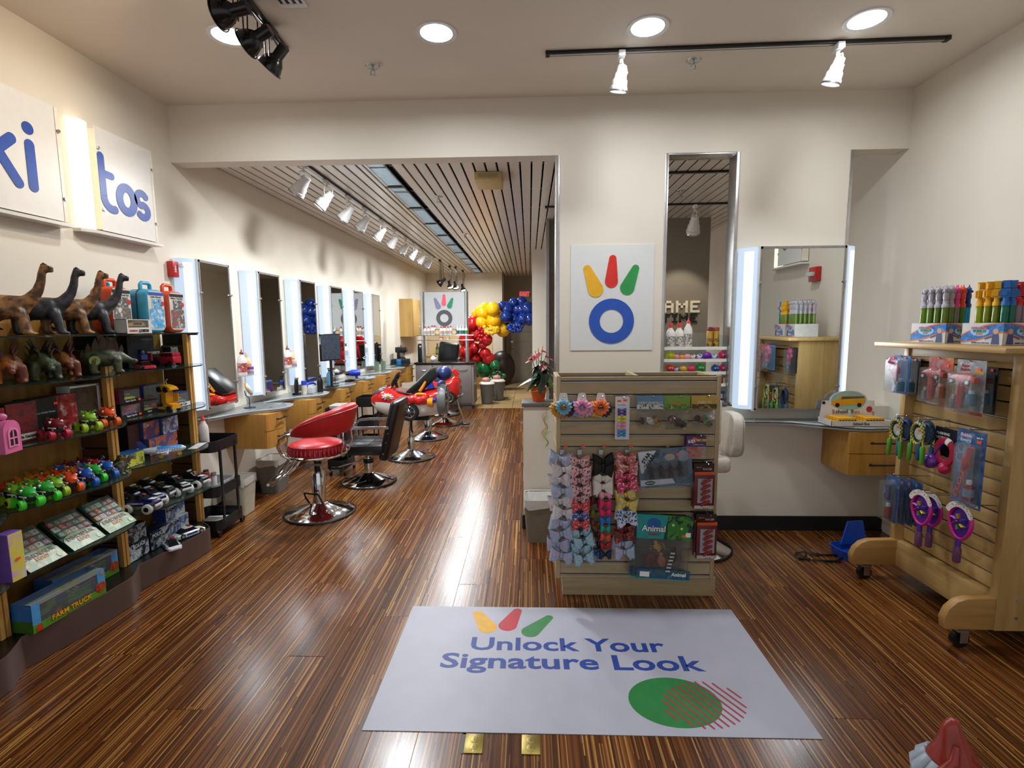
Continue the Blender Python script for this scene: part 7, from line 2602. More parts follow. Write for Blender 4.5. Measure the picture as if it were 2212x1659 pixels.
# ---- generic toy cars
def toy_car(t,L_,mat,glass='#14161a',wheel=TYRE,hub='#b8b8b8',y0=0.0,z0=0.0,name='body',low=False,roofm=None):
 """little car along local x, centred; returns nothing"""
 w,h=L_*.21,L_*(.24 if low else .30)
 prof=[(-.5,.55,.10,.30),(-.46,.85,.08,.42),(-.3,1,.08,.50),(-.18,1,.08,.56),(.22,1,.08,.56),(.38,1,.08,.50),(.46,.88,.08,.44),(.5,.6,.12,.34)]
 g=G()
 g.T=MX.Translation((0,y0,z0))
 g.rings([[(x*L_,s*w*k,zz)for s,zz in((-1,h*a),(1,h*a),(1,h*(b-.08)),(.85,h*b),(-.85,h*b),(-1,h*(b-.08)))]for x,k,a,b in prof])
 part(name,g,[mat],t,smooth=30)
 cab=[(-.24,.78,.52),(-.08,.66,.98),(.16,.64,1.0),(.34,.74,.54)]
 g=G()
 g.T=MX.Translation((0,y0,z0))
 g.rings([[(x*L_,-w*k,h*.5),(x*L_,w*k,h*.5),(x*L_,w*k*.92,h*b),(x*L_,-w*k*.92,h*b)]for x,k,b in cab])
 part('cabin_glass',g,[C(glass,.12)],t,smooth=30)
 g=G()
 g.T=MX.Translation((0,y0,z0))
 g.rings([[(x*L_,-w*k,h*.95),(x*L_,w*k,h*.95),(x*L_,w*k*.9,h*b),(x*L_,-w*k*.9,h*b)]for x,k,b in((-.1,.6,.99),(-.05,.62,1.05),(.14,.62,1.05),(.19,.6,.99))])
 part('roof',g,[roofm or mat],t,smooth=30)
 r=h*.27
 for x in(-.31,.30):
  for s in(-1,1):
   c=(x*L_,y0+s*w*.88,z0+r)
   wv=part('wheel',G().cyl((c[0],c[1]-s*.002-w*.16,c[2]),(c[0],c[1]+w*.16,c[2]),r,n=14),[wheel],t)
   part('hub',G().cyl((c[0],c[1]+s*w*.165,c[2]),(c[0],c[1]+s*w*.20,c[2]),r*.6,n=10),[C(hub,.3,.5)],wv)
   # ---- boxes
def gift_box(lab,loc,dims,body,front,title=None,tcol='#d8d4cc',tz=.8,group='boxed toys',band=None,window=None,car=None,rz=HP,tsize=None,tx=0.0,sticker_at=None,cat='toy box',side=None,tops=None):
 """carton facing the aisle; optional clear window with a little car inside"""
 w,d,h=dims
 t=thing('toy_box',lab,cat,loc,rz,group)
 bm=C(body,.42)
 if window:
  x0,z0,x1,z1=window
  g=G().box(-w/2,d/2-.003,0,w/2,d/2,h).box(-w/2,-d/2,0,w/2,d/2,.004).box(-w/2,-d/2,h-.003,w/2,d/2,h).box(-w/2,-d/2,0,-w/2+.003,d/2,h).box(w/2-.003,-d/2,0,w/2,d/2,h)
  part('carton',g,[bm],t)
  g=G().box(-w/2,-d/2-.001,0,w/2,-d/2+.002,z0*h).box(-w/2,-d/2-.001,z1*h,w/2,-d/2+.002,h).box(-w/2,-d/2-.001,z0*h,-w/2+x0*w,-d/2+.002,z1*h).box(w/2-(1-x1)*w,-d/2-.001,z0*h,w/2,-d/2+.002,z1*h)
  part('front_frame',g,[front],t)
  part('clear_window',G().box(-w/2+x0*w,-d/2-.0005,z0*h,-w/2+x1*w,-d/2+.0005,z1*h),[CLEAR],t)
 else:
  part('carton',G().box(-w/2,-d/2,0,w/2,d/2,h),[bm],t,bevel=.0015)
  part('front_print',G().box(-w/2+.002,-d/2-.0012,.002,w/2-.002,-d/2,h-.002),[front],t)
 if side:
  part('side_print',G().box(-w/2-.001,-d/2+.001,.001,-w/2,d/2-.001,h-.001),[C(side,.42)],t)
 if tops:
  part('top_print',G().box(-w/2,-d/2,h,w/2,d/2,h+.0012),[C(tops,.42)],t)
 if band:
  bz0,bz1,bc=band
  part('band',G().box(-w/2,-d/2-.0022,bz0*h,w/2,-d/2-.0012,bz1*h),[C(bc,.42)],t)
 if title:
  lettering(title,tsize or h*.16,C(tcol,.42),t,(tx*w,-d/2-.003,tz*h),(1,0,0),(0,0,1),.02)
 if car:
  col,sc_=car
  toy_car(t,w*sc_,C(col,.22,coat=.4),y0=-d*.12,z0=.006 if not window else max(.006,window[1]*h*.7))
 if sticker_at:
  sticker(t,(sticker_at[0]*w,-d/2-.0035,sticker_at[1]*h))
 return t
 # top shelf: white and yellow robot car box lying upside down
t=gift_box('white box with yellow robot car, print upside down, on top shelf',(-2.425,3.075,zA),(.20,.08,.085),'#c9c6c0',C('#cfccc6',.4),None,window=(.05,.42,.88,.95))
lettering('ROBOT',.024,BLACK,t,(.03,-.0435,.018),(-1,0,0),(0,0,-1),.03)
lettering('WARRIOR',.014,C('#b8342c',.4),t,(-.05,-.0435,.018),(-1,0,0),(0,0,-1),.02,shear=.3)
part('yellow_car',G().rings([[(x,y*k,.045+z*k2)for y,z in((-.028,0),(.028,0),(.026,.022),(-.026,.022))]for x,k,k2 in((-.085,.7,.5),(-.06,1,.9),(-.02,1,1.4),(.03,1,1.4),(.06,1,1),(.08,.8,.5))]),[C('#d39a12',.25,coat=.3)],t,smooth=30)
part('car_window',G().box(-.03,-.03,.052,.035,-.026,.066),[BLACK],t)
# second shelf: boxes and red cars
BK='#121317'
gift_box('large black toy box standing at the back of second shelf',(-2.675,3.40,zB),(.24,.07,.215),BK,patch(('#14161c','#1c2029','#2c3444','#15171d'),16),'WARRIOR','#8a8f98',.86,tx=.22,tsize=.022,sticker_at=(.3,.45))
gift_box('black and grey boxed toy at right end of second shelf',(-2.60,3.62,zB),(.08,.07,.13),BK,patch(('#1a1b20','#b8b4b0','#3a3c44','#8c8a88'),40,.4,2.0),'WARRIOR','#b8b4b0',.88,tsize=.012)
gift_box('black boxed toy with pale robot art behind the stegosaurus',(-2.685,3.13,zB),(.14,.06,.16),BK,patch(('#16171b','#6a6c64','#a89c6c','#1c1c20'),30,.4,3.0))
gift_box('low black boxed toy with white lettering behind red van',(-2.63,3.47,zB),(.20,.04,.12),BK,C('#16171b',.4),'WARRIOR','#cfcac4',.78,tsize=.026)
def car_thing(lab,loc,rz,L_,mat,group,roofm=None,extra=None,low=False,hub='#b8b8b8',wheel=TYRE):
 t=thing('toy_car',lab,'toy car',loc,rz,group)
 toy_car(t,L_,mat,low=low,roofm=roofm,hub=hub,wheel=wheel)
 if extra:
  extra(t,L_)
 return t
def ex_open(t,L_):
 part('raised_door',G().box(-.02,-.045,.05,.05,-.04,.10),[C('#b01c30',.25,coat=.4)],t)
 part('robot_figure',G().ball((.01,0,.10),(.018,.014,.02),10,8).box(-.02,-.018,.06,.03,.018,.09),[C('#2a3a7c',.3)],t)
RC=C('#b01c30',.22,coat=.4)
car_thing('red transforming sports car on second shelf in front of boxes',(-2.53,3.27,zB),RD(150),.19,RC,'red cars on second shelf',extra=ex_open,low=True)
t=thing('toy_van','red toy van with side windows on second shelf','toy car',(-2.53,3.50,zB),RD(165),'red cars on second shelf')
part('body',G().box(-.085,-.034,.018,.085,.034,.07),[RC],t,bevel=.008)
part('cab',G().box(-.08,-.032,.068,.045,.032,.095),[RC],t,bevel=.008)
for s in(-1,1):
 for x in(-.06,-.025,.012):
  part('window',G().cbox((x,s*.0325,.08),(.026,.002,.018)),[BLACK],t)
 for x in(-.052,.052):
  part('wheel',G().cyl((x,s*.026,.02),(x,s*.037,.02),.02,n=14),[TYRE],t)
part('grille',G().cbox((.0855,0,.045),(.002,.05,.02)),[BLACK],t)
# third shelf, left bay
zC=ZSH[2]
GA=patch(('#16181c','#22262c','#7a1c20','#1c1e24'),18)
gift_box('black toy garage box with white foot strip, left bay of third shelf',(-2.56,2.42,zC),(.155,.09,.20),BK,GA,'Mobile Garage','#1c1c1c',.14,band=(.06,.22,'#c9c6c0'),tsize=.019,sticker_at=None)
gift_box('plain black large garage box, second in left bay of third shelf',(-2.60,2.58,zC),(.15,.09,.20),'#0e0f12',C('#101115',.35),'Large Mobile Garage','#9a9a9c',.62,tsize=.0135,sticker_at=(.42,.82))
gift_box('red and white slanted toy garage box, third in left bay',(-2.62,2.73,zC),(.13,.09,.20),'#7c1518',patch(('#8c1a1c','#c8c2bc','#a02024','#30100f'),13,.4,1.0))
t=gift_box('white-framed dinosaur play box beside the post on third shelf',(-2.635,2.88,zC),(.20,.08,.235),'#d2d0cc',patch(('#24262a','#3c4a44','#55402c','#2c3034','#6a3c30'),16,.4,4.0),None)
part('label_strip',G().box(.08,-.0425,.005,.10,-.0415,.23),[C('#d8d6d2',.4)],t)
part('top_edge',G().box(-.10,-.0425,.225,.10,-.0415,.235),[C('#d8d6d2',.4)],t)
gift_box('red garage box at the left edge of third shelf',(-2.55,2.27,zC),(.12,.09,.19),'#7c1518',patch(('#8c1a1c','#c8c2bc','#b02428','#30100f'),13,.4,2.0))
t=thing('pink_purse_toy','pink toy house with arched window at left edge of third shelf','toy house',(-2.40,2.215,zC),HP+RD(12))
PKM=C('#d86a9c',.35)
g=G().prism([(-.05,0),(.05,0),(.05,.10)]+[(.05*cos(q),.10+.05*sin(q))for q in[pi*i/10 for i in range(1,10)]]+[(-.05,.10)],0,.07)
g.v=[(x,-z+.035,y)for x,y,z in g.v]
part('house',g,[PKM],t,smooth=30)
g=G().stroke([(-.026,.03),(.026,.03),(.026,.085)]+[(.026*cos(q),.085+.026*sin(q))for q in[pi*i/8 for i in range(1,8)]]+[(-.026,.085)],.009,.004,closed=True)
g.v=[(x,-z-.036,y)for x,y,z in g.v]
part('window_frame',g,[C('#e88ab4',.35)],t)
part('panes',G().box(-.022,-.0375,.034,.022,-.036,.10),[C('#2a1c24',.3)],t)
part('mullion',G().box(-.003,-.040,.03,.003,-.0375,.11).box(-.026,-.040,.064,.026,-.0375,.07),[C('#e88ab4',.35)],t)
part('knob',G().ball((0,0,.165),(.02,.02,.017),12,8),[PKM],t)
t=thing('pink_toy_shoe','bright pink toy shoe on the box at left edge','toy',(-2.50,2.22,zC+.1905),HP)
part('shoe',G().tube([(-.04,0,.018),(0,0,.022),(.04,0,.016)],[.014,.02,.014],12),[C('#e8478c',.3)],t,smooth=50)
part('white_trim',G().ball((.0,-.012,.032),(.02,.012,.008),10,6),[WHITE],t)
gift_box('purple toy box standing at the left edge below the green packs',(-2.42,2.20,ZSH[4]),(.07,.06,.23),'#6a4aa0',patch(('#7c5ab0','#c8a0c8','#d8c84c','#c8c4d0'),14,.4,1.0),sticker_at=(0,.45))
# dinosaur monster trucks
TR={}
SH0,WH0=C('#2c8a34',.35,var=.2,scale=60),C('#4fb83a',.35)
def recolour(o,swap):
 for q in[o]+list(o.children_recursive):
  if q.type=='MESH':
   for s in q.material_slots:
    if s.material in swap:
     m=swap[s.material]
     s.link='OBJECT'
     s.material=m
 return o
def monster(lab,loc,rz,shellm,wheelm,group='dinosaur monster trucks',horns=False):
 key='h' if horns else 'p'
 if key in TR:
  return dup(TR[key],loc,rz,lab,group,swap={SH0:shellm,WH0:wheelm})
 t=thing('monster_truck',lab,'toy truck',loc,rz,group)
 g=G()
 g.rings([[(x,w*cos(q),z+h*sin(q))for q in[2*pi*i/10 for i in range(10)]]for x,w,z,h in((-.06,.012,.075,.012),(-.04,.024,.078,.018),(-.01,.028,.082,.022),(.02,.03,.082,.022),(.05,.026,.076,.018),(.068,.014,.07,.011))])
 g.ball((.01,.016,.10),(.012,.008,.008),8,6).ball((.01,-.016,.10),(.012,.008,.008),8,6)
 part('dino_shell',g,[SH0],t,smooth=50)
 g=G()
 for i in range(6):
  x=-.045+.017*i
  g.tube([(x,0,.092),(x-.006,0,.112-.002*i)],[.006,.001],5)
 if horns:
  for s in(-1,1):
   g.tube([(.02,s*.014,.1),(.045,s*.022,.115),(.06,s*.024,.112)],[.006,.004,.001],6)
 part('ridge',g,[SH0],t)
 for s in(-1,1):
  e=part('eye',G().ball((.026,s*.025,.09),.0075,8,6),[WHITE],t)
  part('pupil',G().ball((.028,s*.031,.09),.0035,6,5),[BLACK],e)
 g=G()
 for i in range(6):
  x=.015+.009*i
  for s in(-1,1):
   g.box(x,s*(.029-.0012*i)-.002,.06,x+.005,s*(.029-.0012*i)+.002,.066)
 part('teeth',g,[WHITE],t)
 part('chassis',G().box(-.045,-.02,.034,.05,.02,.06),[BLACK],t,bevel=.003)
 for x in(-.04,.042):
  for s in(-1,1):
   y=s*.034
   part('shock',G().cyl((x,s*.02,.03),(x,s*.024,.062),.003,n=6),[C('#c9c9c9',.3)],t)
   w=part('wheel',G().tube([(x,y-.014*s,.025),(x,y-.01*s,.025),(x,y+.01*s,.025),(x,y+.014*s,.025)],[.02,.0255,.0255,.02],16),[WH0],t,smooth=50)
   part('hub',G().cyl((x,y+s*.0135,.025),(x,y+s*.0145,.025),.0135,n=12),[BLACK],w)
 g=G().box(-.008,-.0135,.1045,.010,.003,.1055)
 part('price_sticker',g,[ORNG],t)
 TR[key]=t
 return recolour(t,{SH0:shellm,WH0:wheelm})
KC={'green':('#2c9a34','#3fd02c'),'lime':('#7fae2c','#a8c82c'),'orange':('#d8481c','#e8641c'),'amber':('#c9781c','#d88a1c'),'blue':('#1c4a9c','#2464c0'),'maroon':('#6a1420','#b01c2c'),'red':('#8c1c20','#c02430')}
def mt(lab,x,y,z,col,rz,horns=False):
 a,b=KC[col]
 return monster(lab,(x,y,z),rz,C(a,.35,var=.2,scale=60),C(b,.4),horns=horns)
zD=ZSH[3]
mt('maroon dinosaur monster truck in front of the black garage boxes',-2.44,2.50,zC,'maroon',RD(-20))
mt('lime dinosaur monster truck in the middle of third shelf',-2.44,2.70,zC,'lime',RD(-25),True)
mt('orange dinosaur monster truck beside the post on third shelf',-2.45,2.84,zC,'orange',RD(-25),True)
rows=((-2.46,('green','green','lime','orange','blue','green','blue'),2.34),(-2.555,('lime','lime','orange','orange','amber','blue','red'),2.37),(-2.65,('orange','amber','amber','amber','blue','maroon','maroon'),2.40))
for r_,(x,cs,y0)in enumerate(rows):
 for i,c in enumerate(cs):
  mt('%s dinosaur monster truck, %s in the %s row on fourth shelf'%(c,ordw[i],('front','middle','back')[r_]),x+.012*sin(i*2.1),y0+i*.078,zD+.001,c,RD(-25+6*sin(i*1.7+r_)),c in('lime','amber','orange'))
def trex(lab,loc,rz,mat):
 t=thing('toy_dinosaur',lab,'toy dinosaur',loc,rz,'toy tyrannosaurs')
 g=G()
 g.ball((0,0,.055),(.035,.022,.024),12,8)
 ballchain(g,[(.02,0,.062,.017),(.035,0,.085,.012),(.042,0,.10,.012)])
 g.ball((.055,0,.105),(.02,.011,.011),10,8).ball((.055,0,.096),(.016,.008,.005),8,6)
 ballchain(g,[(-.025,0,.055,.017),(-.055,0,.045,.01),(-.085,0,.05,.004)])
 for s in(-1,1):
  ballchain(g,[(-.004,s*.015,.05,.016),(.008,s*.018,.028,.009),(0,s*.018,.008,.008)])
  g.ball((.01,s*.018,.006),(.015,.009,.006),8,6)
  g.tube([(.028,s*.012,.062),(.042,s*.014,.056)],.004,6)
 g.v=[(x,y,max(z,.0005))for x,y,z in g.v]
 part('body',remesh(g,[mat],.004,1),None,t)
 part('jaw_teeth',G().box(.045,-.008,.0985,.07,.008,.1005),[WHITE],t)
 return t
trex('olive toy tyrannosaur at the post end of fourth shelf, left',(-2.50,2.93,zD),RD(-20),two_tone('#5a5a2c','#33351c',40))
trex('grey toy tyrannosaur at the post end of fourth shelf, front',(-2.435,2.905,zD),RD(15),two_tone('#7a7468','#4a463c',40))
trex('dark toy tyrannosaur at the back of fourth shelf',(-2.60,2.93,zD),RD(-30),two_tone('#3a4a3c','#22281f',40))
# third shelf, right bay
SS=C('#1c1416',.4)
gift_box('black window box with yellow sports car, upper of the stack',(-2.565,3.12,zC+.0945),(.17,.085,.09),'#6a1418',C('#15161a',.4),'Super Sports','#c9c6c0',.14,window=(.22,.26,.98,.9),car=('#c8c41c',.72),tsize=.016,side='#7a1c22',sticker_at=(.42,.14))
gift_box('black window box with blue sports car, lower of the stack',(-2.565,3.12,zC),(.17,.085,.09),'#15161a',C('#15161a',.4),'Super Sports','#c9c6c0',.14,window=(.05,.26,.95,.9),car=('#2a3a9c',.75),tsize=.016,sticker_at=(.4,.14))
gift_box('black window box with yellow-green sports car beside the stack',(-2.575,3.285,zC),(.15,.085,.09),'#6a1418',C('#15161a',.4),'Super','#c9c6c0',.14,window=(.2,.26,.98,.9),car=('#b8b83a',.72),tsize=.016,side='#8c1c22')
gift_box('grey sports car box at the right end of third shelf',(-2.53,3.54,zC),(.19,.08,.105),'#243a80',C('#3a3c42',.4),'Sports Car','#24262c',.17,window=(.12,.36,.92,.92),car=('#8c8a88',.7),band=(.02,.30,'#c9c6c4'),tsize=.026)
gift_box('grey sports car box standing behind the yellow robot car',(-2.655,3.46,zC),(.20,.07,.17),'#243a80',patch(('#2c2e34','#45484e','#6a5a54','#34363c'),20,.4,5.0),'Car','#c9c6c4',.3,tsize=.03,sticker_at=(.4,.5))
t=thing('robot_car','yellow toy car half turned into a robot, standing upright','toy robot',(-2.46,3.37,zC),RD(165))
YC=C('#d8940f',.25,coat=.3)
part('foot_plate',G().box(.0,-.03,.012,.10,.03,.024),[YC],t,bevel=.004)
part('rear_half',G().rings([[(x,y*.034,z0+zz*.03)for y,zz in((-1,0),(1,0),(.8,1),(-.8,1))]for x,z0 in((-.07,.018),(-.05,.02),(-.01,.03),(.01,.03))]),[YC],t,smooth=30)
part('torso',G().box(-.016,-.028,.05,.03,.028,.14),[YC],t,bevel=.004)
part('bonnet_head',G().rings([[(x,y*.036,.145+zz*k)for y,zz in((-1,0),(1,0),(.8,1),(-.8,1))]for x,k in((-.06,.012),(-.03,.028),(.02,.036),(.05,.02))]),[YC],t,smooth=30)
for x,z in((-.045,.02),(-.025,.15),(.03,.15)):
 for s in(-1,1):
  part('wheel',G().cyl((x,s*.03,z),(x,s*.041,z),.02,n=14),[TYRE],t)
part('door_wing',G().box(-.05,-.038,.06,-.012,-.034,.12),[YC],t)
part('antenna',G().tube([(.0,0,.18),(.01,0,.205),(-.005,0,.215)],.003,5),[YC],t)
# fourth shelf, right bay
CB=patch(('#2c3468','#8c2028','#44508c','#c8642c','#1c2048'),15,.4,2.0)
CB2=patch(('#2c3468','#7c1c24','#4a5694','#b8b0b0','#1c2048'),15,.4,6.0)
gift_box('purple-blue car transformer box, upper left of three',(-2.64,3.37,zD+.1205),(.15,.09,.115),'#3a4478',CB,'Car','#c9ccd8',.8,tsize=.034,tx=-.3)
gift_box('purple-blue car transformer box, upper right of three',(-2.62,3.53,zD+.1205),(.16,.09,.115),'#3a4478',CB2,'Car','#8a90ac',.8,tsize=.034,tx=-.3)
gift_box('purple-blue car transformer box, lower of three behind the airplane',(-2.62,3.45,zD),(.28,.09,.12),'#3a4478',CB,None)
gift_box('dark robot box standing at the left of the purple car boxes',(-2.665,3.235,zD),(.10,.10,.235),'#1c181c',patch(('#1c181c','#2a2228','#4a2024','#242024'),18,.4,3.0))
gift_box('blue and yellow airplane box at the left of the fourth shelf right bay',(-2.55,3.09,zD),(.15,.10,.085),'#2c4a94',patch(('#b8b42c','#3a5a3c','#c8c43c','#54564c'),18,.4,1.0),side='#a8a42c',tops='#2a5aa0',sticker_at=None)
t=thing('open_box_flap','blue open flap of a carton behind the airplane box','carton',(-2.64,3.06,zD+.086),HP)
part('flap',G().prism([(-.07,0),(.06,.0),(.05,.05),(-.07,.03)],0,.004),[C('#2464a8',.4)],t).data.transform(MX.Rotation(pi/2,4,'X'))
part('yellow_edge',G().box(.03,-.006,.002,.055,-.0045,.045),[C('#c8c43c',.4)],t)
t=thing('toy_airplane','white and blue toy airliner on the fourth shelf','toy airplane',(-2.46,3.31,zD),RD(38))
WP,BP=C('#cfd0d4',.3),C('#1c4fb0',.3)
FU=[(-.15,.008,.062),(-.12,.018,.056),(-.05,.026,.05),(.05,.026,.05),(.09,.022,.05),(.115,.006,.048)]
me=G().rings([[(x,r*cos(q),z+r*sin(q))for q in[2*pi*i/16 for i in range(16)]]for x,r,z in FU]).mesh([WP,C('#2c82c8',.3)],50)
for p in me.polygons:
 p.material_index=1 if p.center.z>.062 and p.center.x>-.04 else 0
part('fuselage',me,None,t)
for s in(-1,1):
 g=G().rings([[(x0,s*y,z-.003),(x1,s*y,z-.003),(x1,s*y,z+.003),(x0,s*y,z+.003)]for x0,x1,y,z in((-.035,.03,.02,.042),(-.055,-.03,.12,.055))])
 part('wing',g,[WP],t)
 part('wing_panel',G().rings([[(x0,s*y,z),(x1,s*y,z),(x1,s*y,z+.001),(x0,s*y,z+.001)]for x0,x1,y,z in((-.025,.012,.04,.049),(-.045,-.03,.095,.0558))]),[BP],t)
 part('engine',G().tube([(-.03,s*.055,.034),(.0,s*.055,.034),(.012,s*.055,.034)],[.009,.012,.009],10),[WP],t)
 part('tailplane',G().rings([[(x0,s*y,.066),(x1,s*y,.066),(x1,s*y,.07),(x0,s*y,.07)]for x0,x1,y in((-.15,-.12,.008),(-.165,-.15,.05))]),[WP],t)
part('tail_fin',G().rings([[(x0,-.003,z),(x1,-.003,z),(x1,.003,z),(x0,.003,z)]for x0,x1,z in((-.145,-.095,.066),(-.16,-.135,.125))]),[C('#1c3f8c',.3)],t)
for x,y in((-.03,-.03),(-.03,.03),(.075,0)):
 part('landing_wheel',G().cyl((x,y-.005,.014),(x,y+.005,.014),.014,n=12).cyl((x,y,.014),(x,y,.04),.003,n=6),[C('#d0a01c',.35)],t)
g=G()
for i in range(10):
 for s in(-1,1):
  g.cbox((-.05+.014*i,s*.0258,.054),(.006,.001,.006))
part('cabin_windows',g,[BP],t)
solo('leaflet',G().box(-.03,-.10,0,.03,.10,.001),[patch(('#c8ccd0','#5a7ab0','#d0c8c4','#4a4a54'),30)],'printed leaflet lying at the right end of fourth shelf','paper',(-2.45,3.62,zD+.001),.25)
# fifth shelf, left bay: three tilted green window packs
zE=ZSH[4]
for k,y in enumerate((2.36,2.60,2.83)):
 t=thing('dinosaur_egg_pack','green window pack of numbered dinosaur eggs, %s of three leaning packs'%('left','middle','right')[k],'toy pack',(-2.40,y,zE+.001),HP,'leaning green egg packs')
 T4=MX.Rotation(RD(-48),4,'X')
 w,d,h=.20,.045,.235
 def tp(name,g,mats,bevel=0.0,parent=None,smooth=35):
  g.v=[tuple(T4@V(p))for p in g.v]
  return part(name,g,mats,parent or t,smooth,bevel)
 tp('carton',G().box(-w/2,.004,0,w/2,d,h),[C('#16321f',.4)],.002)
 for r_ in range(3):
  for c_ in range(5):
   x,z=-w*.38+c_*w*.19,h*.50+r_*h*.16
   cl=('#a8303c','#3c7a5c','#b8804c','#c8c2b4','#8c4450')[(r_*2+c_+k)%5]
   cu=tp('egg_cell',G().box(x-.018,-.006,z-.0165,x+.018,.004,z+.0165),[C(cl,.4)],.003)
   g=G().tube([(x,-.0075,z),(x,-.0055,z)],.0095,12)
   tp('number_dot',g,[C('#c8c4bc',.4)],parent=cu)
   me=text_mesh(('6','8','11','9','4')[(r_+c_*2+k)%5],.014,.02).copy()
   me.transform(T4@frame((x,-.0082,z),(1,0,0),(0,0,1)))
   me.materials.clear()
   me.materials.append(BLACK)
   part('number',me,None,cu)
 tp('clear_window',G().box(-w*.47,-.014,h*.40,w*.47,-.0135,h*.97),[CLEAR])
 g=G().prism([(-w/2,0),(w/2,0),(w/2,h*.30)]+[(w*.5*cos(q),h*.28+h*.17*sin(q))for q in[pi*i/12 for i in range(1,12)]]+[(-w/2,h*.30)],0,.002)
 g.v=[(x,-z,y2)for x,y2,z in g.v]
 tp('art_panel',g,[patch(('#8c9a6c','#a8ac84','#5a7a4c','#b89a5c'),20,.35,k)])
 for q_,(tx_,cc_)in enumerate((('DINOSAUR','#5a2c1c'),('EGGS','#b8702c'))):
  me=text_mesh(tx_,.032-.004*q_,.04).copy()
  me.transform(T4@frame((0,-.0035,h*(.31-.11*q_)),(1,0,0),(0,0,1)))
  me.materials.clear()
  me.materials.append(C(cc_,.4))
  part('lettering',me,None,t)
 tp('price_sticker',G().box(-w*.3,-.016,h*.66,-w*.2,-.015,h*.71),[ORNG])
 tp('seal',G().tube([(w*.38,-.004,h*.1),(w*.38,-.0025,h*.1)],.015,14),[C('#9ab88c',.4)])
 # fifth shelf, right bay: police trucks with white wheels
PT_={}
PB0=C('#0c0d10',.2,coat=.4)
def police_truck(lab,loc,rz,blue=False):
 if PT_:
  return dup(PT_['a'],loc,rz,lab,'police monster trucks',swap={PB0:C('#10164c',.2,coat=.4)}if blue else None)
 t=thing('monster_truck',lab,'toy truck',loc,rz,'police monster trucks')
 part('body',G().rings([[(x,y*w,.05+z*h)for y,z in((-1,0),(1,0),(1,.6),(.8,1),(-.8,1),(-1,.6))]for x,w,h in((-.10,.036,.02),(-.09,.042,.034),(-.04,.044,.04),(.05,.044,.04),(.09,.042,.034),(.105,.034,.022))]),[PB0],t,smooth=30)
 part('cabin',G().rings([[(x,y*w,.085+z*h)for y,z in((-1,0),(1,0),(.85,1),(-.85,1))]for x,w,h in((-.075,.036,.006),(-.05,.034,.03),(.01,.034,.03),(.04,.036,.006))]),[C('#15171b',.1)],t,smooth=30)
 part('roof',G().box(-.048,-.03,.114,.008,.03,.119),[PB0],t,bevel=.002)
 part('light_bar',G().box(-.03,-.02,.119,-.015,.02,.128),[C('#d0d0d0',.3)],t,bevel=.003)
 sticker(t,(.02,0,.1165),(1,0,0),(0,1,0),.02,.014)
 part('hood_stripe',G().box(.04,-.02,.0885,.095,.02,.0895),[C('#cfd0d2',.4)],t)
 for s in(-1,1):
  part('door_stripe',G().box(-.06,s*.0445-.0008,.062,.04,s*.0445+.0008,.072),[C('#9a9ca0',.4)],t)
  lettering('POLICE',.010,WHITE,t,(-.01,s*.0458,.067),(-s,0,0),(0,0,1),.02)
 part('bumper',G().box(.10,-.034,.04,.112,.034,.056),[C('#cfd0d2',.35)],t,bevel=.004)
 for x in(-.06,.065):
  for s in(-1,1):
   y=s*.046
   w=part('wheel',G().tube([(x,y-.014*s,.032),(x,y-.01*s,.032),(x,y+.01*s,.032),(x,y+.014*s,.032)],[.025,.032,.032,.025],18),[C('#c9c8c4',.45)],t,smooth=50)
   part('hub',G().cyl((x,y+s*.0135,.032),(x,y+s*.0145,.032),.016,n=12),[BLACK],w)
 PT_['a']=t
 return t
for i,(x,y,bl,lb)in enumerate(((-2.62,3.10,0,'black police monster truck at back left of fifth shelf'),(-2.475,3.075,1,'navy police monster truck at front left of fifth shelf'),(-2.505,3.19,1,'navy police monster truck, second in the front row'),(-2.635,3.23,0,'black police monster truck, second in the back row'),(-2.55,3.31,0,'black police monster truck in the middle of fifth shelf'),(-2.655,3.38,0,'black police monster truck, third in the back row'),(-2.49,3.43,0,'black police monster truck, third in the front row'),(-2.63,3.53,0,'black police monster truck, fourth in the back row'),(-2.48,3.58,0,'black police monster truck at the right end of fifth shelf'))):
 police_truck(lb,(x,y,zE+.0008),RD(-10+14*sin(i*1.9)),bool(bl))
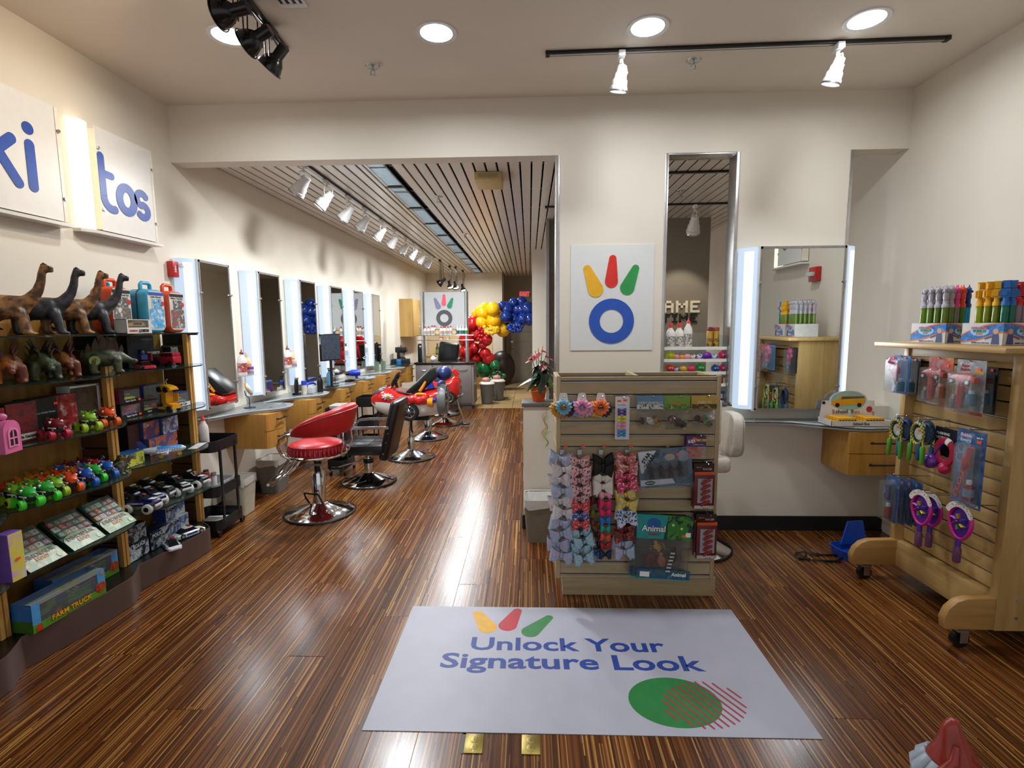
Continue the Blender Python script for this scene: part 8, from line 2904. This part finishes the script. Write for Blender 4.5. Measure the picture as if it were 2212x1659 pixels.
 # plinth: farm truck boxes, police boxes, police cars
zP=ZPL+.0005
def farm_box(lab,loc,rz):
 w,d,h=.40,.115,.145
 t=thing('toy_box',lab,'toy box',loc,rz,'farm truck boxes')
 g=G().box(-w/2,d/2-.003,0,w/2,d/2,h).box(-w/2,-d/2,0,w/2,d/2,.004).box(-w/2,-d/2,0,-w/2+.003,d/2,h).box(w/2-.003,-d/2,0,w/2,d/2,h)
 part('carton',g,[C('#2c70b8',.4)],t)
 part('grass_side',G().box(-w/2-.001,-d/2,0,-w/2,d/2,h*.42),[C('#3c6a24',.4)],t)
 part('grass_strip',G().box(-w/2,-d/2-.0012,0,w/2,-d/2+.001,h*.27),[C('#4f8a22',.4)],t)
 part('sky_strip',G().box(w/2-.045,-d/2-.001,h*.27,w/2,-d/2+.001,h),[C('#4a94d0',.4)],t)
 part('sky_strip',G().box(-w/2,-d/2-.001,h*.27,-w/2+.04,-d/2+.001,h),[C('#4a94d0',.4)],t)
 g=G().box(-w/2+.04,-d/2-.001,h*.9,w/2-.045,-d/2+.001,h).box(-w/2,-d/2,h-.003,w/2,-d/2+.04,h)
 part('top_strip',g,[C('#8a8c86',.4)],t)
 part('clear_window',G().box(-w/2+.04,-d/2,h*.27,w/2-.045,-d/2+.001,h*.9),[CLEAR],t)
 part('clear_top',G().box(-w/2,-d/2+.04,h-.002,w/2,d/2,h-.001),[CLEAR],t)
 lettering('FARM TRUCK',.036,C('#8a2c12',.4),t,(.0,-d/2-.0022,h*.19),(1,0,0),(0,0,1),.07)
 lettering('FARM TRUCK',.036,C('#e0a81c',.4),t,(.0,-d/2-.0034,h*.19),(1,0,0),(0,0,1),.015)
 lettering('FARM TRUCK',.02,C('#c8a02c',.4),t,(.0,-d/2+.02,h+.001),(1,0,0),(0,1,0),.02)
 GRN_=C('#3a7a3a',.35)
 x=-.09
 part('tractor_body',G().box(x-.05,-.02,.045,x+.02,.02,.075).box(x+.0,-.022,.06,x+.045,.022,.12),[GRN_],t,bevel=.004)
 for xx,r in((x-.038,.018),(x+.035,.032)):
  for s in(-1,1):
   wv=part('tractor_wheel',G().cyl((xx,s*.024,r+.005),(xx,s*.04,r+.005),r,n=16),[TYRE],t)
   part('tractor_hub',G().cyl((xx,s*.0405,r+.005),(xx,s*.042,r+.005),r*.5,n=10),[C('#a8301c',.4)],wv)
 x=.07
 part('trailer_bed',G().box(x-.065,-.034,.04,x+.07,.034,.046),[GRN_],t)
 for k in range(4):
  part('trailer_rail',G().box(x-.065,-.034,.052+k*.014,x+.07,-.031,.059+k*.014),[GRN_],t)
 part('toy_cow',G().ball((x,-.005,.085),(.028,.013,.015),12,8).ball((x-.032,-.005,.095),(.012,.009,.009),8,6),[dots('#cfcac4','#15120f',50,.4)],t)
 for s in(-1,1):
  part('trailer_wheel',G().cyl((x+.03,s*.03,.022),(x+.03,s*.042,.022),.018,n=14),[TYRE],t)
 part('tractor_print',G().ball((w/2-.03,-d/2-.002,h*.33),(.032,.001,.03),14,8),[patch(('#1c3a1a','#3c7a24','#b8301c','#16120f'),50,.4)],t)
 part('round_seal',G().tube([(-w/2+.03,-d/2-.003,h*.12),(-w/2+.03,-d/2-.0015,h*.12)],.017,16),[C('#b8341c',.4)],t)
 sticker(t,(w/2-.02,-d/2-.002,h*.86),(1,0,0),(0,0,1),.016,.014)
 return t
farm_box('farm truck window box at the front of the plinth',(-2.475,2.475,zP),HP-RD(4))
farm_box('farm truck window box standing behind the front one',(-2.60,2.72,zP),HP-RD(4))
PN=patch(('#10131c','#1a2338','#c8ccd4','#121620','#2a3a6a'),14,.4,1.0)
PN2=patch(('#10131c','#18203a','#a8acb8','#121620','#1c2a5a'),14,.4,4.0)
gift_box('dark police car box, lower of the stack against the post',(-2.60,3.10,zP),(.17,.12,.11),'#10131c',PN,'POLICE','#c8ccd4',.8,tsize=.032)
gift_box('dark police car box, upper of the stack against the post',(-2.61,3.10,zP+.1105),(.17,.12,.11),'#10131c',PN2,'POLICE','#8a8e98',.75,tsize=.03)
gift_box('navy police box behind the black and white police car',(-2.585,3.29,zP),(.19,.10,.125),'#131a34',PN2,'POLICE','#d0d4dc',.74,tsize=.034,tx=-.12)
WPB=patch(('#c4c8d0','#a8b0c4','#3a4c8c','#d0d2d8','#8c94a8'),13,.4,2.0)
gift_box('white racing police car box, lower at the end of the plinth',(-2.62,3.52,zP),(.22,.10,.11),'#c4c6cc',WPB,'RACING','#3a2a34',.78,tsize=.028,tx=-.2,tops='#c8cad0')
gift_box('white racing police car box, upper at the end of the plinth',(-2.63,3.52,zP+.1125),(.20,.09,.095),'#c4c6cc',WPB,'RACING','#3a2a34',.78,tsize=.028,tx=-.2,side='#2c3f8c')
def ex_pol(t,L_):
 w=L_*.21
 part('light_bar',G().box(-.01,-.02,L_*.315,.006,.02,L_*.345),[C('#c03028',.3)],t,bevel=.002)
 for s in(-1,1):
  part('door_band',G().cbox((.0,s*w*1.01,L_*.10),(L_*.34,.001,L_*.06)),[C('#2a3a8c',.4)],t)
WC=C('#cdced0',.22,coat=.3)
car_thing('white police sports car with black bonnet on the plinth',(-2.45,3.27,zP),RD(-40),.20,WC,'toy police cars',roofm=BLACK,extra=ex_pol,low=True)
car_thing('white police car with blue door band at the end of the plinth',(-2.465,3.47,zP),RD(-115),.215,WC,'toy police cars',extra=ex_pol)
# printed floor mat
mt_=thing('floor_mat','white printed floor mat with slogan and coloured petals','mat',(.235,2.38,0))
part('sheet',G().box(-.929,-.475,.0003,.929,.46,.003),[C('#a9a9b6',.45,var=.05,scale=5)],mt_)
fr0=lambda x,y,z=.0032:(x-.235,y-2.38,z)
def mflat(name,poly,mat,z=.0031):
 g=G().prism([(x-.235,y-2.38)for x,y in poly],z,z+.0003)
 return part(name,g,[mat],mt_)
NAVY=C('#173a8c',.5)
mflat('petal',petal((-.30,2.765),(-.235,2.635),.030,.052),C('#d9a21a',.5))
mflat('petal',petal((-.075,2.80),(-.125,2.655),.026,.052),C('#b3202c',.5))
mflat('petal',petal((.105,2.735),(-.0,2.60),.024,.05),C('#2b7a3c',.5))
for tx,x0,x1,yb,yt in(('Unlock Your',-.309,.688,2.43,2.54),('Signature Look',-.443,.84,2.29,2.405)):
 me=text_mesh(tx,.15,.022,.0002).copy()
 xs_=[v.co.x for v in me.vertices]
 cap=.15*.73
 me.transform(MX.Translation(((x0+x1)/2-.235,(yb+yt)/2-2.38,.0033))@MX.Diagonal(((x1-x0)/(max(xs_)-min(xs_)),(yt-yb)/cap*.98,1,1))@MX.Translation((-(max(xs_)+min(xs_))/2,0,0)))
 me.materials.clear()
 me.materials.append(NAVY)
 part('lettering',me,None,mt_)
mflat('green_disc',circ(.632,2.098,.2,40,1.0,.76),C('#12752f',.5))
g=G()
for k in range(12):
 u=-.165+k*.03
 hw=math.sqrt(max(0,.17**2-u**2))*.82
 cx,cy=.735-.235+u*.95+.02,2.085-2.38+u*.42
 dx,dy=-.53,.85
 if hw>.03:
  a,b=(cx-dx*hw,cy-dy*hw),(cx+dx*hw,cy+dy*hw)
  g.stroke([a,b],.009,.0003,z=.0036)
part('red_stripes',g,[C('#a02338',.5)],mt_)
# brass floor sockets
for i,(x,lb)in enumerate(((-.226,'brass floor socket plate left of the pair below the mat'),(.0,'brass floor socket plate right of the pair below the mat'))):
 t=thing('floor_socket',lb,'socket',(x,1.850,0),group='brass floor sockets')
 BR=C('#8f7c3c',.35,.6)
 part('plate',G().box(-.037,-.048,.0005,.037,.048,.004),[BR],t,bevel=.0012)
 if i==0:
  part('recess',G().box(-.050,-.049,.0003,-.036,.052,.0012).box(-.05,.046,.0003,.037,.052,.0012),[BLACK],t)
 for y in(-.018,.018):
  c=part('cover',G().lathe([(.0165,.004),(.0165,.0048),(.015,.0052)],20,c=(0,y,0)),[BR],t)
  part('slot',G().box(-.001,y-.008,.0052,.001,y+.008,.0054),[BLACK],c)
 for y in(-.038,.038):
  part('screw',G().cyl((0,y,.004),(0,y,.0048),.003,n=10),[STEEL],t)
  # garden gnome at the lower right corner
t=thing('garden_gnome','garden gnome with red pointed hat and white hair at lower right','gnome',(1.235,1.405,.006))
HAT=C('#8f2f22',.28,var=.2,scale=12)
HAIR=C('#a9b4c0',.3,var=.15)
hat=[]
for k,(z,r,dx,dy)in enumerate(((.355,.070,.0,0),(.375,.068,.0,0),(.41,.050,-.002,0),(.445,.036,-.008,0),(.475,.027,-.012,0),(.49,.020,-.010,.0),(.498,.012,-.008,0),(.5,.003,-.006,0))):
 r*=.86
 hat.append([(dx+r*cos(2*pi*j/22)*(1+.10*sin(j*.9+k))*1.05,dy+r*sin(2*pi*j/22)*(1+.08*cos(j*1.3+k)),z+.008*sin(2*pi*j/22*2+1)*(k<3))for j in range(22)])
part('hat',G().rings(hat),[HAT],t,smooth=60)
part('hat_fold',G().tube([(-.055,-.035,.36),(-.03,-.04,.40),(-.02,-.03,.44)],[.016,.014,.008],8).tube([(.05,-.02,.37),(.02,-.035,.405)],[.016,.008],8),[HAT],t,smooth=60)
g=G().ball((0,0,.31),(.068,.066,.07),20,14)
for k in range(13):
 a=2*pi*k/13
 g.tube([(.055*cos(a),.055*sin(a),.365),(.082*cos(a),.08*sin(a),.33),(.078*cos(a+.2),.078*sin(a+.2),.25)],[.016,.02,.008],8)
part('hair',g,[HAIR],t,smooth=60)
part('face',G().ball((.0,.035,.305),(.046,.045,.05),16,12).ball((0,.085,.302),(.014,.014,.013),10,8),[C('#c98f74',.4)],t)
part('beard',G().tube([(0,.06,.285),(0,.075,.22),(0,.06,.15)],[.045,.04,.01],12),[HAIR],t,smooth=60)
for s in(-1,1):
 part('eye',G().ball((s*.02,.077,.322),.006,8,6),[BLACK],t)
part('coat',G().lathe([(.095,.03),(.10,.06),(.09,.15),(.06,.25),(.03,.28)],20),[C('#2a4a7c',.4)],t,smooth=50)
for s in(-1,1):
 part('boot',G().ball((s*.045,.04,.025),(.035,.06,.025),12,8),[C('#2a1c14',.4)],t)
 part('sleeve',G().tube([(s*.06,.0,.24),(s*.095,.02,.18),(s*.07,.06,.14)],[.026,.028,.02],10),[C('#2a4a7c',.4)],t,smooth=60)
